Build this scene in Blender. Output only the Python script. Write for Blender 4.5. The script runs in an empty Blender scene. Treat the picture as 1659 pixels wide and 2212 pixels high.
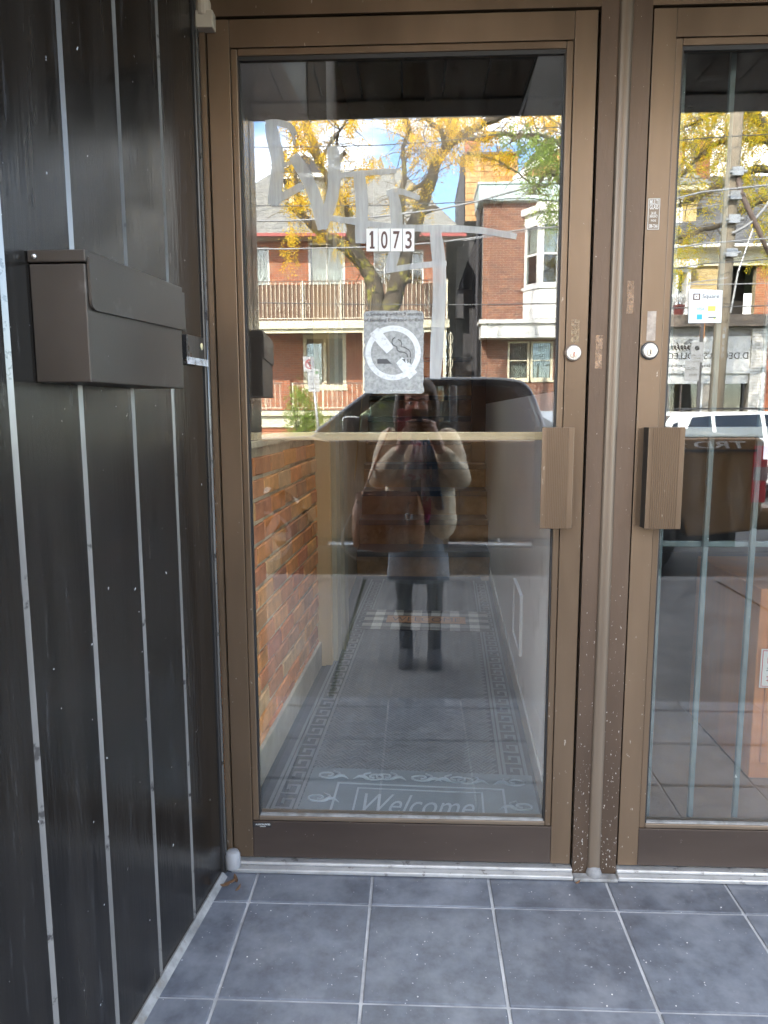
import bpy, math, random
import numpy as np
from mathutils import Vector, Matrix
random.seed(7)
RNG = np.random.default_rng(7)
R = math.radians
SC = bpy.context.scene
COL = SC.collection

# ------------------------------------------------------------------ camera
F_D = 2745.2 / 1.736                       # focal length in units of the 1659 px wide picture
PITCH, YAW, ROLL = R(7.886), R(2.4288), R(-0.1952)
CAM = Vector((0.0363, -1.8477, 1.2449))
GY = 0.018                                 # the plane of the door glass
_f = Vector((-math.sin(YAW) * math.cos(PITCH), math.cos(YAW) * math.cos(PITCH), -math.sin(PITCH)))
_r0 = Vector((math.cos(YAW), math.sin(YAW), 0)); _u0 = _r0.cross(_f)
_r = _r0 * math.cos(ROLL) + _u0 * math.sin(ROLL); _u = -_r0 * math.sin(ROLL) + _u0 * math.cos(ROLL)
cd = bpy.data.cameras.new('camera'); cam = bpy.data.objects.new('camera', cd); COL.objects.link(cam)
cd.sensor_fit = 'HORIZONTAL'; cd.sensor_width = 36.0; cd.lens = 36.0 * 2745.2 / 2880.0
cd.clip_start = 0.005; cd.clip_end = 900
cam.matrix_world = Matrix(((_r.x, _u.x, -_f.x, CAM.x), (_r.y, _u.y, -_f.y, CAM.y), (_r.z, _u.z, -_f.z, CAM.z), (0, 0, 0, 1)))
SC.camera = cam

# ------------------------------------------------------------------ sky, sun, exposure
SUN_EL = R(36.0)
SUN_H = Vector((-0.40, 0.917, 0)).normalized()          # towards the sun, level
to_sun = Vector((SUN_H.x * math.cos(SUN_EL), SUN_H.y * math.cos(SUN_EL), math.sin(SUN_EL)))
w = bpy.data.worlds.new('World'); SC.world = w; w.use_nodes = True
nt = w.node_tree; nt.nodes.clear()
def N(nt, t, **kw):
    n = nt.nodes.new(t)
    for k, v in kw.items():
        if k == 'inp':
            for kk, vv in v.items(): n.inputs[kk].default_value = vv
        else: setattr(n, k, v)
    return n
def L(nt, a, b): nt.links.new(a, b)
sky = N(nt, 'ShaderNodeTexSky'); sky.sky_type = 'NISHITA'; sky.sun_disc = False
sky.sun_elevation = SUN_EL; sky.sun_rotation = math.atan2(SUN_H.x, SUN_H.y)
sky.air_density = 1.0; sky.dust_density = 0.3; sky.ozone_density = 4.0
tc = N(nt, 'ShaderNodeTexCoord'); mp = N(nt, 'ShaderNodeMapping')
mp.inputs['Scale'].default_value = (1.0, 1.0, 2.2); mp.inputs['Location'].default_value = (0.35, 0.1, 0.42)
nz = N(nt, 'ShaderNodeTexNoise', inp={'Scale': 2.1, 'Detail': 9.0, 'Roughness': 0.55, 'Distortion': 0.25})
rp = N(nt, 'ShaderNodeValToRGB'); rp.color_ramp.elements[0].position = 0.43; rp.color_ramp.elements[1].position = 0.60
mx = N(nt, 'ShaderNodeMix', data_type='RGBA'); mx.inputs[7].default_value = (10.5, 10.2, 9.6, 1)
bg = N(nt, 'ShaderNodeBackground', inp={'Strength': 0.15}); wo = N(nt, 'ShaderNodeOutputWorld')
L(nt, tc.outputs['Generated'], mp.inputs[0]); L(nt, mp.outputs[0], nz.inputs['Vector']); L(nt, nz.outputs[0], rp.inputs[0])
L(nt, rp.outputs[0], mx.inputs[0]); L(nt, sky.outputs[0], mx.inputs[6]); L(nt, mx.outputs[2], bg.inputs[0]); L(nt, bg.outputs[0], wo.inputs[0])
sd = bpy.data.lights.new('sun', 'SUN'); sd.energy = 2.4; sd.angle = R(0.53); sd.color = (1.0, 0.93, 0.80)
so = bpy.data.objects.new('sun', sd); COL.objects.link(so)
so.rotation_euler = (-to_sun).to_track_quat('-Z', 'Y').to_euler(); so.location = to_sun * 60
SC.view_settings.view_transform = 'Standard'; SC.view_settings.look = 'None'
SC.view_settings.exposure = 3.42; SC.view_settings.gamma = 1.0; SC.view_settings.use_curve_mapping = False
SC.render.engine = 'CYCLES'
cy = SC.cycles
cy.use_denoising = True; cy.max_bounces = 7; cy.diffuse_bounces = 4; cy.glossy_bounces = 4; cy.use_adaptive_sampling = False
cy.transparent_max_bounces = 20; cy.transmission_bounces = 6; cy.sample_clamp_indirect = 8.0
cy.caustics_reflective = False; cy.caustics_refractive = False

# ------------------------------------------------------------------ where things stand
def _ray(x, y): return _f * F_D + (x - 829.5) * _r - (y - 1106.0) * _u
def onY(x, y, Y): d = _ray(x, y); return CAM + d * ((Y - CAM.y) / d.y)
def onZ(x, y, Z): d = _ray(x, y); return CAM + d * ((Z - CAM.z) / d.z)
def at(x, y, Y):                             # a point of the street (Y < 0) that the glass mirrors at this place
    p = onY(x, y, 2 * GY - Y); return Vector((p.x, Y, p.z))
def ax(x, Y): return at(x, 780, Y).x
def az(y, Y, x=900): return at(x, y, Y).z

# ------------------------------------------------------------------ mesh helper
class MB:
    def __init__(s): s.v = []; s.f = []; s.m = []
    def add(s, vs, fs, m=0):
        o = len(s.v); s.v.extend([tuple(p) for p in vs])
        for q in fs: s.f.append([i + o for i in q]); s.m.append(m)
    def box(s, x0, x1, y0, y1, z0, z1, m=0):
        s.add([(x0, y0, z0), (x1, y0, z0), (x1, y1, z0), (x0, y1, z0), (x0, y0, z1), (x1, y0, z1), (x1, y1, z1), (x0, y1, z1)],
              [(0, 3, 2, 1), (4, 5, 6, 7), (0, 1, 5, 4), (1, 2, 6, 5), (2, 3, 7, 6), (3, 0, 4, 7)], m)
    def hexa(s, p, m=0):
        s.add(p, [(0, 3, 2, 1), (4, 5, 6, 7), (0, 1, 5, 4), (1, 2, 6, 5), (2, 3, 7, 6), (3, 0, 4, 7)], m)
    def bar(s, a, b, wx, wz, up=(0, 0, 1), m=0):
        a = Vector(a); b = Vector(b); d = (b - a).normalized(); up = Vector(up)
        if abs(d.dot(up)) > .98: up = Vector((0, 1, 0))
        sx = d.cross(up).normalized() * (wx / 2); uz = sx.cross(d).normalized() * (wz / 2)
        s.hexa([a - sx - uz, a + sx - uz, b + sx - uz, b - sx - uz, a - sx + uz, a + sx + uz, b + sx + uz, b - sx + uz], m)
    def tube(s, pts, rad, n=8, m=0, cap=True, flat=1.0):
        pts = [Vector(p) for p in pts]
        if not hasattr(rad, '__len__'): rad = [rad] * len(pts)
        o = len(s.v); up = Vector((0, 0, 1)); px = None
        for i, p in enumerate(pts):
            d = (pts[min(i + 1, len(pts) - 1)] - pts[max(i - 1, 0)])
            d = d.normalized() if d.length > 1e-9 else Vector((0, 0, 1))
            if px is None:
                px = d.orthogonal().normalized() if abs(d.dot(up)) > .95 else d.cross(up).normalized()
            px = (px - d * px.dot(d)).normalized(); py = d.cross(px)
            for k in range(n):
                t = 2 * math.pi * k / n
                s.v.append(tuple(p + (px * math.cos(t) + py * math.sin(t) * flat) * rad[i]))
        for i in range(len(pts) - 1):
            for k in range(n):
                a = o + i * n + k; b = o + i * n + (k + 1) % n
                s.f.append([a, b, b + n, a + n]); s.m.append(m)
        if cap:
            s.f.append([o + k for k in range(n)][::-1]); s.m.append(m)
            s.f.append([o + (len(pts) - 1) * n + k for k in range(n)]); s.m.append(m)
    def capsule(s, a, b, ra, rb, n=14, m=0):
        a = Vector(a); b = Vector(b); d = (b - a); d = d.normalized() if d.length > 1e-9 else Vector((0, 0, 1))
        P = []; Q = []
        for t in (80, 55, 30): P.append(a - d * ra * math.sin(R(t))); Q.append(ra * math.cos(R(t)))
        P += [a, b]; Q += [ra, rb]
        for t in (30, 55, 80): P.append(b + d * rb * math.sin(R(t))); Q.append(rb * math.cos(R(t)))
        s.tube(P, Q, n, m)
    def prism(s, poly, axis, a, b, m=0):        # polygon in the two other axes, extruded along axis a..b
        n = len(poly)
        def P(q, t):
            return {'x': (t, q[0], q[1]), 'y': (q[0], t, q[1]), 'z': (q[0], q[1], t)}[axis]
        s.add([P(q, a) for q in poly] + [P(q, b) for q in poly],
              [list(range(n))[::-1], list(range(n, 2 * n))] + [[i, (i + 1) % n, n + (i + 1) % n, n + i] for i in range(n)], m)
    def lathe(s, prof, n, c, axis='z', m=0, cap=True):
        o = len(s.v); c = Vector(c)
        for (r, h) in prof:
            for k in range(n):
                t = 2 * math.pi * k / n; x, y = r * math.cos(t), r * math.sin(t)
                s.v.append(tuple(c + Vector({'z': (x, y, h), 'y': (x, h, y), 'x': (h, x, y)}[axis])))
        for i in range(len(prof) - 1):
            for k in range(n):
                a = o + i * n + k; b = o + i * n + (k + 1) % n
                s.f.append([a, b, b + n, a + n]); s.m.append(m)
        if cap:
            s.f.append([o + k for k in range(n)][::-1]); s.m.append(m)
            s.f.append([o + (len(prof) - 1) * n + k for k in range(n)]); s.m.append(m)
    def build(s, name, mats, parent=None, smooth=False, bevel=0, seg=2, loc=None, fix=True):
        me = bpy.data.meshes.new(name); me.from_pydata(s.v, [], s.f)
        if not isinstance(mats, (list, tuple)): mats = [mats]
        for q in mats: me.materials.append(q)
        if len(mats) > 1: me.polygons.foreach_set('material_index', s.m)
        if fix:
            import bmesh
            bm = bmesh.new(); bm.from_mesh(me); bmesh.ops.recalc_face_normals(bm, faces=bm.faces); bm.to_mesh(me); bm.free()
        if smooth: me.polygons.foreach_set('use_smooth', [True] * len(me.polygons))
        me.update()
        return link(name, me, parent, bevel, seg, loc)
def link(name, me, parent=None, bevel=0, seg=2, loc=None):
    o = bpy.data.objects.new(name, me); COL.objects.link(o)
    if loc is not None: o.location = loc
    if parent is not None: par(o, parent)
    if bevel:
        b = o.modifiers.new('bevel', 'BEVEL'); b.width = bevel; b.segments = seg; b.limit_method = 'ANGLE'; b.angle_limit = R(35)
        b.harden_normals = False
    return o
def par(o, p):                               # keep the child where it stands
    o.parent = p; o.matrix_parent_inverse = Matrix.Translation(-p.location)
def thing(name, label, cat, loc=(0, 0, 0), group=None):
    o = bpy.data.objects.new(name, None); COL.objects.link(o); o.location = loc; o.empty_display_size = .1
    return tag(o, label, cat, group)
def tag(o, label=None, cat=None, group=None, kind=None):
    for k, v in (('label', label), ('category', cat), ('group', group), ('kind', kind)):
        if v: o[k] = v
    return o
def struct(o): o['kind'] = 'structure'; return o
def stuff(o): o['kind'] = 'stuff'; return o
def copyof(o, loc, parent):                  # a like piece that shares the mesh
    c = o.copy(); COL.objects.link(c); c.location = loc; c.parent = None; c.matrix_parent_inverse = Matrix()
    if parent is not None: par(c, parent)
    return c
def box(name, mat, parent, x0, x1, y0, y1, z0, z1, bevel=0):
    b = MB(); b.box(min(x0, x1), max(x0, x1), min(y0, y1), max(y0, y1), min(z0, z1), max(z0, z1)); return b.build(name, mat, parent, bevel=bevel, fix=False)
def arc(cx, cz, r, a0, a1, n): return [(cx + r * math.cos(R(a0 + (a1 - a0) * i / n)), cz + r * math.sin(R(a0 + (a1 - a0) * i / n))) for i in range(n + 1)]

def text_geo(s, w, h, shear=0.0, extr=0.0006, bold=0.0, align=True):
    cu = bpy.data.curves.new('t', 'FONT'); cu.body = s; cu.size = 1.0; cu.shear = shear; cu.extrude = 0.0; cu.offset = bold; cu.resolution_u = 4
    ob = bpy.data.objects.new('t', cu); COL.objects.link(ob)
    dg = bpy.context.evaluated_depsgraph_get(); me = bpy.data.meshes.new_from_object(ob.evaluated_get(dg))
    V = np.array([v.co[:] for v in me.vertices]); Fc = [list(p.vertices) for p in me.polygons]
    bpy.data.objects.remove(ob); bpy.data.curves.remove(cu); bpy.data.meshes.remove(me)
    lo, hi = V.min(0), V.max(0); V = (V - lo)
    V[:, 0] *= w / max(hi[0] - lo[0], 1e-6); V[:, 1] *= h / max(hi[1] - lo[1], 1e-6)
    return V, Fc
def text(name, s, o, ux, uz, w, h, mat, parent, **kw):   # lettering with lower left corner o, running along ux, upright along uz
    V, Fc = text_geo(s, w, h, **kw); o = Vector(o); ux = Vector(ux).normalized(); uz = Vector(uz).normalized()
    b = MB(); b.add([o + ux * float(p[0]) + uz * float(p[1]) for p in V], Fc); return b.build(name, mat, parent, fix=False)
# ------------------------------------------------------------------ materials
def newmat(name):
    m = bpy.data.materials.new(name); m.use_nodes = True; t = m.node_tree; t.nodes.clear()
    return m, t, N(t, 'ShaderNodeOutputMaterial')
def coords(t, stretch=(1, 1, 1), rnd=True):
    tc = N(t, 'ShaderNodeTexCoord'); mp = N(t, 'ShaderNodeMapping'); mp.inputs['Scale'].default_value = stretch
    L(t, tc.outputs['Object'], mp.inputs[0])
    if rnd:
        oi = N(t, 'ShaderNodeObjectInfo'); ml = N(t, 'ShaderNodeMath', operation='MULTIPLY'); ml.inputs[1].default_value = 37.0
        L(t, oi.outputs['Random'], ml.inputs[0]); L(t, ml.outputs[0], mp.inputs['Location'])
    return mp.outputs[0]
def c4(c): return (c[0], c[1], c[2], 1.0)
def pm(name, col, rough=.5, metal=0.0, var=.14, scale=6.0, bump=.06, bscale=70.0, stretch=(1, 1, 1), spec=.5, coat=0.0,
       spots=None, sthr=(.62, .70), sscale=14.0, rvar=.12, sstretch=(1, 1, 1), trans=0.0, bdist=.002, zfade=None, grit=None, objvar=0.0):
    m, t, out = newmat(name); b = N(t, 'ShaderNodeBsdfPrincipled'); co = coords(t, stretch)
    n1 = N(t, 'ShaderNodeTexNoise', inp={'Scale': scale, 'Detail': 4.0, 'Roughness': .65}); L(t, co, n1.inputs['Vector'])
    mr = N(t, 'ShaderNodeMapRange'); mr.inputs[1].default_value = .3; mr.inputs[2].default_value = .7; L(t, n1.outputs[0], mr.inputs[0])
    mx = N(t, 'ShaderNodeMix', data_type='RGBA'); mx.inputs[6].default_value = c4([x * (1 - var) for x in col]); mx.inputs[7].default_value = c4([min(1, x * (1 + var)) for x in col])
    L(t, mr.outputs[0], mx.inputs[0]); colout = mx.outputs[2]
    if spots is not None:
        co2 = coords(t, sstretch); n2 = N(t, 'ShaderNodeTexNoise', inp={'Scale': sscale, 'Detail': 4.0, 'Roughness': .65}); L(t, co2, n2.inputs['Vector'])
        nv = n2.outputs[0]
        if zfade:
            tz = N(t, 'ShaderNodeTexCoord'); sx = N(t, 'ShaderNodeSeparateXYZ'); L(t, tz.outputs['Object'], sx.inputs[0]); mz = N(t, 'ShaderNodeMapRange', inp={1: zfade[0], 2: zfade[1], 3: zfade[2], 4: 0.0}); L(t, sx.outputs[2], mz.inputs[0]); ad = N(t, 'ShaderNodeMath', operation='ADD'); L(t, nv, ad.inputs[0]); L(t, mz.outputs[0], ad.inputs[1]); nv = ad.outputs[0]
        m2 = N(t, 'ShaderNodeMapRange'); m2.inputs[1].default_value = sthr[0]; m2.inputs[2].default_value = sthr[1]; L(t, nv, m2.inputs[0])
        mx2 = N(t, 'ShaderNodeMix', data_type='RGBA'); mx2.inputs[7].default_value = c4(spots); L(t, colout, mx2.inputs[6]); L(t, m2.outputs[0], mx2.inputs[0]); colout = mx2.outputs[2]
    if grit is not None:
        n4 = N(t, 'ShaderNodeTexNoise', inp={'Scale': grit[2], 'Detail': 1.5}); L(t, coords(t), n4.inputs['Vector']); m4 = N(t, 'ShaderNodeMapRange', inp={1: grit[1], 2: grit[1] + .04, 3: 0.0, 4: 1.0}); L(t, n4.outputs[0], m4.inputs[0])
        mx4 = N(t, 'ShaderNodeMix', data_type='RGBA'); mx4.inputs[7].default_value = c4(grit[0]); L(t, colout, mx4.inputs[6]); L(t, m4.outputs[0], mx4.inputs[0]); colout = mx4.outputs[2]
    if objvar:
        oi = N(t, 'ShaderNodeObjectInfo'); mo_ = N(t, 'ShaderNodeMapRange', inp={3: 1 - objvar, 4: 1 + objvar}); L(t, oi.outputs['Random'], mo_.inputs[0]); mx5 = N(t, 'ShaderNodeMix', data_type='RGBA', blend_type='MULTIPLY'); mx5.inputs[0].default_value = 1.0; L(t, colout, mx5.inputs[6]); L(t, mo_.outputs[0], mx5.inputs[7]); colout = mx5.outputs[2]
    L(t, colout, b.inputs['Base Color'])
    rr = N(t, 'ShaderNodeMapRange'); rr.inputs[3].default_value = max(.02, rough - rvar); rr.inputs[4].default_value = min(1, rough + rvar); L(t, n1.outputs[0], rr.inputs[0]); L(t, rr.outputs[0], b.inputs['Roughness'])
    b.inputs['Metallic'].default_value = metal; b.inputs['Specular IOR Level'].default_value = spec; b.inputs['Coat Weight'].default_value = coat; b.inputs['Coat Roughness'].default_value = .06
    if bump:
        n3 = N(t, 'ShaderNodeTexNoise', inp={'Scale': bscale, 'Detail': 2.5}); L(t, co, n3.inputs['Vector'])
        bp = N(t, 'ShaderNodeBump', inp={'Strength': bump * 6 if bump < .16 else 1.0, 'Distance': bdist}); L(t, n3.outputs[0], bp.inputs['Height']); L(t, bp.outputs[0], b.inputs['Normal'])
    L(t, b.outputs[0], out.inputs[0]); return m
def ramp(t, cols):
    r = N(t, 'ShaderNodeValToRGB'); e = r.color_ramp.elements
    while len(e) < len(cols): e.new(.5)
    for i, c in enumerate(cols): e[i].position = i / (len(cols) - 1); e[i].color = c4(c)
    return r
def islmat(name, cols, rough=.85, by='island', bump=.5, bscale=60.0, dirt=.25, trans=0.0, spec=.3):   # a colour of its own for every piece
    m, t, out = newmat(name); b = N(t, 'ShaderNodeBsdfPrincipled', inp={'Roughness': rough, 'Specular IOR Level': spec})
    if by == 'island': src = N(t, 'ShaderNodeNewGeometry').outputs['Random Per Island']
    else: src = N(t, 'ShaderNodeObjectInfo').outputs['Random']
    r = ramp(t, cols); L(t, src, r.inputs[0]); co = coords(t)
    n1 = N(t, 'ShaderNodeTexNoise', inp={'Scale': 11.0, 'Detail': 6.0, 'Roughness': .7}); L(t, co, n1.inputs['Vector'])
    mr = N(t, 'ShaderNodeMapRange', inp={1: .3, 2: .75, 3: 1 - dirt, 4: 1 + dirt}); L(t, n1.outputs[0], mr.inputs[0])
    mx = N(t, 'ShaderNodeMix', data_type='RGBA', blend_type='MULTIPLY'); mx.inputs[0].default_value = 1.0
    L(t, r.outputs[0], mx.inputs[6]); L(t, mr.outputs[0], mx.inputs[7]); L(t, mx.outputs[2], b.inputs['Base Color'])
    if bump:
        n3 = N(t, 'ShaderNodeTexNoise', inp={'Scale': bscale, 'Detail': 5.0}); L(t, co, n3.inputs['Vector'])
        bp = N(t, 'ShaderNodeBump', inp={'Strength': bump, 'Distance': .004}); L(t, n3.outputs[0], bp.inputs['Height']); L(t, bp.outputs[0], b.inputs['Normal'])
    o = b.outputs[0]
    if trans:
        tr = N(t, 'ShaderNodeBsdfTranslucent'); L(t, mx.outputs[2], tr.inputs[0]); ms = N(t, 'ShaderNodeMixShader', inp={0: trans}); L(t, o, ms.inputs[1]); L(t, tr.outputs[0], ms.inputs[2]); o = ms.outputs[0]
    L(t, o, out.inputs[0]); return m
def glass(name, tint, r0, dirt=0.0):
    m, t, out = newmat(name); tr = N(t, 'ShaderNodeBsdfTransparent'); tr.inputs[0].default_value = c4(tint)
    gl = N(t, 'ShaderNodeBsdfGlossy', inp={'Roughness': 0.0}); gl.inputs[0].default_value = (1, 1, 1, 1)
    lw = N(t, 'ShaderNodeLayerWeight', inp={0: .5}); pw = N(t, 'ShaderNodeMath', operation='POWER'); pw.inputs[1].default_value = 4.5
    L(t, lw.outputs['Facing'], pw.inputs[0]); mr = N(t, 'ShaderNodeMapRange', inp={3: r0, 4: .95}); L(t, pw.outputs[0], mr.inputs[0])
    ms = N(t, 'ShaderNodeMixShader'); L(t, mr.outputs[0], ms.inputs[0]); L(t, tr.outputs[0], ms.inputs[1]); L(t, gl.outputs[0], ms.inputs[2]); o = ms.outputs[0]
    if dirt:
        df = N(t, 'ShaderNodeBsdfDiffuse'); df.inputs[0].default_value = (.6, .6, .58, 1); co = coords(t, (1, 1, .35), False)
        n1 = N(t, 'ShaderNodeTexNoise', inp={'Scale': 9.0, 'Detail': 8.0, 'Roughness': .7}); L(t, co, n1.inputs['Vector'])
        m1 = N(t, 'ShaderNodeMapRange', inp={1: .45, 2: .85, 3: 0.0, 4: dirt}); L(t, n1.outputs[0], m1.inputs[0])
        s2 = N(t, 'ShaderNodeMixShader'); L(t, m1.outputs[0], s2.inputs[0]); L(t, o, s2.inputs[1]); L(t, df.outputs[0], s2.inputs[2]); o = s2.outputs[0]
    L(t, o, out.inputs[0]); return m
def film(name, col, a0, a1, scale=20.0, thr=(.35, .65), rough=.6, stretch=(1, 1, 1)):       # a thin worn layer that lets part of what is behind show
    m, t, out = newmat(name); tr = N(t, 'ShaderNodeBsdfTransparent'); b = N(t, 'ShaderNodeBsdfPrincipled', inp={'Roughness': rough}); b.inputs['Base Color'].default_value = c4(col)
    co = coords(t, stretch, False); n1 = N(t, 'ShaderNodeTexNoise', inp={'Scale': scale, 'Detail': 8.0, 'Roughness': .72}); L(t, co, n1.inputs['Vector'])
    mr = N(t, 'ShaderNodeMapRange', inp={1: thr[0], 2: thr[1], 3: a0, 4: a1}); L(t, n1.outputs[0], mr.inputs[0])
    ms = N(t, 'ShaderNodeMixShader'); L(t, mr.outputs[0], ms.inputs[0]); L(t, tr.outputs[0], ms.inputs[1]); L(t, b.outputs[0], ms.inputs[2]); L(t, ms.outputs[0], out.inputs[0]); return m
def plain(name, col, rough=.6, metal=0.0, spec=.5, emit=None):
    m, t, out = newmat(name); b = N(t, 'ShaderNodeBsdfPrincipled', inp={'Roughness': rough, 'Metallic': metal, 'Specular IOR Level': spec}); b.inputs['Base Color'].default_value = c4(col); L(t, b.outputs[0], out.inputs[0]); return m

M = {}
M['bronze'] = pm('bronze anodised aluminium', (.142, .098, .064), .36, .58, .22, 4, .010, 160, (1, 1, .22), spots=(.36, .31, .26), sthr=(.70, .73), sscale=95, sstretch=(1, 1, .5), zfade=(0, 1.2, .035))
M['bronze_worn'] = pm('worn bronze aluminium', (.10, .068, .048), .42, .55, .2, 5, .04, 120, (1, 1, .25), spots=(.50, .47, .43), sthr=(.70, .725), sscale=165, sstretch=(1, 1, .5), zfade=(.05, .95, .085))
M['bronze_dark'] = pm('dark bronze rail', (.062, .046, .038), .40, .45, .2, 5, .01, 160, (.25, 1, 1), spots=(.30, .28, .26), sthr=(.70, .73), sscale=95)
M['bronze_grey'] = pm('greyed bronze rod', (.15, .115, .085), .40, .5, .10, 5, .02, 120, (1, 1, .2))
M['gasket'] = pm('black rubber gasket', (.012, .012, .013), .5, 0, .2, 20, .02)
M['alu'] = pm('bare aluminium', (.42, .42, .42), .42, .6, .18, 12, .05, 150, spots=(.2, .19, .18), sthr=(.60, .68), sscale=30)
M['steel'] = pm('steel', (.62, .60, .56), .25, .9, .08, 20, .01)
M['lockwhite'] = pm('satin nickel', (.62, .59, .55), .3, .45, .05, 30, .01)
M['board'] = pm('black brown stained board', (.0105, .009, .0078), .23, 0, .6, 3.0, .040, 22, (6, 6, .35), .37, spots=(.06, .06, .063), sthr=(.60, .90), sscale=9, sstretch=(5, 5, .5), rvar=.14, grit=((.40, .40, .40), .765, 80.0))
M['board_edge'] = pm('worn grey board edge', (.118, .112, .106), .22, 0, .35, 9, .05, 60, (1, 1, .2), spots=(.03, .027, .026), sthr=(.60, .66), sscale=26, spec=.9)
M['black_paint'] = pm('black paint', (.016, .015, .015), .3, 0, .2, 9, .05, 60, (1, 1, .3), spots=(.35, .34, .33), sthr=(.69, .73), sscale=60, sstretch=(1, 1, .3))
M['mailbox'] = pm('dark brown enamelled sheet', (.033, .0265, .0215), .36, .1, .2, 5, .008, 300, spots=(.11, .10, .095), sthr=(.60, .85), sscale=12, grit=((.28, .27, .26), .775, 70.0))
M['mailbox_dark'] = pm('dark brown enamelled sheet inner', (.02, .018, .016), .5)
M['tile'] = pm('slate coloured floor tile', (.082, .091, .112), .38, 0, .30, 22.0, .10, 30, spots=(.165, .178, .205), sthr=(.44, .78), sscale=9.0, rvar=.16, grit=((.34, .35, .37), .735, 130.0), objvar=.13)
M['grout'] = pm('grey grout', (.31, .32, .34), .9, 0, .35, 12, .15, 80)
M['caulk'] = pm('grey white caulk', (.19, .19, .19), .7, 0, .4, 20, .15, 50, spots=(.14, .13, .12), sthr=(.58, .66), sscale=22)
M['concrete'] = pm('sidewalk concrete', (.098, .096, .096), .9, 0, .28, 3, .15, 90, spots=(.085, .083, .08), sthr=(.58, .75), sscale=2.5)
M['kerb'] = pm('kerb concrete', (.15, .147, .142), .9, 0, .2, 3, .15, 60)
M['asphalt'] = pm('asphalt', (.052, .052, .054), .85, 0, .3, 2.5, .16, 120, spots=(.085, .083, .08), sthr=(.55, .8), sscale=1.2)
M['soil'] = pm('garden soil and grass', (.06, .075, .03), .95, 0, .4, 3, .16, 30)
M['moss'] = pm('mossy joint', (.03, .034, .016), .95, 0, .5, 25, .16, 90)
M['glass'] = glass('storefront glass', (.94, .96, .95), .102, .03)
M['glass_house'] = glass('window glass', (.75, .8, .8), .10)
M['glass_car'] = glass('car glass', (.60, .66, .64), .07)
M['glass_tint'] = glass('tinted car glass', (.16, .17, .17), .07)
M['white'] = pm('white paint', (.78, .77, .74), .5, 0, .06, 4, .04, 60)
M['cream'] = pm('cream paint', (.74, .68, .50), .55, 0, .10, 4, .05, 60)
M['offwall'] = pm('white painted plaster', (.84, .835, .83), .7, 0, .03, 3, .08, 40, spots=(.60, .585, .57), sthr=(.6, .75), sscale=2.5)
M['dark'] = pm('dark interior', (.035, .03, .027), .8, 0, .2, 3, .05)
M['sticker'] = plain('white sticker', (.80, .79, .76), .5)
M['ink'] = plain('dark brown ink', (.10, .052, .042), .6)
M['black'] = plain('black ink', (.015, .015, .016), .6)
M['greyink'] = plain('grey ink', (.07, .07, .072), .6)
M['redink'] = plain('red ink', (.62, .03, .05), .6)
M['brick_in'] = islmat('old corridor brick', [(.66, .22, .075), (.72, .30, .09), (.52, .17, .085), (.78, .38, .13), (.40, .17, .10), (.70, .25, .07), (.68, .44, .24)], .85, 'object', .7, 55, .38)
M['mortar_in'] = pm('corridor mortar', (.68, .52, .34), .95, 0, .25, 9, .16, 60, spots=(.35, .26, .18), sthr=(.5, .7), sscale=8)
M['brick_red'] = islmat('orange red brick', [(.42, .135, .06), (.50, .17, .075), (.36, .11, .055), (.46, .20, .10), (.33, .12, .07)], .88, 'island', .3, 60)
M['brick_brown'] = islmat('brown brick', [(.27, .115, .07), (.22, .085, .055), (.33, .15, .085), (.16, .075, .055), (.30, .12, .065)], .88, 'island', .3, 60)
M['brick_yellow'] = islmat('yellow brick', [(.58, .44, .21), (.52, .38, .17), (.62, .48, .25), (.47, .34, .16)], .88, 'island', .3, 60)
M['brick_white'] = islmat('painted white brick', [(.76, .74, .70), (.72, .70, .66), (.79, .77, .73)], .7, 'island', .3, 60)
M['mortar'] = pm('pale mortar', (.42, .38, .33), .95, 0, .15, 9, .1)
M['mortar_y'] = pm('sandy mortar', (.50, .42, .28), .95, 0, .15, 9, .1)
M['shingle'] = islmat('grey roof shingle', [(.26, .255, .24), (.31, .30, .275), (.22, .22, .21), (.34, .33, .29)], .95, 'island', .4, 40)
M['shingle_dark'] = islmat('dark roof shingle', [(.13, .13, .135), (.16, .16, .165), (.11, .11, .115), (.18, .18, .18)], .95, 'island', .4, 40)
M['shingle_orange'] = islmat('tan roof shingle', [(.52, .29, .12), (.58, .34, .15), (.46, .25, .10), (.62, .39, .18)], .95, 'island', .4, 40)
M['slate_dark'] = pm('dark slate and shaded side wall', (.06, .058, .066), .8, 0, .2, 5, .1)  # dark roof tone; also holds the shade of the middle house's side wall
M['brown_screen'] = pm('brown canvas screen', (.20, .125, .085), .85, 0, .2, 3, .08, 60, (3, 1, .5))
M['iron_cream'] = pm('cream painted iron', (.70, .64, .50), .5, 0, .1, 8, .03)
M['iron_dark'] = pm('dark painted iron', (.14, .10, .08), .5, 0, .1, 8, .03)
M['metalcap'] = pm('pale green sheet metal', (.52, .62, .60), .45, .2, .15, 3, .04, 30, (1, 1, .3))
M['red_trim'] = pm('red gutter paint', (.36, .07, .06), .5)
M['bark'] = pm('locust bark', (.13, .105, .075), .95, 0, .35, 9, .16, 30, (6, 6, 1), spots=(.34, .31, .06), sthr=(.52, .66), sscale=5, bdist=.02)
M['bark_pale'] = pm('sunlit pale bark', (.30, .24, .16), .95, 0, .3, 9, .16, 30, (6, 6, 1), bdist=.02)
M['leaf_y'] = islmat('yellow leaflet', [(.90, .56, .01), (.95, .64, .02), (.82, .46, .01), (.93, .70, .06), (.66, .46, .03)], .6, 'island', 0, 1, .12, .45)
M['leaf_yg'] = islmat('yellow green leaflet', [(.50, .50, .05), (.62, .56, .06), (.34, .42, .06), (.72, .56, .05), (.25, .34, .05)], .6, 'island', 0, 1, .12, .45)
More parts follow.
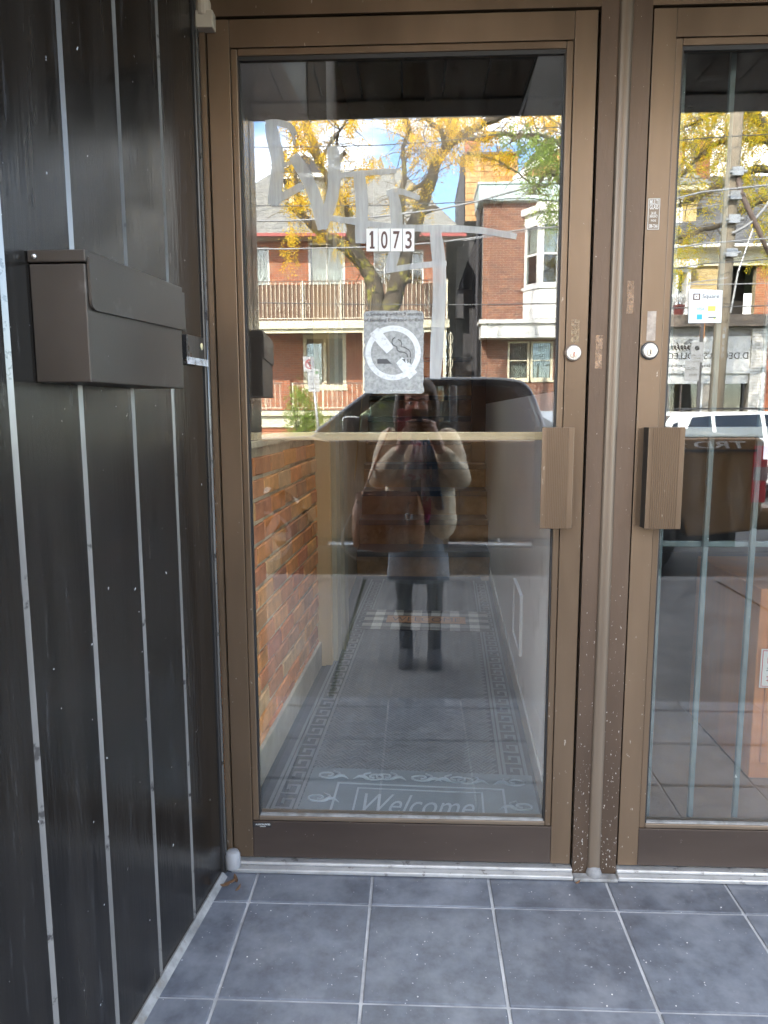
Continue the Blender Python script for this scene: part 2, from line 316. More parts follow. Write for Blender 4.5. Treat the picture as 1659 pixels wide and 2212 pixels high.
M['leaf_ty'] = islmat('golden green leaflet', [(.80, .62, .03), (.88, .64, .03), (.50, .50, .05), (.90, .60, .02), (.38, .42, .05), (.74, .60, .04)], .6, 'island', 0, 1, .12, .45)
M['leaf_g'] = islmat('green leaflet', [(.20, .32, .05), (.30, .42, .08), (.42, .50, .09), (.16, .25, .04)], .6, 'island', 0, 1, .12, .45)
M['pole'] = pm('weathered pole wood', (.27, .225, .165), .9, 0, .3, 5, .16, 20, (8, 8, .5), spots=(.38, .15, .05), sthr=(.66, .74), sscale=3, sstretch=(4, 4, .5), bdist=.01)
M['wire'] = plain('wire', (.10, .10, .105), .5)
M['wire_pale'] = plain('pale wire', (.30, .30, .31), .4)
M['wood_jamb'] = pm('tan painted post', (.62, .44, .235), .6, 0, .07, 4, .05, 40, (4, 4, .4))
M['wood_jamb2'] = pm('grey tan painted post', (.47, .43, .33), .6, 0, .07, 4, .05, 40, (4, 4, .4))
M['handrail'] = pm('tan handrail', (.58, .40, .19), .45, 0, .12, 5, .03)
M['bar_tan'] = pm('tan push bar', (.60, .45, .28), .4, .2, .06, 5, .02)
M['riser'] = pm('worn brown stair carpet', (.34, .20, .10), .92, 0, .35, 9, .16, 120, spots=(.46, .32, .20), sthr=(.55, .75), sscale=11)
M['tread'] = pm('dark stair tread', (.030, .028, .030), .6, 0, .2, 8, .08)
M['rubber'] = pm('grey rubber runner', (.030, .034, .041), .6, 0, .22, 7, .12, 160)
M['rubber_lo'] = pm('dark rubber', (.018, .021, .026), .65, 0, .2, 9, .1, 120)
M['rubber_hi'] = pm('pale rubber relief', (.115, .126, .144), .5, 0, .15, 12, .05, 120)
M['mat_pale'] = pm('pale rubber mat', (.11, .135, .162), .5, 0, .14, 9, .06, 100)
M['mat_relief'] = pm('pale rubber mat relief', (.25, .29, .33), .45, 0, .14, 9, .05, 100)
M['mat_white'] = pm('white woven mat', (.66, .63, .58), .95, 0, .12, 30, .16, 200)
M['mat_dark'] = pm('dark woven mat', (.09, .085, .09), .95, 0, .2, 30, .16, 200)
M['mat_tan'] = pm('tan coir', (.46, .24, .13), .95, 0, .15, 30, .16, 200)
M['graffiti'] = film('frosted graffiti paint', (.50, .51, .50), .48, .86, 30, (.32, .68), .5, (1, 1, .10))
M['decal'] = film('worn silver decal', (.38, .39, .38), .55, .96, 110, (.36, .60), .5)
M['decal_ring'] = film('worn white decal', (.64, .66, .66), .65, 1.0, 80, (.33, .50), .5)
M['shopfloor'] = pm('brown shop floor', (.20, .135, .095), .6, 0, .2, 3, .06, 60)
M['barpaint'] = pm('grey green bar paint', (.085, .11, .113), .45, .1, .15, 9, .04, 60, spots=(.60, .62, .60), sthr=(.68, .71), sscale=45)
M['cabinet'] = pm('orange brown wood', (.55, .20, .05), .5, 0, .15, 3, .04, 40, (5, 5, .4))
# ------------------------------------------------------------------ ground, street, porch
SW, RD = -0.17, -0.29                          # sidewalk and road level
b = MB(); b.box(-160, 160, -220, 14, -2.0, RD - .012); g = struct(b.build('ground', M['soil']))
b = MB(); b.box(-90, 90, -12.75, -4.36, RD - .2, RD); struct(b.build('road', M['asphalt']))
def kerb(y0, y1):
    o = None; r = bpy.data.objects.new('kerb', None); COL.objects.link(r); r['kind'] = 'structure'
    b = MB(); b.box(0, 1.99, y0, y1, RD - .2, SW)
    for i in range(-9, 10):
        if o is None: o = b.build('kerb_stone', M['kerb'], None, bevel=.015, loc=(i * 2.0, 0, 0)); par(o, r)
        else: copyof(o, (i * 2.0, 0, 0), r)
kerb(-4.36, -4.20); kerb(-12.91, -12.75)
def pavement(y0, y1, xs, name):
    r = bpy.data.objects.new(name, None); COL.objects.link(r); r['kind'] = 'structure'
    b = MB(); b.box(-60, 60, y0, y1, RD - .15, SW - .012); o = b.build('joint_bed', M['moss'], r)
    for i in range(len(xs) - 1):
        b = MB(); b.box(xs[i] + .012, xs[i + 1] - .012, y0 + .004, y1 - .004, SW - .10, SW); b.build('slab', M['concrete'], r, bevel=.008)
xs = [-24, -19.5, -15, -10.5, -7.2, -4.4, -2.0, -0.385, 2.55, 4.0, 5.5, 7.0, 8.5, 11, 14, 18, 24]
pavement(-4.20, -1.19, xs, 'sidewalk')
pavement(-16.0, -12.91, [x + .7 for x in xs], 'far_sidewalk')
# porch step with its floor tiles
PF = bpy.data.objects.new('porch_floor', None); COL.objects.link(PF); PF['kind'] = 'structure'
box('tile_bed', M['grout'], PF, -.75, 2.6, -1.17, .05, SW - .05, -.0045)
box('step_riser', M['tile'], PF, -.75, 2.6, -1.186, -1.171, SW, -.013)
TS, TX, TY = .3115, -.387, -.1427
cols = [-.70] + [TX + k * TS for k in range(0, 10)]
rows = [.0, TY] + [TY - k * TS for k in range(1, 4)]; rows = [.02] + rows[1:] + [-1.182]
for i in range(len(cols) - 1):
    for j in range(len(rows) - 1):
        x0, x1, y1, y0 = cols[i], cols[i + 1], rows[j], rows[j + 1]
        g = .0035; b = MB(); cx, cy_ = (x0 + x1) / 2, (y0 + y1) / 2; hx, hy = (x1 - x0) / 2 - g, (y1 - y0) / 2 - g
        b.box(-hx, hx, -hy, hy, -.012, 0); o = b.build('tile', M['tile'], PF, bevel=.0025, fix=False); o.location = (cx, cy_, random.uniform(-.0006, .0006))
        par(o, PF)

# ------------------------------------------------------------------ the building the doors belong to
BD = thing('storefront_building', 'brick storefront building with a recessed bronze glass entrance', 'building', (0, 0, 0))
def mortar_wall(name, parent, x0, x1, z0, z1, y, thick, holes, mat):
    b = MB(); X = sorted({x0, x1, *[h[0] for h in holes], *[h[1] for h in holes]}); Z = sorted({z0, z1, *[h[2] for h in holes], *[h[3] for h in holes]})
    for i in range(len(X) - 1):
        for j in range(len(Z) - 1):
            cx, cz = (X[i] + X[i + 1]) / 2, (Z[j] + Z[j + 1]) / 2
            if cx < x0 or cx > x1 or cz < z0 or cz > z1: continue
            if any(h[0] < cx < h[1] and h[2] < cz < h[3] for h in holes): continue
            b.box(X[i], X[i + 1], y - thick, y, Z[j], Z[j + 1])
    return b.build(name, mat, parent, fix=False)
def bricks(name, parent, x0, x1, z0, z1, y, holes, mat, L_=.215, H_=.065, J=.010, proud=.007, jit=.0015):   # one real brick after another, facing +y (proud>0)
    vs = []; fs = []; rng = random.Random(int(abs(x0 * 77 + z0 * 13 + y) * 10)); row = 0; z = z0
    s = 1 if proud > 0 else -1
    while z + H_ * .6 < z1:
        zt = min(z + H_, z1); x = x0 - (L_ / 2 if row % 2 else 0)
        while x < x1:
            a, c = max(x, x0), min(x + L_, x1); segs = [(a, c)]
            for h in holes:
                if zt > h[2] + .01 and z < h[3] - .01:
                    ns = []
                    for (p, q) in segs:
                        if q <= h[0] or p >= h[1]: ns.append((p, q))
                        else:
                            if p < h[0] - .02: ns.append((p, h[0] - .004))
                            if q > h[1] + .02: ns.append((h[1] + .004, q))
                    segs = ns
            for (p, q) in segs:
                if q - p < .025: continue
                t = proud + rng.uniform(-jit, jit); o = len(vs); e = .004
                vs += [(p, y, z), (q, y, z), (q, y, zt), (p, y, zt), (p + e, y + t, z + e), (q - e, y + t, z + e), (q - e, y + t, zt - e), (p + e, y + t, zt - e)]
                fs += [(o + 4, o + 5, o + 6, o + 7), (o, o + 1, o + 5, o + 4), (o + 1, o + 2, o + 6, o + 5), (o + 2, o + 3, o + 7, o + 6), (o + 3, o, o + 4, o + 7)]
            x += L_ + J
        z += H_ + J; row += 1
    b = MB(); b.v = vs; b.f = fs; b.m = [0] * len(fs); return stuff(b.build(name, mat, parent, fix=True))
YF = -1.19                                      # street front of the building
HOLE = [(-3.6, -2.2, 3.4, 4.9), (-.7, .7, 3.4, 4.9), (2.4, 3.8, 3.4, 4.9)]
b = MB()
for (x0, x1, y0, y1, z0, z1) in ((-6, 7, -1.05, 0.0, 2.62, 5.9), (-6, -.75, -1.05, 6.4, -.3, 2.62), (-6, -.61, .41, 6.4, 2.63, 3.2), (.81, 7, .41, 6.4, 2.75, 3.2), (-6, 7, .001, .40, 2.62, 5.9), (-6, 7, 6.41, 11, -.1, 9.0)): b.box(x0, x1, y0, y1, z0, z1)
b.build('core_and_sun_block', M['dark'], BD)  # includes an unseen tall rear block, added to keep sun out of the corridor
mortar_wall('upper_wall', BD, -6, 7, 2.62, 6.0, -1.06, .12, HOLE, M['mortar'])
o = bricks('upper_brick', BD, -6, 7, 2.62, 6.0, -1.18, HOLE, M['brick_brown'], proud=-.008)
mortar_wall('lower_wall', BD, -6, -.76, SW, 2.62, -1.06, .12, [], M['mortar'])
bricks('lower_brick', BD, -6, -.76, SW, 2.62, -1.18, [], M['brick_brown'], proud=-.008)
box('cornice', M['white'], BD, -6.1, 7.1, -1.42, -1.04, 5.93, 6.12)
box('fascia', M['black_paint'], BD, -.9, 7.02, -1.23, -1.06, 2.40, 2.63)
box('roof', M['slate_dark'], BD, -6, 7, -1.03, .40, 5.90, 6.0)
for (y0, y1, z) in ((.42, 2.40, 3.21), (3.42, 6.36, 5.95)): box('added_skylight', glass('skylight glass', (.95, .97, .97), .04), BD, -.59, .79, y0, y1, z, z + .006)  # unseen openings, added to bring sky light into corridor and stairs
for h in HOLE:
    wd = box('window', M['white'], BD, h[0] - .05, h[1] + .05, -1.21, -1.075, h[2] - .06, h[2])
    box('pane', M['glass_tint'], wd, h[0], h[1], -1.115, -1.105, h[2], h[3]); box('sash', M['white'], wd, h[0], h[1], -1.13, -1.10, (h[2] + h[3]) / 2 - .03, (h[2] + h[3]) / 2 + .03)
# porch ceiling: dark boards with pale gaps
CL = bpy.data.objects.new('ceiling', None); COL.objects.link(CL); CL['kind'] = 'structure'
box('ceiling_base', M['white'], CL, -.78, 3.0, -1.055, .05, 2.425, 2.60)
x = -.76; k = 0
while x < 3.0:
    box('ceiling_board', M['board'], CL, x, x + .143, -1.05, .05, 2.405, 2.423); x += .150; k += 1
# ------------------------------------------------------------------ black board wall at the left
WX = lambda y: -.477 + .106 * y
BW = thing('board_wall', 'black stained vertical board wall left of the glass door', 'wall', (-.55, -.6, 0))
ys = [-.045, -.232, -.415, -.600, -.785, -.970, -1.175]
for i in range(len(ys) - 1):
    y1, y0 = ys[i], ys[i + 1]; ch = .0085; gp = .006
    a = y0 + gp                                   # street end of the board; its chamfer faces the street
    poly = [(WX(y1) - .03, y1), (WX(y1), y1), (WX(a) + .0, a + ch * 1.25), (WX(a) - ch, a), (WX(a) - .03, a)]
    b = MB(); n = 5; z0, z1 = .012, 2.404
    v = [(p[0], p[1], z0) for p in poly] + [(p[0], p[1], z1) for p in poly]
    b.add(v, [[0, 1, 6, 5], [1, 2, 7, 6], [3, 4, 9, 8], [4, 0, 5, 9], [4, 3, 2, 1, 0], [5, 6, 7, 8, 9]]); b.add(v, [[2, 3, 8, 7]], 1)
    b.build('board', [M['board'], M['board_edge']], BW)
b = MB(); b.hexa([(WX(0) - .06, .0, 0), (WX(0) - .031, .0, 0), (WX(-1.175) - .031, -1.175, 0), (WX(-1.175) - .15, -1.175, 0), (WX(0) - .06, .0, 2.404), (WX(0) - .031, .0, 2.404), (WX(-1.175) - .031, -1.175, 2.404), (WX(-1.175) - .15, -1.175, 2.404)])
b.build('backing', M['black_paint'], BW)
b = MB(); b.box(-.506, -.4755, -.040, -.002, .0, 2.404); b.build('corner_trim', M['black_paint'], BW, bevel=.004)
b = MB(); b.tube([(-.4795, -.022, .0), (-.4795, -.022, 2.404)], .0075, 10); b.build('corner_bead', M['board_edge'], BW, smooth=True)
b = MB(); b.hexa([(WX(-.05) - .006, -.045, 0), (WX(-.05) + .016, -.045, 0), (WX(-1.16) + .018, -1.16, 0), (WX(-1.16) - .006, -1.16, 0), (WX(-.05) - .004, -.045, .012), (WX(-.05) + .004, -.045, .014), (WX(-1.16) + .003, -1.16, .013), (WX(-1.16) - .004, -1.16, .012)])
b.build('base_caulk', M['caulk'], BW)
# mail box
MX = thing('mail_box', 'dark brown metal mail box with a hinged flap on the black board wall', 'mailbox', (WX(-.54) + .04, -.54, 1.29))
yn, yf, zb, zt, dp = -.716, -.371, 1.290, 1.488, .088
def mbx(y, d): return WX(y) + d
def slab(y0, y1, d0, d1, z0, z1): return [(mbx(y0, d0), y0, z0), (mbx(y0, d1), y0, z0), (mbx(y1, d1), y1, z0), (mbx(y1, d0), y1, z0), (mbx(y0, d0), y0, z1), (mbx(y0, d1), y0, z1), (mbx(y1, d1), y1, z1), (mbx(y1, d0), y1, z1)]
b = MB(); b.hexa(slab(yn, yf, .0015, dp, zb, zt - .020)); b.build('box_body', M['mailbox'], MX, bevel=.002)
b = MB(); b.hexa(slab(yn - .003, yf + .003, .001, dp + .003, zt - .0185, zt)); b.build('lid_top', M['mailbox'], MX, bevel=.002)
b = MB()                                           # the hinged flap: rounded lower near corner
fp = [(yn - .001 + .004, zt - .010), (yn + .004, zt - .075)] + [(yn + .019 - .015 * math.cos(R(t)), zt - .075 - .013 * math.sin(R(t))) for t in (20, 45, 70, 90)] + [(yf + .006, zt - .083), (yf + .006, zt - .010)]
b.add([(mbx(p[0], dp + .0015), p[0], p[1]) for p in fp] + [(mbx(p[0], dp + .0055), p[0], p[1]) for p in fp], [list(range(len(fp))), list(range(len(fp), 2 * len(fp)))[::-1]] + [[i, (i + 1) % len(fp), len(fp) + (i + 1) % len(fp), len(fp) + i] for i in range(len(fp))])
b.build('flap', M['mailbox'], MX)
b = MB(); b.lathe([(.0045, 0), (.004, -.002), (.0015, -.003)], 12, (mbx(yn, .012), yn - .0035, zt - .010), 'y'); b.build('rivet', M['steel'], MX, smooth=True)
# doorbell boxes under clear tape
DB = thing('doorbell', 'small black doorbell with a pale button, taped beside the mail box', 'doorbell', (WX(-.10), -.10, 1.36))
def wslab(y0, y1, d0, d1, z0, z1): b = MB(); b.hexa(slab(y0, y1, d0, d1, z0, z1)); return b
wslab(-.172, -.105, .0008, .016, 1.362, 1.418).build('bell_case', M['black_paint'], DB, bevel=.002)
wslab(-.098, -.062, .0008, .011, 1.364, 1.420).build('button_case', M['mailbox_dark'], DB, bevel=.003)
b = MB(); b.lathe([(.0085, .011), (.008, .0135), (.004, .0145)], 16, (0, 0, 0), 'x'); o = b.build('button', plain('pale button', (.75, .68, .42), .4), DB, smooth=True); o.location = (WX(-.08), -.08, 1.398); par(o, DB)
wslab(-.180, -.055, .0165, .0168, 1.352, 1.368).build('clear_tape', film('clear tape', (.75, .76, .78), .25, .75, 40, (.4, .6), .15), DB)

# ------------------------------------------------------------------ bronze entrance frame
FR = thing('entrance_frame', 'bronze aluminium entrance frame with a centre post and header', 'frame', (0, 0, 0))
DX0, DX1, ZB, ZT = -.457, .457, .030, 2.158      # left door leaf
EX0, EX1 = .5838, 1.4978                         # right door leaf
box('jamb', M['bronze'], FR, -.4745, -.4605, -.006, .075, .0, 2.403)
box('header', M['bronze'], FR, -.4605, .4625, -.004, .075, 2.1625, 2.403)
box('header', M['bronze'], FR, .5785, 1.52, -.004, .075, 2.1625, 2.403)
box('jamb', M['bronze'], FR, 1.5015, 1.56, -.006, .075, .0, 2.403)
mu = box('centre_post', M['bronze_worn'], FR, .4625, .5785, -.006, .075, .0, 2.403)
b = MB(); b.prism([(x, -.006 + (y + .006) * .6) for (x, y) in arc(.519, -.006, .0165, 180, 360, 12)], 'z', .016, 2.403); b.build('post_rod', M['bronze_grey'], mu, smooth=False)
b = MB(); b.lathe([(.020, 0), (.021, .012), (.017, .024), (.007, .031)], 18, (.519, -.010, .001), 'z'); b.build('post_foot', pm('grey cement lump', (.17, .17, .175), .9, 0, .3, 30, .16, 60), FR, smooth=True)
for (a, c) in ((-.4605, .4615), (.5795, 1.5015)):
    t = box('threshold', M['alu'], FR, a, c, -.030, .06, .001, .0135, .003); box('threshold_lip', M['alu'], t, a, c, -.012, .06, .0135, .0235, .003)
box('threshold_patch', M['caulk'], FR, .462, .5788, -.034, -.0062, .0005, .010, .003)
box('post_label_mark', film('worn label mark', (.42, .27, .17), .1, .7, 90, (.4, .6)), mu, .475, .492, -.0066, -.0061, 1.345, 1.425)
box('post_label_mark', film('worn label mark 2', (.42, .27, .17), .1, .7, 90, (.4, .6)), mu, .546, .562, -.0066, -.0061, 1.475, 1.552)

# ------------------------------------------------------------------ glass doors
def leaf(root, x0, x1, lock_right):
    sw, bw = .0525, .0165; gz0, gz1 = .148, 2.079
    for (a, c) in ((x0, x0 + sw), (x1 - sw, x1)): box('stile', M['bronze'], root, a, c, 0, .045, ZB, ZT, .0012)
    a, c = x0 + sw + .0006, x1 - sw - .0006
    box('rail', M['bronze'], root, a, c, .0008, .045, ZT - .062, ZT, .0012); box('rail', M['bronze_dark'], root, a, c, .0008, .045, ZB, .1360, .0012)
    for (p, q) in ((a, a + bw), (c - bw, c)): box('glazing_bead', M['bronze'], root, p, q, .0035, .044, .1366, ZT - .0626, .0025)
    box('glazing_bead', M['bronze'], root, a + bw + .0003, c - bw - .0003, .0035, .044, ZT - .0626 - bw, ZT - .0626, .0025)
    box('glazing_bead', M['alu'] if False else M['bronze_grey'], root, a + bw + .0003, c - bw - .0003, .0035, .044, .1366, .1366 + .0125, .0025)
    gx0, gx1 = a + bw, c - bw
    for (p, q, r, s) in ((gx0, gx0 + .004, .149, gz1), (gx1 - .004, gx1, .149, gz1), (gx0 + .004, gx1 - .004, gz1 - .0095, gz1), ): box('gasket', M['gasket'], root, p, q, .008, .015, r, s)
    box('gasket', M['caulk'], root, gx0 + .004, gx1 - .004, .006, .0152, .1492, .1542)
    pn = box('pane', M['glass'], root, gx0 - .004, gx1 + .004, .0165, .0225, .142, gz1 + .004)
    return pn, gx0, gx1
LD = thing('glass_door', 'bronze framed glass door with house number, white graffiti and a no smoking decal', 'door', (0, 0, .03))
RD_ = thing('glass_door', 'bronze framed glass door with grey security bars behind its pane', 'door', (1.04, 0, .03))
pnL, gx0, gx1 = leaf(LD, DX0, DX1, True); pnR, hx0, hx1 = leaf(RD_, EX0, EX1, False)
def pull(root, xa, xl, s):                          # ribbed pull: leg at xl on the stile, plate reaching to xa
    z0, z1 = .953, 1.203; y0, y1 = -.040, -.036
    lo, hi = min(xa, xl), max(xa, xl)
    p = box('pull_handle', M['bronze'], root, lo, hi, y0, y1, z0, z1, .0018)
    leg = box('handle_leg', M['gasket'] if s > 0 else M['bronze'], p, xl, xl - .006 if s < 0 else xl + .006, y1, -.0004, z0 + .001, z1 - .001)
    b = MB(); n = 13; a = lo + .013; c = hi - .013
    for k in range(n): x = a + (c - a) * k / (n - 1); b.box(x - .0013, x + .0013, y0 - .0016, y0 + .0005, z0 + .001, z1 - .001)
    b.build('rib', M['bronze_worn'] if False else M['bronze'], p)
    box('handle_flange', M['bronze'], p, (xl if s < 0 else xl - .012), (xl + .012 if s < 0 else xl), -.0022, .0, z0 + .004, z1 - .004)
pull(LD, .346, .424, -1); pull(RD_, .690, .602, 1)
for (root, x, z) in ((LD, .4225, 1.383), (RD_, .6065, 1.387)):
    b = MB(); b.lathe([(.0185, 0), (.0185, -.006), (.0165, -.0105), (.0, -.0112)], 28, (x, -.0003, z), 'y', cap=False); lc = b.build('lock_cylinder', M['lockwhite'], root, smooth=False, bevel=.0006)
    b = MB(); b.lathe([(.0085, -.0114), (.008, -.0128), (0, -.0130)], 20, (x, 0, z - .004), 'y', cap=False); b.build('lock_plug', M['steel'], lc)
    box('keyway', plain('keyway', (.25, .02, .015), .5) if x < .5 else M['black'], lc, x - .0012, x + .0012, -.0134, -.0128, z - .009, z + .002)
    b = MB(); b.lathe([(.0215, 0), (.0215, -.003), (.0185, -.0035)], 28, (x, -.0002, z), 'y', cap=False); b.build('lock_collar', M['gasket'] if x > .5 else M['bronze_worn'], root)
# pivots
b = MB(); b.lathe([(.021, 0), (.021, .036), (.016, .046), (.004, .05)], 16, (-.4575, -.018, .012), 'z'); b.build('pivot', pm('grey pivot', (.24, .24, .25), .5), LD, smooth=True, bevel=.002)
b = MB(); b.box(-.4755, -.434, -.030, .0, 2.128, 2.166); b.lathe([(.017, 0), (.018, .03), (.013, .045)], 16, (-.459, -.016, 2.155), 'z'); b.build('pivot', pm('dusty pivot', (.36, .31, .25), .6), LD, bevel=.003)
# push bars on the inside
for (root, a, c, z) in ((LD, -.403, .400, 1.178), ):
    p = box('push_bar', M['bar_tan'], root, a, c, .085, .100, z - .0105, z + .0105, .002)
    for x in (a + .01, c - .02): box('bar_bracket', M['bar_tan'], p, x, x + .012, .0455, .085, z - .008, z + .008)
# house number
def G(x, y, Y=.0145): return onY(x, y, Y)
for k, ch in enumerate('1073'):
    p0 = G(791.5 + 26.3 * k, 543); p1 = G(791.5 + 26.3 * k + 24.6, 493.5)
    pl = box('number_plate', M['sticker'], LD, p0.x, p1.x, .0148, .0163, p0.z, p1.z)
    if ch == '1':
        h_ = p1.z - p0.z; xm = (p0.x + p1.x) / 2; b = MB(); zb_, zt2 = p0.z + .006, p1.z - .006; pg = [(xm - .0055, zb_), (xm + .0060, zb_), (xm + .0060, zb_ + .005), (xm + .0030, zb_ + .005), (xm + .0030, zt2), (xm - .0015, zt2), (xm - .0062, zt2 - .006), (xm - .0062, zt2 - .0105), (xm - .0028, zt2 - .0085), (xm - .0028, zb_ + .005), (xm - .0055, zb_ + .005)]; b.prism(pg, 'y', .0142, .0144); b.build('digit', M['ink'], pl); continue
    text('digit', ch, (p0.x + (.0060 if ch != '1' else .0080), .0144, p0.z + .006), (1, 0, 0), (0, 0, 1), (p1.x - p0.x) - (.012 if ch != '1' else .018), (p1.z - p0.z) - .012, M['ink'], pl, bold=.012)
# no smoking decal
def poly_d(name, pts, y, mat, parent):
    b = MB(); P = [G(p[0], p[1], y) for p in pts]; n = len(P)
    b.add([Vector((p.x, y, p.z)) for p in P] + [Vector((p.x, y + .0003, p.z)) for p in P], [list(range(n)), list(range(n, 2 * n))[::-1]] + [[i, (i + 1) % n, n + (i + 1) % n, n + i] for i in range(n)]); return b.build(name, mat, parent)
rr = random.Random(3)
ed = [(790, 673)] + [(790 + 120 * t / 8, 671 + rr.uniform(-.6, .8)) for t in range(1, 8)] + [(913, 673), (915, 680)] + [(915 + rr.uniform(-1.5, .8), 680 + 160 * t / 16) for t in range(1, 16)] + [(916, 840), (916, 846), (912, 850)] + [(912 - 118 * t / 8, 850 + rr.uniform(-.4, .6)) for t in range(1, 8)] + [(790, 849), (785, 842)] + [(786 + rr.uniform(-2, 1.5), 842 - 160 * t / 20) for t in range(1, 20)] + [(785, 680)]
NS = poly_d('no_smoking_decal', ed, .0158, M['decal'], LD)
c = G(849, 762.5); rx = abs(G(909, 762).x - c.x); rz = abs(G(849, 703).z - c.z)
b = MB(); n = 56; wd = .80
b.add([(c.x + rx * k * math.cos(2 * math.pi * i / n), .0152, c.z + rz * k * math.sin(2 * math.pi * i / n)) for k in (1, wd) for i in range(n)], [[i, (i + 1) % n, n + (i + 1) % n, n + i] for i in range(n)]); b.build('ban_ring', M['decal_ring'], NS, fix=False)
def ribbon(b, pts, wds, y, lift=0.0):               # a flat stroke on the glass through picture points
    P = [G(p[0], p[1], y) for p in pts]; Q = []
    if not hasattr(wds, '__len__'): wds = [wds] * len(P)
    for i, p in enumerate(P):
        d = P[min(i + 1, len(P) - 1)] - P[max(i - 1, 0)]; nrm = Vector((-d.z, 0, d.x)).normalized() * (wds[i] * .00058)
        Q += [p + nrm, p - nrm]
    b.add([(q.x, y, q.z) for q in Q], [[2 * i, 2 * i + 2, 2 * i + 3, 2 * i + 1] for i in range(len(P) - 1)])
b = MB(); ribbon(b, [(808, 714), (826, 737), (843, 757)], [22, 23, 20], .0150); b.build('ban_slash', M['decal_ring'], NS, fix=False)
b = MB(); ribbon(b, [(862, 778), (874, 790), (893, 812)], [18, 23, 22], .0150); b.build('ban_slash', M['decal_ring'], NS, fix=False)
poly_d('cigarette', [(815, 775.5), (836, 775.5), (846, 785.5), (815, 785.5)], .0146, M['greyink'], NS)
poly_d('cigarette_tip', [(868, 775.5), (875, 775.5), (876, 784)], .0146, M['greyink'], NS)
for x in (881, 886.5): poly_d('cigarette_tip', [(x - 1, 775.5), (x + 1, 775.5), (x + 1, 784.5), (x - 1, 784.5)], .0146, M['greyink'], NS)
for pts in ([(853, 729), (848, 733), (846.5, 739), (849, 745), (857, 749), (858, 756), (863, 760), (873, 761), (879, 765), (881, 772)], [(860, 733), (866, 737), (868, 743), (866, 749), (873, 750), (882, 755), (886, 760), (887, 772)]):
    b = MB(); ribbon(b, pts, 2.0, .0146); b.build('smoke_line', M['greyink'], NS, fix=False)
for (s, x0, x1, yb, yt) in (('o Smoking within 9 metres', 791, 912, 684.5, 674), ('of Building Entrance or Exit', 787, 914.5, 697, 687)):
    p0 = G(x0, yb, .0148); p1 = G(x1, yt, .0148); text('lettering', s, (p0.x, .0148, p0.z), (1, 0, 0), (0, 0, 1), p1.x - p0.x, p1.z - p0.z, M['greyink'], NS, bold=.004)
p0 = G(843, 846.5, .0148); p1 = G(896, 842, .0148); text('lettering', 'd Code Chapter', (p0.x, .0148, p0.z), (1, 0, 0), (0, 0, 1), p1.x - p0.x, p1.z - p0.z, plain('pale ink', (.75, .76, .76), .6), NS)
# graffiti strokes
def z1(p): return (495.4 + p[0] * .4514, 92.2 + p[1] * .4514)
def smoothpts(pts, n=6):
    P = [Vector((p[0], p[1], 0)) for p in pts]; out = []
    for i in range(len(P) - 1):
        a, b_, c_, d_ = P[max(i - 1, 0)], P[i], P[i + 1], P[min(i + 2, len(P) - 1)]
        for k in range(n):
            t = k / n; out.append(.5 * ((2 * b_) + (-a + c_) * t + (2 * a - 5 * b_ + 4 * c_ - d_) * t * t + (-a + 3 * b_ - 3 * c_ + d_) * t ** 3))
    out.append(P[-1]); return [(p.x, p.y) for p in out]
STR = [([(195, 385), (212, 470), (232, 570), (222, 690), (208, 778)], 28), ([(172, 384), (235, 383), (290, 402), (314, 445)], 13), ([(308, 430), (313, 490)], 5), ([(195, 770), (270, 728), (352, 682)], 16),
       ([(250, 588), (300, 572)], 8), ([(305, 538), (372, 650), (420, 770), (448, 893)], 26), ([(493, 495), (503, 600), (492, 740), (440, 888)], 26), ([(470, 643), (560, 632), (690, 620), (800, 612)], 11),
       ([(617, 612), (634, 760), (628, 960)], 26), ([(752, 722), (820, 712), (912, 745)], 12), ([(785, 722), (802, 850), (795, 980), (768, 1085)], 24), ([(480, 838), (640, 862), (800, 885), (1000, 888), (1200, 898), (1375, 928)], 14),
       ([(985, 898), (1003, 1050), (1005, 1200), (995, 1420), (985, 1608)], 28), ([(745, 1092), (880, 1070), (1040, 1055)], 12)]
for k, (pts, wd) in enumerate(STR):
    P = smoothpts([z1(p) for p in pts]); n = len(P); ws = [wd * (.82 + .18 * min(1, 6 * i / n, 6 * (n - 1 - i) / n)) * rr.uniform(.97, 1.03) for i in range(n)]
    b = MB(); ribbon(b, P, ws, .0161 - .00012 * k * .2); b.build('graffiti_stroke', M['graffiti'], LD, fix=False)
# small labels and marks on the frames
sl = box('maker_label', M['black'], LD, -.4035, -.353, .0001, .0007, .1185, .1305); text('lettering', 'ALUMICOR LIMITED', (-.396, -.0002, .1245), (1, 0, 0), (0, 0, 1), .040, .0045, M['sticker'], sl); text('lettering', 'TORONTO', (-.385, -.0002, .1195), (1, 0, 0), (0, 0, 1), .016, .0028, M['sticker'], sl)
p0 = onY(1397, 497, 0); p1 = onY(1427, 428, 0)
sl = box('service_label', pm('brown label', (.20, .14, .09), .5), RD_, p0.x, p1.x, -.0006, -.0001, p0.z, p1.z)
b = MB(); e = .0011
for (x0, x1_, z0, z1_) in ((p0.x + e, p1.x - e, p0.z + e, p0.z + 2 * e), (p0.x + e, p1.x - e, p1.z - 2 * e, p1.z - e), (p0.x + e, p0.x + 2 * e, p0.z + 2 * e, p1.z - 2 * e), (p1.x - 2 * e, p1.x - e, p0.z + 2 * e, p1.z - 2 * e)): b.box(x0, x1_, -.0010, -.0007, z0, z1_)
b.build('label_border', M['sticker'], sl)
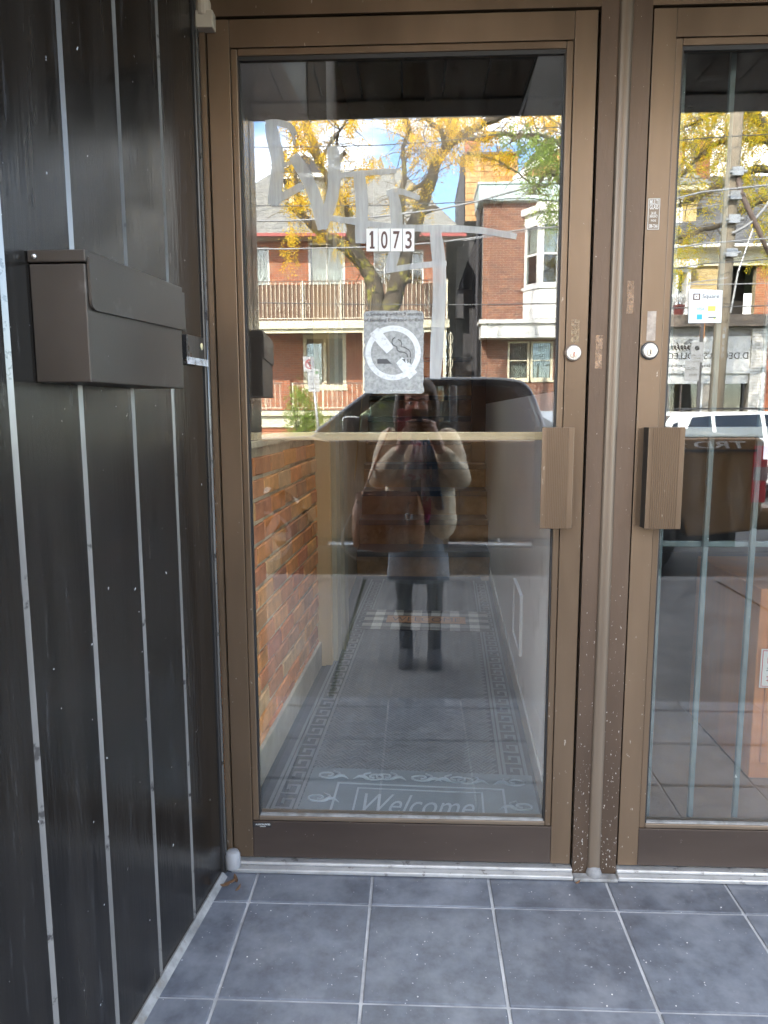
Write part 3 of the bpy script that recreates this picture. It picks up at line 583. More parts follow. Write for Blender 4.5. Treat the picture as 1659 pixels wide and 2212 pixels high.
for (s, f0, f1, hh) in (('MULTI', .15, .80, .011), ('GLASS', .15, .65, .011), ('24 HR.', .28, .48, .007), ('EMERGENCY', .18, .39, .006), ('PHONE', .30, .26, .005), ('588-7366', .15, .07, .008)):
    wdt = p1.x - p0.x; hgt = p1.z - p0.z; text('lettering', s, (p0.x + wdt * f0, -.0010, p0.z + hgt * f1), (1, 0, 0), (0, 0, 1), wdt * (1 - 2 * f0), hh, M['sticker'], sl, bold=.01)
p0 = onY(1396, 736, 0); p1 = onY(1418, 672, 0); box('tape_scrap', pm('old tape', (.36, .30, .25), .6, 0, .3, 60, .16, 60), RD_, p0.x, p1.x, -.0006, -.0001, p0.z, p1.z)
p0 = onY(1232, 760, 0); p1 = onY(1252, 690, 0); box('tape_scrap', film('tape residue', (.45, .33, .2), .0, .6, 120, (.45, .6)), LD, p0.x, p1.x, -.0006, -.0002, p0.z + .02, p1.z)
# payment sticker on the right pane
p0 = onY(1487, 698, .0145); p1 = onY(1559, 624, .0145)
PS = poly_d('payment_sticker', [(1489, 624), (1561, 627), (1558, 697), (1487, 698)], .0152, film('payment film', (.80, .84, .84), .80, .90, 10), RD_)
def pst(x0, y0, x1, y1, mat, name='print'): a = onY(x0, y1, .0145); c_ = onY(x1, y0, .0145); return box(name, mat, PS, a.x, c_.x, .0144, .0149, a.z, c_.z)
pst(1497, 634, 1513, 648, M['ink']); a = onY(1500, 645.5, .0143); c_ = onY(1510, 636.5, .0143); box('print', M['sticker'], PS, a.x, c_.x, .0140, .0143, a.z, c_.z); a = onY(1503.5, 642.5, .0139); c_ = onY(1506.5, 639.5, .0139); box('print', M['ink'], PS, a.x, c_.x, .0137, .0139, a.z, c_.z)
for (s, x0, x1, yb, yt, mt) in (('Square', 1517, 1554, 647, 635, M['greyink']), ('VISA', 1505, 1522, 671, 664, plain('blue print', (.10, .30, .62), .5))):
    a = onY(x0, yb, .0145); c_ = onY(x1, yt, .0145); text('lettering', s, (a.x, .0143, a.z), (1, 0, 0), (0, 0, 1), c_.x - a.x, c_.z - a.z, mt, PS)
pst(1529, 661, 1546, 672, plain('yellow print', (.72, .70, .10), .5)); pst(1505, 679, 1517, 690, plain('blue tile', (.02, .35, .75), .5)); pst(1530, 684, 1547, 686.5, M['greyink']); pst(1541, 687, 1546, 690, plain('lime print', (.5, .75, .12), .5))
# ------------------------------------------------------------------ corridor behind the left door
LX = lambda y: -.512 + .0465 * y
RX = lambda y: .432 + .0475 * y
FL = bpy.data.objects.new('corridor_floor', None); COL.objects.link(FL); FL['kind'] = 'structure'
b = MB(); b.box(-.75, .75, .061, 6.5, -.05, -.002); b.build('floor_slab', M['rubber_lo'], FL)
CB = thing('corridor_brick_wall', 'old orange brick wall along the left of the corridor behind the glass', 'wall', (-.55, .9, 0))
def obox(o, du, dv, a0, a1, d0, d1, z0, z1):        # a box in a frame (o, du along, dv across)
    P = lambda a, d, z: (o[0] + du[0] * a + dv[0] * d, o[1] + du[1] * a + dv[1] * d, z)
    return [P(a0, d0, z0), P(a1, d0, z0), P(a1, d1, z0), P(a0, d1, z0), P(a0, d0, z1), P(a1, d0, z1), P(a1, d1, z1), P(a0, d1, z1)]
du = Vector((.0465, 1, 0)).normalized(); dn = Vector((du.y, -du.x, 0))     # along the corridor, and away from the brick wall
WO = Vector((LX(.08), .08, 0)); WL = 1.535
b = MB(); b.hexa(obox(WO, du, dn, 0, WL, -.10, -.001, -.01, 1.125)); b.build('mortar', M['mortar_in'], CB)
BL, BH, BJ = .203, .061, .0125; rb = random.Random(5); shapes = {}
row = 0; z = .004
ang = math.atan2(du.y, du.x)
while z < 1.07:
    a = -(BL / 2 if row % 2 else 0)
    while a < WL - .02:
        a0, a1 = max(a, 0.0), min(a + BL, WL); ln = round(a1 - a0, 3)
        if ln > .03:
            key = (ln, rb.randrange(4))
            if key not in shapes:
                v = MB(); h = ln / 2; t = .0075; e = lambda: rb.uniform(.002, .006)
                v.add([(-h, 0, 0), (h, 0, 0), (h, 0, BH), (-h, 0, BH), (-h + e(), -t, e()), (h - e(), -t - .001, e()), (h - e(), -t, BH - e()), (-h + e(), -t + .001, BH - e()), (0, -t - .0012, e()), (0, -t - .0008, BH - e())],
                      [(4, 8, 9, 7), (8, 5, 6, 9), (0, 1, 5, 8, 4), (1, 2, 6, 5), (2, 3, 7, 9, 6), (3, 0, 4, 7)])
                o = v.build('brick', M['brick_in']); shapes[key] = o
            else:
                o = shapes[key].copy(); COL.objects.link(o); o.parent = None; o.matrix_parent_inverse = Matrix()
            p = WO + du * ((a0 + a1) / 2); o.location = (p.x, p.y, z + rb.uniform(-.002, .002)); o.rotation_euler = (0, rb.uniform(-.01, .01), ang)
            par(o, CB)
        a += BL + BJ * rb.uniform(.7, 1.2)
    z += BH + BJ; row += 1
b = MB(); b.hexa(obox(WO, du, dn, 0, WL, .0, .020, -.001, .125)); b.build('plinth', pm('tan parging', (.36, .31, .24), .9, 0, .25, 6, .16, 40), CB, bevel=.006)
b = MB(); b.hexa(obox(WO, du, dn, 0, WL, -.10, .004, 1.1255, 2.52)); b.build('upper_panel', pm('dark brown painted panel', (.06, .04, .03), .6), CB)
b = MB(); b.hexa(obox(WO, du, dn, 0, WL, -.02, .016, 1.1258, 1.150)); b.build('ledge', M['mortar_in'], CB, bevel=.004)
PO = thing('door_post', 'tan painted wooden post at the end of the corridor brick wall', 'post', (-.40, 1.7, 0))
b = MB(); b.box(-.4365, -.3665, 1.60, 1.66, .001, 2.5); b.build('post_face', M['wood_jamb'], PO, bevel=.003)
b = MB(); b.box(-.4365, -.343, 1.6605, 1.83, .001, 2.5); b.build('post_stop', M['wood_jamb2'], PO, bevel=.003)
b = MB(); b.box(-.4365, -.322, 1.8305, 2.02, .001, 2.5); b.build('post_back', pm('dull tan post', (.33, .30, .24), .6), PO, bevel=.003)
IW = thing('corridor_white_wall', 'white plaster wall along the right of the corridor', 'wall', (.5, 1.5, 0))
d2 = Vector((.0475, 1, 0)).normalized(); dr = Vector((d2.y, -d2.x, 0)); WR = Vector((RX(.08), .08, 0))
b = MB(); b.hexa(obox(WR, d2, dr, 0, 6.3, 0, .06, -.01, 1.30)); b.build('plaster', M['offwall'], IW)
b = MB(); b.hexa(obox(WR, d2, dr, 0, 6.3, 0.001, .06, 1.3005, 2.53)); b.build('darkened_upper', pm('darkened brown upper wall', (.07, .055, .045), .7), IW)  # upper part given a dark colour in place of shade
b = MB(); b.hexa(obox(WR, d2, dr, 0, 3.45, -.010, -.0005, -.001, .085)); b.build('baseboard', pm('grey tan baseboard', (.50, .47, .43), .6), IW, bevel=.003)
b = MB(); a0 = 1.06; b.hexa(obox(WR, d2, dr, a0, a0 + .30, -.007, -.0006, .235, .470)); ap = b.build('access_panel', M['white'], IW, bevel=.002)
b = MB()
for (p, q, r, s) in ((a0 - .012, a0, .223, .482), (a0 + .30, a0 + .312, .223, .482), (a0, a0 + .30, .223, .235), (a0, a0 + .30, .470, .482)): b.hexa(obox(WR, d2, dr, p, q, -.013, -.0006, r, s))
b.build('panel_frame', M['white'], ap)
# plain inner walls, ceiling, added light shafts and the stairs
SH = bpy.data.objects.new('interior_shell', None); COL.objects.link(SH); SH['kind'] = 'structure'
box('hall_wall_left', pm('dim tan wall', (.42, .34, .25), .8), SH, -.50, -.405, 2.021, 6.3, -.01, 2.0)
box('hall_wall_darkened', pm('darkened hall wall', (.07, .055, .045), .8), SH, -.50, -.407, 2.021, 6.3, 2.001, 5.9)  # shade of the upper hall put into the wall colour
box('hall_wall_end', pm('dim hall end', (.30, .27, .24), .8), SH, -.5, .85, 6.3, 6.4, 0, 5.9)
shw = pm('darkened light shaft wall', (.06, .054, .048), .8)  # dark colour stands in for shade on the shaft walls
[box('added_light_shaft_wall', shw, SH, a, c, .41, 3.4, 2.531, 3.2) for (a, c) in ((-.60, -.505), (.72, .80))]; [box('added_stair_shaft_wall', shw, SH, a, c, 3.4, 6.3, 2.531, 5.93) for (a, c) in ((-.60, -.505), (.72, .80))]; box('added_shaft_ceiling', M['dark'], SH, -.60, .80, 2.40, 3.41, 3.205, 3.30); box('added_shaft_head', M['dark'], SH, -.505, .72, 3.40, 3.41, 3.30, 5.93); box('hall_lintel', M['dark'], SH, -.60, .72, .084, .401, 2.531, 2.60); box('added_shaft_ledge', M['dark'], SH, .50, .72, .41, 6.3, 2.531, 2.56)  # unseen shafts, added to carry sky light down to corridor and stairs
box('wall_above_door', M['offwall'], SH, -.6, .62, .076, .082, 2.16, 2.52)
ST = thing('staircase', 'brown carpeted staircase with dark nosings at the corridor end', 'staircase', (.1, 3.6, 0))
RI, RU, NS_ = .198, .275, 9
for k in range(NS_):
    y = 3.585 + k * RU; x0, x1 = -.40, RX(y) - .002
    box('riser', M['riser'], ST, x0, x1, y, y + .03, k * RI + (.0 if k == 0 else .0), (k + 1) * RI - .046)
    box('tread', M['tread'], ST, x0, x1, y - .022, y + RU + .03 - .0, (k + 1) * RI - .045, (k + 1) * RI, .006)
box('carriage', M['dark'], ST, -.40, .62, 3.62, 6.29, -.001, .02)
box('landing', M['tread'], ST, -.40, .75, 3.585 + NS_ * RU + .031, 6.295, NS_ * RI - .05, NS_ * RI)
HR = thing('stair_handrail', 'tan wooden handrail rising along the left of the stairs', 'handrail', (-.34, 3.6, .8))
p0 = onY(760, 1036, 3.45); dz = RI / RU
b = MB(); b.tube([(p0.x, 3.45, p0.z), (p0.x, 5.9, p0.z + 2.45 * dz)], .024, 12); b.build('rail', M['handrail'], HR, smooth=True)
for y in (3.8, 5.4):
    z = p0.z + (y - 3.45) * dz; b = MB(); b.tube([(p0.x, y, z - .015), (p0.x - .01, y, z - .05), (-.404, y, z - .06)], .007, 8); b.build('rail_bracket', M['steel'], HR, smooth=True)
# rubber runner with a key border and a woven relief
RN = thing('rubber_runner', 'long grey rubber runner with a key pattern border on the corridor floor', 'mat', (0, 1.6, 0))
RO = Vector((-.468, .075, 0)); RW = .90
b = MB(); b.hexa(obox(RO, du, dn, .02, 3.40, .0, RW, -.0015, .006)); b.build('runner_base', M['rubber'], RN)
def flat(b, a0, a1, d0, d1, z0=.006, z1=.0085): b.hexa(obox(RO, du, dn, a0, a1, d0, d1, z0, z1))
for side in (0, 1):
    b = MB(); o0 = .028 if side == 0 else RW - .028 - .098; bw = .098; p = .088; t = .0095
    flat(b, .03, 3.38, o0, o0 + .010); flat(b, .03, 3.38, o0 + bw - .010, o0 + bw); a = .04
    while a < 3.28:
        w0, w1 = o0 + .016, o0 + bw - .016
        for (q0, q1, s0, s1) in ((0, t, w0, w1), (t, .062, w1 - t, w1), (.062 - t, .062, w0 + .024, w1 - t), (.030, .062 - t, w0 + .024, w0 + .024 + t), (t, p, w0, w0 + t)): flat(b, a + q0, a + q1, s0, s1)
        a += p
    stuff(b.build('key_border', M['rubber_hi'], RN, fix=False))
b = MB(); c = .034; i = 0; a = .05
while a < 3.36:
    d = .137 + (c * .5 if i % 2 else 0); j = 0
    while d < RW - .14:
        sgn = 1 if (i + j) % 2 == 0 else -1
        for k in (-1, 0, 1):
            ca, cd_ = a + k * .0085, d + k * .0085 * -sgn; hx_, hd = .0105, .0105 * sgn; w_ = .0030
            P = lambda A, D, z: (RO.x + du.x * A + dn.x * D, RO.y + du.y * A + dn.y * D, z)
            n_ = Vector((-hd, hx_, 0)).normalized() * w_
            q = [(ca - hx_ - n_.x, cd_ - hd - n_.y), (ca + hx_ - n_.x, cd_ + hd - n_.y), (ca + hx_ + n_.x, cd_ + hd + n_.y), (ca - hx_ + n_.x, cd_ - hd + n_.y)]
            b.add([P(u[0], u[1], .0060) for u in q] + [P(u[0], u[1], .0082) for u in q], [(4, 5, 6, 7), (0, 1, 5, 4), (1, 2, 6, 5), (2, 3, 7, 6), (3, 0, 4, 7)])
        d += c; j += 1
    a += c * .62; i += 1
stuff(b.build('woven_relief', M['rubber_hi'], RN, fix=False))
# pale rubber welcome mat just inside the door
WM = thing('welcome_mat', 'pale grey rubber mat with raised script Welcome just inside the door', 'mat', (.05, .32, .008))
mo = Vector((-.335, .095, 0)); mw, ml = .75, .455
def mbox(b, a0, a1, d0, d1, z0, z1): b.hexa(obox(mo, du, dn, a0, a1, d0, d1, z0, z1))
b = MB(); mbox(b, 0, ml, 0, mw, .0088, .0145); b.build('mat_base', M['mat_pale'], WM, bevel=.004)
b = MB()
for (p, q, r, s) in ((.105, .112, .10, mw - .10), (.345, .352, .10, mw - .10), (.112, .345, .10, .107), (.112, .345, mw - .107, mw - .10), (.14, .146, .17, mw - .17), (.318, .324, .17, mw - .17), (.146, .318, .17, .176), (.146, .318, mw - .176, mw - .17)): mbox(b, p, q, r, s, .0145, .0168)
b.build('mat_frame', M['mat_relief'], WM)
text('script', 'Welcome', (mo + du * .172 + dn * .20) + Vector((0, 0, .0170)), dn, du, mw - .40, .115, M['mat_relief'], WM, shear=.35)
for (ca, cd_, sg) in ((.40, .06, 1), (.40, mw - .06, -1), (.055, .06, 1), (.055, mw - .06, -1), (.25, .05, 1), (.25, mw - .05, -1), (.405, mw / 2 - .12, 1), (.405, mw / 2 + .12, -1), (.405, mw / 2, 1), (.40, .22, -1), (.40, mw - .22, 1)):
    b = MB(); pts = []
    for k in range(15):
        t = k / 14; r_ = .036 * (1 - .75 * t); th = sg * (R(20) + t * R(520)); pts.append(mo + du * (ca + r_ * math.cos(th) * .8) + dn * (cd_ + r_ * math.sin(th) * 1.3) + Vector((0, 0, .0150)))
    b.tube(pts, .0038, 6)
    pts = [mo + du * (ca - .02 + .02 * math.sin(t * 2.1)) + dn * (cd_ + sg * (.02 + .035 * t)) + Vector((0, 0, .0148)) for t in (0, .5, 1, 1.5)]
    b.tube(pts, [.006, .008, .005, .001], 6)
    b.build('scroll_relief', M['mat_relief'], WM, smooth=True)
# checked woven mat by the stairs
CM = thing('checked_mat', 'black and white checked woven mat with a tan panel reading WELCOME near the stairs', 'mat', (.1, 2.4, .008))
co_ = Vector((-.272, 2.19, 0)); cw, cl = .735, .41
def cbox(b, a0, a1, d0, d1, z0, z1): b.hexa(obox(co_, du, dn, a0, a1, d0, d1, z0, z1))
b = MB(); cbox(b, 0, cl, 0, cw, .0088, .012); b.build('mat_base', M['mat_dark'], CM)
bw_, bg_ = MB(), MB(); n, m_ = 13, 7
for i in range(n):
    for j in range(m_):
        if i % 2 and j % 2: cbox(bw_, cl * j / m_, cl * (j + 1) / m_, cw * i / n, cw * (i + 1) / n, .012, .0138)
        elif i % 2 or j % 2: cbox(bg_, cl * j / m_, cl * (j + 1) / m_, cw * i / n, cw * (i + 1) / n, .012, .0130)
stuff(bw_.build('white_check', M['mat_white'], CM)); stuff(bg_.build('grey_check', pm('grey woven mat', (.30, .285, .27), .95, 0, .15, 30, .16, 200), CM))
b = MB(); cbox(b, .135, .275, .135, cw - .135, .0141, .0152); b.build('panel', M['mat_tan'], CM)
text('lettering', 'WELCOME', (co_ + du * .165 + dn * .165) + Vector((0, 0, .0155)), dn, du, cw - .33, .085, M['mat_dark'], CM, bold=-.01)

# ------------------------------------------------------------------ shop behind the right door
box('shop_floor', M['shopfloor'], SH, .53, 4.2, .061, 5.0, -.05, -.001)
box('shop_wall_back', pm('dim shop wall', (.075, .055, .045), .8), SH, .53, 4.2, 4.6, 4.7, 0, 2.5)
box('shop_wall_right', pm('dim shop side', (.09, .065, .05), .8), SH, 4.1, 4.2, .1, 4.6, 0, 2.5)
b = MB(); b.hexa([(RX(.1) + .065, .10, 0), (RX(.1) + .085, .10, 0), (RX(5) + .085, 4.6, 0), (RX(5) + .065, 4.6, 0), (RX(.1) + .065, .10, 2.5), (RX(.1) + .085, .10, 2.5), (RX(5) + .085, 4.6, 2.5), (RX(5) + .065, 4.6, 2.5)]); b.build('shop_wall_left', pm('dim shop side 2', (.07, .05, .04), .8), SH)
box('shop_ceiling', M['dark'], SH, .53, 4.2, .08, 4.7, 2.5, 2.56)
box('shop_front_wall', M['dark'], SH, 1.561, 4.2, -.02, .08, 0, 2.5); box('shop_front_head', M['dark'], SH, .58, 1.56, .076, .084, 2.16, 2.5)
box('front_wall_right', M['brick_brown'] if False else pm('painted front wall', (.10, .085, .075), .7), SH, 2.6, 7.0, -1.17, -1.06, SW, 2.62)
SB = thing('security_bars', 'grey green painted steel security bars behind the right door pane', 'grille', (.95, .1, 0))
for k, px in enumerate((1427, 1526, 1628)):
    x = onY(px, 1120, .10).x
    b = MB(); b.box(x - .0068, x + .0068, .092, .1056, .03, 2.40); b.build('bar', M['barpaint'], SB, bevel=.002)
for k in range(1, 4):
    x = onY(1628, 1120, .10).x + .122 * k; b = MB(); b.box(x - .0068, x + .0068, .092, .1056, .03, 2.40); b.build('bar', M['barpaint'], SB, bevel=.002)
z = onY(1480, 1176, .10).z
b = MB(); b.box(.60, 1.52, .1060, .119, z - .0075, z + .0075); b.build('cross_bar', M['barpaint'], SB, bevel=.002)
z = onY(1560, 933, .07).z; box('push_bar', pm('grey push bar', (.30, .30, .29), .4, .3), RD_, EX0 + .05, EX1 - .05, .060, .075, z - .013, z + .013, .002)
CA = thing('wooden_cabinet', 'orange brown wooden cabinet with a red and white notice at the right edge', 'cabinet', (1.4, .7, 0))
p = onY(1636, 1400, .55); zt = onY(1640, 1272, .55).z
b = MB(); b.box(p.x, p.x + .8, .55, 1.1, .0, zt); b.build('carcass', M['cabinet'], CA, bevel=.004)
box('door_panel', M['cabinet'], CA, p.x + .03, p.x + .40, .538, .549, .06, zt - .04, .003)
a = onY(1641, 1486, .53); c = onY(1641, 1403, .53)
nt_ = box('notice', M['sticker'], CA, a.x, a.x + .13, .5335, .5365, a.z, c.z)
b = MB(); e = .004; x0, x1, z0, z1_ = a.x + e, a.x + .13 - e, a.z + e, c.z - e
for (p_, q_, r_, s_) in ((x0, x1, z0, z0 + .002), (x0, x1, z1_ - .002, z1_), (x0, x0 + .002, z0 + .002, z1_ - .002), (x1 - .002, x1, z0 + .002, z1_ - .002)): b.box(p_, q_, .5325, .5333, r_, s_)
for (f0, f1, h0, h1, t0) in ((.16, .34, .70, .72, 0), (.14, .16, .64, .80, 0), (.20, .22, .62, .82, 0), (.28, .30, .60, .84, 0), (.16, .36, .78, .80, 0), (.14, .36, .16, .18, 0), (.18, .20, .12, .30, 0), (.28, .30, .10, .32, 0), (.14, .34, .26, .28, 0), (.45, .70, .68, .70, 0), (.55, .57, .6, .82, 0), (.45, .72, .2, .22, 0), (.56, .58, .1, .3, 0)):
    W_, H_ = x1 - x0, z1_ - z0; b.box(x0 + W_ * f0, x0 + W_ * f1, .5325, .5333, z0 + H_ * h0, z0 + H_ * h1)
b.build('red_print', M['redink'], nt_)
b = MB()
for (f0, f1, h0, h1) in ((.14, .30, .50, .52), (.12, .36, .44, .455), (.22, .24, .36, .50), (.5, .8, .45, .465), (.62, .64, .38, .52)): W_, H_ = x1 - x0, z1_ - z0; b.box(x0 + W_ * f0, x0 + W_ * f1, .5325, .5333, z0 + H_ * h0, z0 + H_ * h1)
b.build('dark_print', M['black'], nt_)
a = onY(1648, 992, .024); c = onY(1648, 944, .024); box('paper_note', pm('pale paper', (.72, .72, .82), .8), RD_, a.x, a.x + .07, .0232, .0238, a.z, c.z)
# leaves blown into the corner
for (x, y, rz, s) in ((-.452, -.072, .5, .018), (-.440, -.060, 2.0, .017), (-.425, -.098, 1.2, .013), (-.462, -.085, .1, .016), (.47, -.04, .4, .009)):
    b = MB(); b.add([(-s, 0, .004), (-.3 * s, .32 * s, .002), (.6 * s, .25 * s, .005), (s, 0, .010), (.5 * s, -.3 * s, .004), (-.3 * s, -.3 * s, .0015)], [(0, 1, 2, 3, 4, 5)])
    b.add([(-s, 0, .0045), (-.3 * s, .32 * s, .0025), (.6 * s, .25 * s, .0055), (s, 0, .0105), (.5 * s, -.3 * s, .0045), (-.3 * s, -.3 * s, .002)], [(5, 4, 3, 2, 1, 0)])
    o = b.build('fallen_leaf', pm('dry leaf', (.085, .042, .018), .8, 0, .4, 60), None, fix=False); o.location = (x, y, .001); o.rotation_euler = (0, 0, rz)
    tag(o, {0: 'dry yellow brown leaf caught beside the door pivot', 1: 'dry leaf lying under the door pivot', 2: 'single small curled leaf on the tile before the pivot', 3: 'dry leaf against the black wall base', 4: 'small dry leaf on the sill below the centre post'}[[-.452, -.440, -.425, -.462, .47].index(x)], 'leaf', 'leaves blown into the entrance')

b = MB()
for k in range(150):
    x, y, s_ = random.uniform(-.5, 1.6), random.uniform(-.95, -.03), random.uniform(.0008, .0022)
    if x < WX(y) + .01: continue
    b.add([(x - s_, y, .0010), (x, y - s_, .0010), (x + s_, y, .0010), (x, y + s_, .0010), (x, y, .0010 + s_)], [(0, 1, 4), (1, 2, 4), (2, 3, 4), (3, 0, 4)])
stuff(b.build('grit', pm('pale grit', (.45, .45, .44), .9), PF, fix=False))
# ------------------------------------------------------------------ houses over the road
def shingles(name, parent, P00, P10, P01, P11, mat, rowh=.14, ln=.30, lift=.012):
    """rows of single shingles over a four sided roof slope; P00-P10 eave, P01-P11 ridge"""
    P00, P10, P01, P11 = map(Vector, (P00, P10, P01, P11)); h = ((P01 - P00).length + (P11 - P10).length) / 2; n = max(2, int(h / rowh)); vs = []; fs = []
    nr = (P10 - P00).cross(P01 - P00)
    if nr.length < 1e-6: nr = (P10 - P00).cross(P11 - P00)
    nr = nr.normalized(); nr = nr if nr.z > 0 else -nr; rg = random.Random(len(name) + n)
    for j in range(n):
        a0, a1 = P00.lerp(P01, j / n), P10.lerp(P11, j / n); b0, b1 = P00.lerp(P01, (j + 1.12) / n), P10.lerp(P11, (j + 1.12) / n)
        w0 = (a1 - a0).length; m = max(1, int(w0 / ln)); off = rg.random() * .5 / m
        for i in range(m + 1):
            s0, s1 = max(0, (i - off * m) / m), min(1, (i + 1 - off * m) / m - .012 / max(w0, .1))
            if s1 - s0 < .01: continue
            o = len(vs); t = lift * rg.uniform(.7, 1.35)
            lo0, lo1, hi0, hi1 = a0.lerp(a1, s0), a0.lerp(a1, s1), b0.lerp(b1, s0), b0.lerp(b1, s1)
            vs += [tuple(lo0), tuple(lo1), tuple(lo0 + nr * t), tuple(lo1 + nr * t), tuple(hi0 + nr * .002), tuple(hi1 + nr * .002)]
            fs += [(o + 2, o + 3, o + 5, o + 4), (o, o + 1, o + 3, o + 2), (o, o + 2, o + 4), (o + 1, o + 5, o + 3)]
    b = MB(); b.v = vs; b.f = fs; b.m = [0] * len(fs); return stuff(b.build(name, mat, parent, fix=False))
def window(parent, x0, x1, z0, z1, y, frame=M['white'], cols=1, rows_=2, fw=.06, depth=.10, curtain=None, muntin=.03, sill=True):
    """a window in a wall that faces +y: frame, panes, bars, sill, curtain and a dark room behind"""
    b = MB()
    for (p, q, r, s) in ((x0, x0 + fw, z0, z1), (x1 - fw, x1, z0, z1), (x0 + fw, x1 - fw, z0, z0 + fw), (x0 + fw, x1 - fw, z1 - fw, z1)): b.box(p, q, y - depth, y - .01, r, s)
    wd = b.build('window', frame, parent, fix=False); ix0, ix1, iz0, iz1 = x0 + fw, x1 - fw, z0 + fw, z1 - fw
    for i in range(1, cols): x = ix0 + (ix1 - ix0) * i / cols; box('muntin', frame, wd, x - muntin / 2, x + muntin / 2, y - depth + .01, y - .03, iz0, iz1)
    for j in range(1, rows_): z = iz0 + (iz1 - iz0) * j / rows_; box('muntin', frame, wd, ix0, ix1, y - depth + .014, y - .034, z - muntin / 2, z + muntin / 2)
    box('pane', M['glass_house'], wd, ix0, ix1, y - depth + .028, y - depth + .034, iz0, iz1)
    box('room', M['dark'], wd, ix0 - .1, ix1 + .1, y - depth - .66, y - depth - .60, iz0 - .1, iz1 + .1)
    if sill: box('sill', frame, wd, x0 - .05, x1 + .05, y - .02, y + .06, z0 - .07, z0 - .002)
    if curtain:
        b = MB(); n = 40
        for i in range(n):
            xa, xb = ix0 + (ix1 - ix0) * i / n, ix0 + (ix1 - ix0) * (i + 1) / n; ya, yb = [y - depth - .10 + .03 * math.sin(k * 1.35) for k in (i, i + 1)]
            t = abs((i + .5) / n - .5) * 2
            zl = iz0 + (iz1 - iz0) * (.0 if curtain == 'full' else max(0, .62 - 1.3 * t)) 
            b.add([(xa, ya, zl), (xb, yb, zl), (xb, yb, iz1), (xa, ya, iz1), (xa, ya - .004, zl), (xb, yb - .004, zl), (xb, yb - .004, iz1), (xa, ya - .004, iz1)], [(0, 1, 2, 3), (7, 6, 5, 4)])
        b.build('curtain', CURT, wd, fix=False)
    return wd
CURT = pm('pale curtain', (.70, .68, .62), .9, 0, .1, 5, .02)
# ---- left house: red brick, two storey porch, grey roof
YL, YB = -23.6, -21.9
HL = thing('brick_house', 'red brick house with a balcony over its porch and a grey shingled roof', 'house', (-2.5, -26, 0))
lx0, lx1 = -7.4, ax(962, YL); zg, zp, zf2, ze = -.25, az(885, YB), az(697, YB), az(512, YL)
def dz(y, Y): return az(y, Y)
holes = [(ax(670, YL), ax(747, YL), zf2 + .05, dz(522, YL)), (ax(808, YL), ax(914, YL), zf2 + .3, dz(543, YL)), (-6.2, -4.9, zf2 + .5, dz(530, YL)), (ax(655, YL), ax(748, YL), dz(838, YL), dz(722, YL)), (ax(840, YL), ax(905, YL), zp, dz(735, YL)), (-6.4, -5.0, dz(838, YL), dz(730, YL))]
mortar_wall('wall', HL, lx0, lx1, zg, ze + .1, YL, .25, holes, M['mortar'])
bricks('brick', HL, lx0, lx1, zg, ze + .1, YL, holes, M['brick_red'])
box('side_wall', M['slate_dark'], HL, lx1 - .28, lx1 - .004, YL - 9.5, YL - .252, zg, ze + .1); box('side_wall', M['slate_dark'], HL, lx0 + .004, lx0 + .28, YL - 9.5, YL - .252, zg, ze + .1); box('back_wall', M['slate_dark'], HL, lx0, lx1, YL - 9.8, YL - 9.51, zg, ze + .1)
window(HL, *holes[0], YL, M['white'], 2, 1, .06, .12, 'swag'); window(HL, *holes[1], YL, M['white'], 5, 4, .05, .12, None, .022); window(HL, *holes[2], YL, M['white'], 2, 1, .06, .12, 'full')
window(HL, *holes[3], YL, M['cream'], 2, 1, .12, .12, 'full', .10); window(HL, *holes[5], YL, M['cream'], 2, 1, .1, .12, 'full')
dr_ = box('door', M['cream'], HL, holes[4][0] + .06, holes[4][1] - .06, YL - .16, YL - .11, zp, holes[4][3] - .06); box('handle', M['steel'], dr_, holes[4][0] + .14, holes[4][0] + .20, YL - .108, YL - .07, zp + .95, zp + 1.05); box('room', M['dark'], HL, holes[4][0] - .1, holes[4][1] + .1, YL - .8, YL - .7, zp - .1, holes[4][3] + .1)
# porch floor, balcony floor, fascia boards
bx0, bx1 = -6.6, ax(966, YB)
pd = box('porch_deck', M['concrete'], HL, bx0, bx1, YL + .0, YB + .10, zp - .16, zp); box('porch_band', M['cream'], pd, bx0, bx1, YB + .101, YB + .16, zp - .18, zp - .03); box('porch_band', M['cream'], pd, bx0 + .1, bx1 - .1, YB - .02, YB + .03, zp - .55, zp - .20); box('porch_base', M['brick_red'], pd, bx0, bx1, YL, YB - .03, zg, zp - .165)
bd = box('balcony_deck', M['cream'], HL, bx0, bx1, YL + .0, YB + .12, zf2 - .05, zf2 + .04); box('balcony_band', M['cream'], bd, bx0 - .05, bx1 + .05, YB + .121, YB + .17, zf2 - .17, zf2 + .07); box('balcony_trim', M['iron_dark'], bd, bx0, bx1, YB + .09, YB + .118, zf2 + .071, zf2 + .10); box('balcony_soffit', M['cream'], bd, bx0 + .05, bx1 - .05, YL + .02, YB + .05, zf2 - .11, zf2 - .051); box('porch_beam', M['cream'], bd, bx0 + .02, bx1 - .02, YB - .06, YB + .08, zf2 - .30, zf2 - .112)
box('privacy_screen', M['brown_screen'], HL, bx0 + .03, bx1 - .03, YB - .02, YB - .012, zf2 + .10, dz(612, YB))
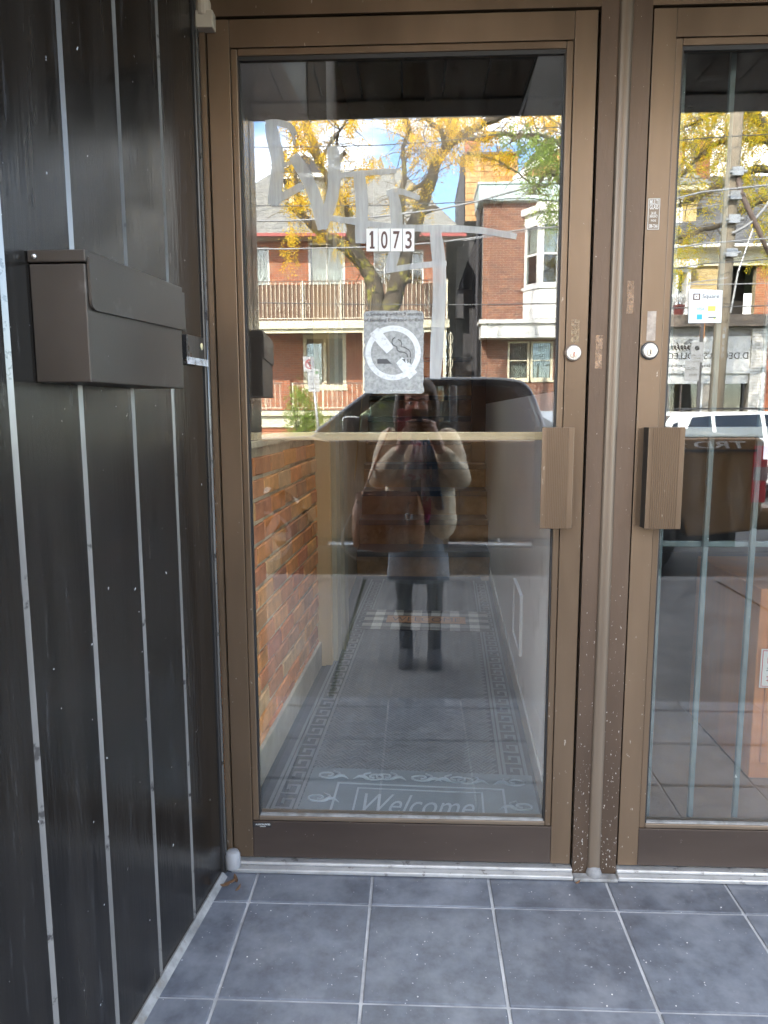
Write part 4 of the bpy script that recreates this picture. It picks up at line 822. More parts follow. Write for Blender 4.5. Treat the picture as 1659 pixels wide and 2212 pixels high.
def railing(x0, x1, z0, z1, Y, name, step=.135, post=None):
    r = box(name, M['iron_dark'], HL, x0, x1, Y + .045, Y + .085, z1 - .03, z1); box('bottom_rail', M['iron_cream'], r, x0, x1, Y + .05, Y + .08, z0 + .06, z0 + .085)
    b = MB(); b.box(-.008, .008, -.008, .008, 0, z1 - z0 - .115); o = None; k = 0; x = x0 + .05
    while x < x1 - .02:
        if o is None: o = b.build('picket', M['iron_cream'], None, loc=(x, Y + .065, z0 + .0855)); par(o, r)
        else: copyof(o, (x, Y + .065, z0 + .0855), r)
        x += step; k += 1
    sc = None; x = x0 + .4
    while x < x1 - .3:                                   # scrolls between some pickets and under the top rail
        if sc is None:
            b = MB()
            for s in (-1, 1):
                for (zc, sg) in ((.36, 1), (.62, -1)):
                    b.tube([(s * (.015 + .05 * (1 - t) * math.sin(t * 7)), 0, zc + sg * (.14 * t - .04 * (1 - t) * math.cos(t * 7))) for t in [i / 16 for i in range(17)]], .0055, 5)
                b.tube([(s * (.05 + .28 * t), 0, (z1 - z0) - .055 - .035 * math.sin(t * 3.1) * (1 - t) - .06 * t * (1 - t)) for t in [i / 10 for i in range(11)]], .006, 5)
                b.tube([(s * (.06 + .035 * math.cos(a) * (1 - a / 9)), 0, (z1 - z0) - .085 + .035 * math.sin(a) * (1 - a / 9)) for a in [i * .5 for i in range(14)]], .0055, 5)
            sc = b.build('scroll', M['iron_cream'], None, loc=(x, Y + .062, z0), fix=False); par(sc, r)
        else: copyof(sc, (x, Y + .062, z0), r)
        x += .95
    for x in (post or []): box('rail_post', M['iron_cream'], r, x - .022, x + .022, Y + .04, Y + .088, z0, z1 + .01)
    return r
railing(bx0, bx1, zf2 + .08, dz(605, YB), YB, 'balcony_railing', .135, [bx0 + .03, ax(657, YB), ax(738, YB), ax(785, YB), bx1 - .03])
railing(ax(628, YB), ax(785, YB), zp, dz(826, YB), YB, 'porch_railing', .16, [ax(632, YB), ax(698, YB)]); railing(bx0, ax(628, YB) - .3, zp, dz(826, YB), YB, 'porch_railing', .16)
for px in (787, 960, 560):
    x = ax(px, YB); c = box('porch_column', M['iron_cream'], HL, x - .045, x + .045, YB + .0, YB + .085, zp, zf2 - .30); x2 = x + .19
    box('column_rod', M['iron_cream'], c, x2 - .015, x2 + .015, YB + .03, YB + .06, zp, zf2 - .30); b = MB()
    for i in range(6):
        z0 = zp + .1 + i * (zf2 - .4 - zp) / 6; hh = (zf2 - .4 - zp) / 6
        for s in (-1, 1): b.tube([(x2 + s * .075 * math.sin(t * math.pi) * (1 if i % 2 else .7), YB + .045, z0 + hh * t) for t in [k / 8 for k in range(9)]], .008, 5)
    b.build('column_scroll', M['iron_cream'], c, fix=False)
# hipped roof with a dormer and a red gutter
e0, e1 = Vector((lx0 - .5, YL + .75, ze + .02)), Vector((ax(1004, YL + .75), YL + .75, ze + .02 - .12)); zr = az(362, YL - 4.0)
r0, r1 = Vector((lx0 + 2.0, YL - 4.2, zr)), Vector((ax(862, YL - 4.2), YL - 4.2, zr)); k1 = Vector((e1.x, YL - 10.2, ze)); k0 = Vector((e0.x, YL - 10.2, ze))
b = MB(); b.add([e0, e1, k1, k0, r0, r1], [(0, 1, 5, 4), (1, 2, 5), (2, 3, 4, 5), (3, 0, 4), (0, 3, 2, 1)]); rf = b.build('roof', M['slate_dark'], HL)
up = Vector((0, 0, .02))
shingles('roof_shingles', rf, e0 + up, e1 + up, r0 + up, r1 + up, M['shingle']); shingles('hip_shingles', rf, e1 + up, k1 + up, r1 + up, r1 + up + Vector((0, -.01, 0)), M['shingle'])
b = MB(); b.bar(e0 + Vector((0, .05, -.03)), e1 + Vector((0, .05, -.03)), .12, .10); b.build('gutter', M['red_trim'], rf); b = MB(); b.hexa([(e0.x, YL + .0, ze - .05), (e1.x, YL + .0, ze - .14), (e1.x, YL + .72, ze - .20), (e0.x, YL + .72, ze - .06), (e0.x, YL, ze), (e1.x, YL, ze - .10), (e1.x, YL + .72, ze - .12), (e0.x, YL + .72, ze)]); b.build('eave_soffit', pm('grey soffit', (.33, .30, .26), .7), rf)
dx0, dx1, dy = ax(632, -24.6), ax(702, -24.6), -24.6; dz0, dz1 = az(462, dy), az(378, dy)
dm = box('dormer', M['cream'], HL, dx0, dx1, dy - 1.6, dy, dz0, dz1); window(HL, dx0 + .12, dx1 - .12, dz0 + .12, dz1 - .12, dy + .10, M['white'], 1, 2, .06, .10, None)
b = MB(); xm = (dx0 + dx1) / 2; b.add([(dx0 - .3, dy + .3, dz1), (dx1 + .3, dy + .3, dz1), (xm, dy + .3, dz1 + .62), (dx0 - .3, dy - 2.6, dz1), (dx1 + .3, dy - 2.6, dz1), (xm, dy - 2.6, dz1 + .62)], [(0, 1, 2), (5, 4, 3), (0, 2, 5, 3), (1, 4, 5, 2), (0, 3, 4, 1)]); b.build('dormer_roof', M['slate_dark'], dm)
for s, xe in ((-1, dx0 - .3), (1, dx1 + .3)): shingles('dormer_shingles', dm, (xe, dy + .3, dz1 + .02), (xe, dy - 2.6, dz1 + .02), (xm, dy + .3, dz1 + .645), (xm, dy - 2.6, dz1 + .645), M['shingle'])
box('dormer_fascia', M['white'], dm, dx0 - .32, dx1 + .32, dy + .302, dy + .35, dz1 - .14, dz1 + .02)
vx = at(612, 330, -25.5); b = MB(); b.tube([(vx.x, -25.5, vx.z - 1.2), (vx.x, -25.5, vx.z)], .07, 10); b.lathe([(.14, 0), (.14, .08), (.03, .16)], 10, (vx.x, -25.5, vx.z)); b.build('roof_vent', M['alu'], rf)

# ---- middle house: brown brick, white bay, tan gable roof
YM = -23.0
HM = thing('brick_house', 'brown brick house with a white bay window and tan shingled gable', 'house', (4, -26, 0))
mx0, mx1 = ax(1040, YM), 6.15; mz1 = az(440, YM)
mh = [(ax(1096, YM), ax(1194, YM), az(822, YM), az(738, YM)), (ax(1130, YM), mx1 - .35, az(690, YM) + .3, az(470, YM))]
mortar_wall('wall', HM, mx0, mx1, zg, mz1, YM, .25, mh, M['mortar']); bricks('brick', HM, mx0, mx1, zg, mz1, YM, mh, M['brick_brown'])
box('side_wall', M['slate_dark'], HM, mx0 + .004, mx0 + .25, YM - 11, YM - .252, zg, mz1); box('side_wall', M['slate_dark'], HM, mx1 - .25, mx1, YM - 11, YM - .252, zg, mz1); box('room', M['dark'], HM, mx0 + .26, mx1 - .26, YM - 1.2, YM - 1.1, zg, mz1); b = MB(); b.tube([(mx0 - .12, YM - .7, zg), (mx0 - .12, YM - .7, mz1)], .055, 8); b.build('downpipe', M['slate_dark'], HM)
xm = (mh[0][0] + mh[0][1]) / 2; window(HM, mh[0][0], xm - .02, mh[0][2], mh[0][3], YM, M['cream'], 1, 2, .07, .12, 'full'); window(HM, xm + .02, mh[0][1], mh[0][2], mh[0][3], YM, M['cream'], 1, 2, .07, .12, 'full')
# sheet metal cap over the brick front
cp = box('metal_cap', M['metalcap'], HM, ax(1030, YM) - .02, mx1 + .2, YM - 2.0, YM + .22, mz1 + .002, az(405, YM)); box('cap_edge', M['metalcap'], cp, ax(1028, YM) - .03, mx1 + .22, YM - 2, YM + .26, az(405, YM) + .001, az(402, YM) + .02)
# bay window with canted sides
YBY = -22.35; byx = [ax(1128, YM) - .02, ax(1160, YBY), mx1 - .85, mx1 - .3]; bz0, bz1 = az(690, YBY), az(452, YBY)
def baywall(p, q, z0, z1, mat, name, parent, t=.06):
    b = MB(); p = Vector(p); q = Vector(q); d = (q - p).normalized(); nn = Vector((d.y, -d.x, 0)) * t
    nn = nn if nn.y < 0 else -nn; b.hexa([(p.x, p.y, z0), (q.x, q.y, z0), (q.x + nn.x, q.y + nn.y, z0), (p.x + nn.x, p.y + nn.y, z0), (p.x, p.y, z1), (q.x, q.y, z1), (q.x + nn.x, q.y + nn.y, z1), (p.x + nn.x, p.y + nn.y, z1)]); return b.build(name, mat, parent)
cor = [(byx[0], YM + .01, 0), (byx[1], YBY, 0), (byx[2], YBY, 0), (byx[3], YM + .01, 0)]
by = box('bay', M['white'], HM, byx[1] - .1, byx[2] + .1, YM + .02, YBY + .06, bz1 + .08, bz1 + .16)
zw0, zw1 = az(618, YBY), az(482, YBY)
for i in range(3):
    p, q = Vector(cor[i]), Vector(cor[i + 1]); baywall(p, q, bz0, zw0, M['white'], 'bay_panel', by); baywall(p, q, zw1, bz1 + .08, M['white'], 'bay_head', by)
    d = (q - p); ln = d.length; d = d / ln; nn = Vector((-d.y, d.x, 0)); nn = nn if nn.y > 0 else -nn; m = 1 if i != 1 else 2
    for j in range(m):
        a, c = p + d * (ln * j / m + .03), p + d * (ln * (j + 1) / m - .03); fw = .10
        for (s, e) in ((a, a + d * fw), (c - d * fw, c)): baywall(s, e, zw0, zw1, M['white'], 'bay_jamb', by, .10)
        zmid = (zw0 + zw1) / 2; baywall(a + d * fw, c - d * fw, zmid - .03, zmid + .03, M['white'], 'bay_sash', by, .05); baywall(a + d * fw, c - d * fw, zw0, zw0 + .08, M['white'], 'bay_sash', by, .05); baywall(a + d * fw, c - d * fw, zw1 - .08, zw1, M['white'], 'bay_sash', by, .05)
        o = baywall(a + d * fw - nn * .03, c - d * fw - nn * .03, zw0 + .08, zw1 - .08, M['glass_house'], 'bay_pane', by, .006)
        s, e = a + d * (fw + .02) - nn * .12, c - d * (fw + .02) - nn * .12; baywall(s, e, zw0 + .5 * (zw1 - zw0), zw1, CURT, 'bay_curtain', by, .01)
    nb = max(2, int(ln / .16))
    for j in range(1, nb): baywall(p + d * (ln * j / nb - .012) + nn * .012, p + d * (ln * j / nb + .012) + nn * .012, bz0 + .02, zw0 - .12, M['white'], 'bay_batten', by, .011)
    baywall(p + nn * .05 - d * .04, q + nn * .05 + d * .04, zw0 - .10, zw0, M['white'], 'bay_sill', by, .10); baywall(p + nn * .10 - d * .08, q + nn * .10 + d * .08, bz1 - .12, bz1 + .08, M['white'], 'bay_cornice', by, .14)
box('bay_dark', M['dark'], by, byx[0], byx[3], YM - .30, YM - .26, bz0, bz1)
# canopy between the storeys
cz0, cz1 = az(735, -22.2), az(692, -22.2); cx0 = ax(1038, -22.2); cn = box('canopy', M['white'], HM, cx0, mx1, YM + .012, -22.22, cz0 + .06, cz1 - .12); box('canopy_edge', M['white'], cn, cx0 - .06, mx1, YM + .012, -22.12, cz1 - .12, cz1); x = cx0 + .03
while x < mx1: box('canopy_batten', M['white'], cn, x, x + .03, -22.22, -22.205, cz0 + .06, cz1 - .121); x += .24
# gable roof, ridge running back from the street
gxl, gxm, gxr = mx0 - .15, mx0 + 2.15, mx1 + .25; gze, gzr = az(500, YM - 1), az(318, YM - 1.6); yg0, yg1 = YM - .9, YM - 11.2
b = MB(); b.add([(gxl, yg0, gze), (gxr, yg0, gze), (gxm, yg0, gzr), (gxl, yg1, gze), (gxr, yg1, gze), (gxm, yg1, gzr)], [(0, 1, 2), (5, 4, 3), (0, 2, 5, 3), (1, 4, 5, 2), (0, 3, 4, 1)]); gr = b.build('roof', M['brick_brown'] if False else M['slate_dark'], HM)
nl = Vector((-.02, 0, .02)); shingles('roof_shingles', gr, Vector((gxl, yg0, gze)) + nl, Vector((gxl, yg1, gze)) + nl, Vector((gxm, yg0, gzr)) + nl, Vector((gxm, yg1, gzr)) + nl, M['shingle_orange'], .18, .24, .018)
nl = Vector((.02, 0, .02)); shingles('roof_shingles', gr, Vector((gxr, yg0, gze)) + nl, Vector((gxr, yg1, gze)) + nl, Vector((gxm, yg0, gzr)) + nl, Vector((gxm, yg1, gzr)) + nl, M['shingle_orange'], .18, .24, .018)
# front dormer gable with white trim
tx0, tx1 = ax(1112, YM - .4), mx1 + .5; tz = az(392, YM - .4); tzr = az(296, YM - .4); tm = tx0 + 1.9
b = MB(); b.add([(tx0, YM - .4, tz), (tx1, YM - .4, tz), (tm, YM - .4, tzr), (tx0, YM - 3, tz), (tx1, YM - 3, tz), (tm, YM - 3, tzr)], [(0, 1, 2), (5, 4, 3), (0, 2, 5, 3), (1, 4, 5, 2), (0, 3, 4, 1)]); gb = b.build('front_gable', M['shingle_orange'], HM)
for (p, q) in (((tx0 - .15, YM - .36, tz), (tm, YM - .36, tzr + .08)), ((tx1 + .15, YM - .36, tz), (tm, YM - .36, tzr + .08)), ((tx0 - .2, YM - .30, tz - .02), (tx1 + .2, YM - .30, tz - .02))): b = MB(); b.bar(p, q, .18, .14); b.build('gable_trim', M['white'], gb)
box('attic_wall', M['cream'], HM, tx0 + .4, tx1 - .2, YM - 1.4, YM - .55, az(405, YM), tz - .12); wz0, wz1 = az(404, YM - .5), az(378, YM - .5)
for a in (ax(1140, YM - .5), ax(1178, YM - .5)): window(HM, a, a + .62, wz0, wz1, YM - .44, M['white'], 1, 1, .06, .09, None, sill=False)
wg = box('rear_wing', M['slate_dark'], HM, ax(984, YM - 2.2), mx0 + .2, YM - 10, YM - 2.2, zg, az(480, YM - 2.2))
ms0, ms1 = ax(1001, YM - 1.7), ax(1112, YM - 1.7); mza, mzb = az(482, YM - 1.7), az(332, YM - 1.7); mn = box('mansard', M['slate_dark'], HM, ms0 - .02, ms1, YM - 8, YM - 2.0, az(484, YM - 2.2), mzb)
b = MB(); b.add([(ms0, YM - 1.55, mza), (ms1, YM - 1.55, mza), (ms1, YM - 1.99, mzb), (ms0, YM - 1.99, mzb), (ms0, YM - 2.2, mza), (ms1, YM - 2.2, mza)], [(0, 1, 2, 3), (0, 3, 4), (1, 5, 2), (0, 4, 5, 1)]); b.build('mansard_slope', M['slate_dark'], mn)
shingles('mansard_shingles', mn, (ms0, YM - 1.53, mza), (ms1, YM - 1.53, mza), (ms0, YM - 1.97, mzb), (ms1, YM - 1.97, mzb), M['shingle_orange'], .19, .25, .022); box('mansard_coping', M['iron_dark'], mn, ms0 - .05, ms1 + .05, YM - 8, YM - 1.9, mzb + .001, mzb + .09)
b = MB(); b.hexa([(ax(981, YM - 1.9), YM - 2.1, az(690, YM - 1.9)), (ms0 - .025, YM - 2.1, az(690, YM - 1.9)), (ms0 - .025, YM - 1.6, az(690, YM - 1.9)), (ax(981, YM - 1.9), YM - 1.6, az(690, YM - 1.9)), (ax(990, YM - 1.9), YM - 2.1, az(340, YM - 1.9)), (ms0 - .025, YM - 2.1, az(330, YM - 1.9)), (ms0 - .025, YM - 1.9, az(330, YM - 1.9)), (ax(990, YM - 1.9), YM - 1.9, az(340, YM - 1.9))]); b.build('eave_board', M['slate_dark'], mn)
c = at(1020, 330, YM - 4); mc = box('chimney', M['mortar'], HM, c.x - .28, c.x + .28, YM - 4.4, YM - 3.9, mzb + .1, az(297, YM - 4)); bricks('chimney_brick', mc, c.x - .28, c.x + .28, mzb + .1, az(297, YM - 4), YM - 3.9, [], M['brick_red'])

# ---- right house: yellow brick, grey roof, two chimneys
YR = -23.6
HR_ = thing('brick_house', 'yellow brick house with a grey shingled roof behind the shop', 'house', (11, -26, 0))
rx0, rx1 = ax(1396, YR), 15.5; rz1 = az(546, YR); rh = [(ax(1420, YR), ax(1475, YR), az(705, YR), az(590, YR)), (ax(1562, YR), ax(1622, YR), az(705, YR), az(572, YR)), (13.5, 14.8, az(700, YR), az(600, YR))]
mortar_wall('wall', HR_, rx0, rx1, zg, rz1, YR, .25, rh, M['mortar_y']); bricks('brick', HR_, rx0, ax(1620, YR), zg + 2, rz1, YR, rh, M['brick_yellow']); bricks('brick', HR_, ax(1620, YR), rx1, zg + 2, rz1, YR, rh, M['brick_red'])
window(HR_, *rh[0], YR + .35, M['white'], 2, 2, .12, .5, 'swag', .08); box('room', M['dark'], HR_, rh[1][0] - .1, rh[1][1] + .1, YR - 1.2, YR - 1.1, rh[1][2], rh[1][3]); window(HR_, *rh[2], YR, M['white'], 1, 2)
box('bay_hood', M['white'], HR_, rh[0][0] - .15, rh[0][1] + .15, YR + .002, YR + .5, rh[0][3], rh[0][3] + .25); box('side_wall', M['slate_dark'], HR_, rx0 + .004, rx0 + .25, YR - 9, YR - .252, zg, rz1)
box('frieze', M['cream'], HR_, rx0 - .1, rx1, YR + .002, YR + .12, rz1 - .55, rz1 - .002); e0, e1 = Vector((rx0 - .4, YR + .6, rz1 + .05)), Vector((rx1 + .4, YR + .6, rz1 + .05)); rzr = az(392, YR - 4.5); r0, r1 = Vector((rx0 + 1.0, YR - 4.6, rzr)), Vector((rx1, YR - 4.6, rzr))
b = MB(); b.add([e0, e1, r1, r0, (rx0 - .4, YR - 9.6, rz1), (rx1 + .4, YR - 9.6, rz1)], [(0, 1, 2, 3), (0, 3, 4), (4, 3, 2, 5), (1, 5, 2), (0, 4, 5, 1)]); rr_ = b.build('roof', M['slate_dark'], HR_); shingles('roof_shingles', rr_, e0 + up, e1 + up, r0 + up, r1 + up, M['shingle_dark'], .18, .34)
box('eave', M['white'], rr_, e0.x, e1.x, YR + .10, YR + .66, rz1 - .06, rz1 + .04)
for (px, pw) in ((1452, .42), (1516, .26)):
    c = at(px, 330, YR - 4.6); ch = box('chimney', M['mortar'], HR_, c.x - pw, c.x + pw, YR - 5.0, YR - 4.4, rzr - .8, az(318, YR - 4.6)); bricks('chimney_brick', ch, c.x - pw, c.x + pw, rzr - .8, az(318, YR - 4.6), YR - 4.4, [], M['brick_red']); box('chimney_cap', M['concrete'], ch, c.x - pw - .06, c.x + pw + .06, YR - 5.06, YR - 4.34, az(318, YR - 4.6), az(318, YR - 4.6) + .10)
dq0, dq1 = ax(1432, YR - .9), ax(1488, YR - .9); dzq = az(540, YR - .9); dqt = az(425, YR - .9); dmr = box('dormer', M['brick_yellow'], HR_, dq0, dq1, YR - 3.2, YR - .9, rz1 + .1, dqt); window(HR_, dq0 + .2, dq1 - .5, dzq + .45, dqt - .15, YR - .8, M['white'], 1, 2, .08, .1, None); box('dormer_cornice', M['cream'], dmr, dq0 - .2, dq1 + .35, YR - 3.3, YR - .6, dqt, dqt + .18)
b = MB(); xm = (dq0 + dq1) / 2 + .08; b.add([(dq0 - .3, YR - .55, dqt + .181), (dq1 + .4, YR - .55, dqt + .181), (xm, YR - 1.4, dqt + .95), (dq0 - .3, YR - 3.4, dqt + .181), (dq1 + .4, YR - 3.4, dqt + .181), (xm, YR - 3.4, dqt + .95)], [(0, 1, 2), (5, 4, 3), (0, 2, 5, 3), (1, 4, 5, 2), (0, 3, 4, 1)]); b.build('dormer_roof', M['shingle'], dmr)

# ---- shop in front of the yellow house
YS = -19.6
SHP = thing('corner_shop', 'white fronted shop with a lettered sign board and dark display windows', 'shop', (10, -20, 0))
sx0, sx1 = ax(1385, YS), ax(1700, YS); sz1 = az(697, YS); zs0, zs1 = az(800, YS), az(732, YS); wz0, wz1 = .15, az(832, YS)
box('flat_roof', M['slate_dark'], SHP, sx0 - .1, sx1 + .1, YR + .51, YS + .25, sz1 - .02, sz1 + .10); box('roof_edge', pm('grey brown fascia', (.24, .19, .15), .7), SHP, sx0 - .12, sx1 + .12, YS + .252, YS + .32, sz1 - .20, sz1 + .12); box('upper_fascia', pm('grey fascia', (.40, .38, .35), .7), SHP, sx0, sx1, YS - .20, YS - .002, zs1, sz1 - .03)
sg = box('sign_board', M['white'], SHP, sx0 + .15, ax(1640, YS), YS + .0, YS + .06, zs0, zs1); box('sign_moulding', M['white'], SHP, sx0, ax(1650, YS), YS - .1, YS + .10, zs0 - .14, zs0 - .002); box('transom_band', M['white'], SHP, sx0, ax(1650, YS), YS - .2, YS + .02, wz1, zs0 - .142)
def stext(s, pxr, pxl, yb, yt, mat, **kw):              # reads from the street: runs towards -x
    a = at(pxr, yb, YS + .064); c = at(pxl, yt, YS + .064); return text('lettering', s, (a.x, YS + .064, a.z), (-1, 0, 0), (0, 0, 1), a.x - c.x, c.z - a.z, mat, sg, **kw)
stext("D.DECOR'S COLLECTION", 1616, 1396, 775, 762, M['black'], bold=.004); stext('Living Accessories', 1556, 1408, 795, 786, M['greyink'])
b = MB()
for k in range(11):                                        # the flowing script above the name
    px = 1440 + k * 7.2; pts = [(px, 757), (px - 2.2, 753), (px - 2.4, 747), (px - 4.6, 746), (px - 5.0, 752), (px - 3.4, 754)]
    if k in (1, 4, 8): pts += [(px - 4, 744), (px - 7, 740)]
    b.tube([at(p[0], p[1], YS + .068) for p in pts], .014, 5)
b.build('script', M['black'], sg, fix=False)
b = MB()
for (p, q) in (((1632, 737), (1632, 792)), ((1620, 737), (1640, 737)), ((1620, 792), (1640, 792)), ((1628, 745), (1636, 745)), ((1628, 751), (1636, 751)), ((1628, 777), (1636, 777)), ((1628, 783), (1636, 783)), ((1628, 745), (1628, 751)), ((1628, 777), (1628, 783))): b.bar(at(*p, YS + .066), at(*q, YS + .066), .018, .018)
b.build('border_line', M['black'], sg, fix=False)
lm = at(1492, 735, YS + .3); b = MB(); b.bar(lm, lm + Vector((-.25, .35, -.12)), .10, .06); b.build('sign_lamp', M['alu'], SHP)
# display windows
w_a, w_b, w_c = ax(1385, YS), ax(1545, YS), ax(1612, YS)
for (p, q, nm) in ((w_a, w_b - .30, 0), (w_b, w_c, 1)):
    fr = box('display_window', M['black_paint'], SHP, p, q, YS - .10, YS - .02, wz0 - .08, wz0); 
    for x in (p, (q - .05) if nm else q - .05): box('mullion', M['white'] if nm == 0 else M['black_paint'], fr, x, x + .05, YS - .1, YS + .0, wz0, wz1)
    box('display_glass', M['glass_house'], fr, p + .05, q - .05, YS - .07, YS - .062, wz0, wz1)
    if nm == 0:
        for px in (1448, 1475): x = ax(px, YS); box('mullion', M['iron_dark'], fr, x - .02, x + .02, YS - .1, YS - .005, wz0, wz1)
        box('blue_panel', plain('blue panel', (.05, .22, .50), .5), fr, ax(1425, YS), ax(1446, YS), YS - .30, YS - .28, wz0, az(862, YS))
    else:
        cur = pm('green curtain', (.40, .46, .24), .9, 0, .1, 5, .02); b = MB(); n = 36; x0_, x1_ = p + .10, q - .50
        for i in range(n):
            xa, xb = x0_ + (x1_ - x0_) * i / n, x0_ + (x1_ - x0_) * (i + 1) / n; ya, yb = [YS - .35 + .05 * math.sin(k * 1.1) for k in (i, i + 1)]; b.add([(xa, ya, wz0), (xb, yb, wz0), (xb, yb, wz1 - .1), (xa, ya, wz1 - .1)], [(0, 1, 2, 3)])
        b.build('curtain', cur, fr, fix=False); box('window_notice', M['sticker'], fr, ax(1600, YS), ax(1606, YS), YS - .075, YS - .071, az(890, YS), az(880, YS))
box('pier', M['mortar'], SHP, w_b - .29, w_b - .002, YS - .25, YS + .0, zg, wz1); box('pilaster_trim', M['white'], SHP, w_b - .06, w_b + .04, YS + .001, YS + .05, SW, zs0 - .15)
px0, px1 = ax(1618, YS), ax(1652, YS); box('brick_pier', M['mortar'], SHP, px0, px1, YS - .4, YS + .10, zg, zs1 + .2); bricks('pier_brick', SHP, px0, px1, SW, zs1 + .2, YS + .10, [], M['brick_white'], .20, .07)
box('shop_side', M['brick_red'], SHP, px1 + .002, sx1, YS - .5, YS - .1, zg, sz1 - .21); box('shop_back', M['dark'], SHP, sx0, sx1, YS - 1.6, YS - 1.5, zg, sz1 - .2); box('shop_base', M['white'], SHP, sx0, w_c, YS - .2, YS + .02, zg, wz0 - .085); box('shop_side', M['slate_dark'], SHP, sx0 - .1, sx0 - .001, YR + .52, YS, zg, sz1 - .03)
fp = at(1466, 668, -19.9); FPT = thing('flower_pot', 'dark red flower pot on the shop roof edge', 'pot', (fp.x, -19.9, sz1 + .10)); b = MB(); b.lathe([(.11, 0), (.15, .30), (.165, .31), (.165, .36), (.13, .36)], 14, (fp.x, -19.9, sz1 + .10)); b.build('pot', pm('dark red clay', (.22, .05, .04), .5), FPT); b = MB()
for i in range(60): t = random.random() * 6.28; r_ = random.random() * .22; b.add([(fp.x + r_ * math.cos(t) + s[0], -19.9 + r_ * math.sin(t) + s[1], sz1 + .46 + random.random() * .3 + s[2]) for s in ((0, 0, 0), (.05, .01, .02), (.02, .03, .07))], [(0, 1, 2)])
b.build('plant', M['white'], FPT, fix=False)
# ------------------------------------------------------------------ trees
def curve_pts(pts, n=5):
    P = [Vector(p) for p in pts]; out = []
    for i in range(len(P) - 1):
        a, b_, c_, d_ = P[max(i - 1, 0)], P[i], P[i + 1], P[min(i + 2, len(P) - 1)]
        for k in range(n):
            t = k / n; out.append(.5 * ((2 * b_) + (-a + c_) * t + (2 * a - 5 * b_ + 4 * c_ - d_) * t * t + (-a + 3 * b_ - 3 * c_ + d_) * t ** 3))
    out.append(P[-1]); return out
def limb(b, pts, r0, r1, n=9, jit=.02, rg=random):
    P = curve_pts(pts); m = len(P); P = [p + Vector((rg.uniform(-jit, jit), rg.uniform(-jit, jit), rg.uniform(-jit, jit))) * (0 if i in (0, m - 1) else 1) for i, p in enumerate(P)]
    b.tube(P, [(r0 + (r1 - r0) * i / (m - 1)) * rg.uniform(.93, 1.07) for i in range(m)], n); return P
def twigs(b, P, count, length, rg, r=.012, ends=None, droop=.25, start=.25):
    for _ in range(count):
        i = int(len(P) * rg.uniform(start, .98)); p = P[min(i, len(P) - 1)].copy(); d = Vector((rg.uniform(-1, 1), rg.uniform(-1, 1), rg.uniform(-.35, .9))).normalized(); l = length * rg.uniform(.5, 1.2); pts = [p.copy()]
        for k in range(5): d = (d + Vector((rg.uniform(-.35, .35), rg.uniform(-.35, .35), rg.uniform(-.3, .3) - droop * .35))).normalized(); p = p + d * l / 5; pts.append(p.copy())
        b.tube(pts, [r * (1 - .16 * k) for k in range(6)], 5)
        if ends is not None: ends += pts[2:]
def fronds(centres, per, spread, rg, ln=.30, lf=.072, hang=.75):
    """drooping compound leaves: little pointed leaflets along a hanging stalk"""
    vs = []; fs = []
    for c in centres:
        for _ in range(per):
            p = Vector((rg.gauss(c[0], spread), rg.gauss(c[1], spread), rg.gauss(c[2], spread * .7))); d = Vector((rg.uniform(-1, 1), rg.uniform(-1, 1), -hang * 2 * rg.uniform(.5, 1))).normalized(); l = ln * rg.uniform(.6, 1.25); sd = d.orthogonal().normalized(); k = rg.uniform(0, 6.28); sd = (sd * math.cos(k) + d.cross(sd) * math.sin(k)).normalized()
            for j in range(9):
                s = 1 if j % 2 else -1; q = p + d * l * (j / 8); e = (sd * s + d * .7).normalized() * lf * rg.uniform(.7, 1.3); w_ = d * lf * .42; o = len(vs); tw = d.cross(sd) * rg.uniform(-.012, .012)
                vs += [tuple(q), tuple(q + e * .5 + w_ * .5 + tw), tuple(q + e), tuple(q + e * .5 - w_ * .5 - tw)]; fs.append((o, o + 1, o + 2, o + 3))
    b = MB(); b.v = vs; b.f = fs; b.m = [0] * len(fs); return b
rt = random.Random(21)
YT = -14.6
def T(x, y, dy=0.0): return at(x, y, YT + dy)
T1 = thing('locust_tree', 'forked street tree with yellow leaves standing before the red brick house', 'tree', (T(826, 900).x, YT, SW))
base = Vector((T(826, 900).x, YT, SW - .05)); fork = T(828, 735)
b = MB(); P0 = limb(b, [base + Vector((0, 0, 0)), Vector((base.x + .02, YT, .7)), fork], .34, .25, 12); trunk = b.build('trunk', M['bark'], T1, smooth=True)
ends = []; endsL = []; endsU = []
b = MB()
LA = limb(b, [fork, T(812, 650), T(803, 600), T(780, 566), T(745, 535, .2), T(700, 507, .3), T(655, 470, .2), T(618, 440, .1)], .22, .05, 10); LAA = limb(b, [T(783, 568), T(762, 515, -.2), T(752, 465, -.3), T(735, 425, -.3), T(712, 390, -.2), T(690, 350, -.1), T(668, 320)], .13, .035, 9)
LB = limb(b, [fork, T(848, 650), T(865, 590, .1), T(882, 520, .1), T(903, 465, .1), T(922, 415), T(938, 365), T(962, 320, -.1), T(1010, 285, -.2), T(1070, 255, -.2), T(1130, 235, -.1)], .23, .05, 10)
LC = limb(b, [T(905, 462), T(868, 500, .4), T(855, 450, .5)], .09, .06, 8) if False else limb(b, [T(864, 590), T(866, 500, .5), T(868, 430, .6), T(874, 370, .6), T(871, 320, .5), T(884, 280, .4)], .085, .03, 8)
LD_ = limb(b, [T(930, 390), T(905, 400, .4), T(880, 415, .6)], .06, .03, 7); LE = limb(b, [T(960, 322), T(950, 280, .3), T(905, 250, .5), T(850, 235, .6)], .07, .02, 7); LF = limb(b, [T(1000, 290), T(1040, 300, .5), T(1090, 290, .8), T(1150, 300, 1.0), T(1200, 330, 1.1)], .07, .02, 7)
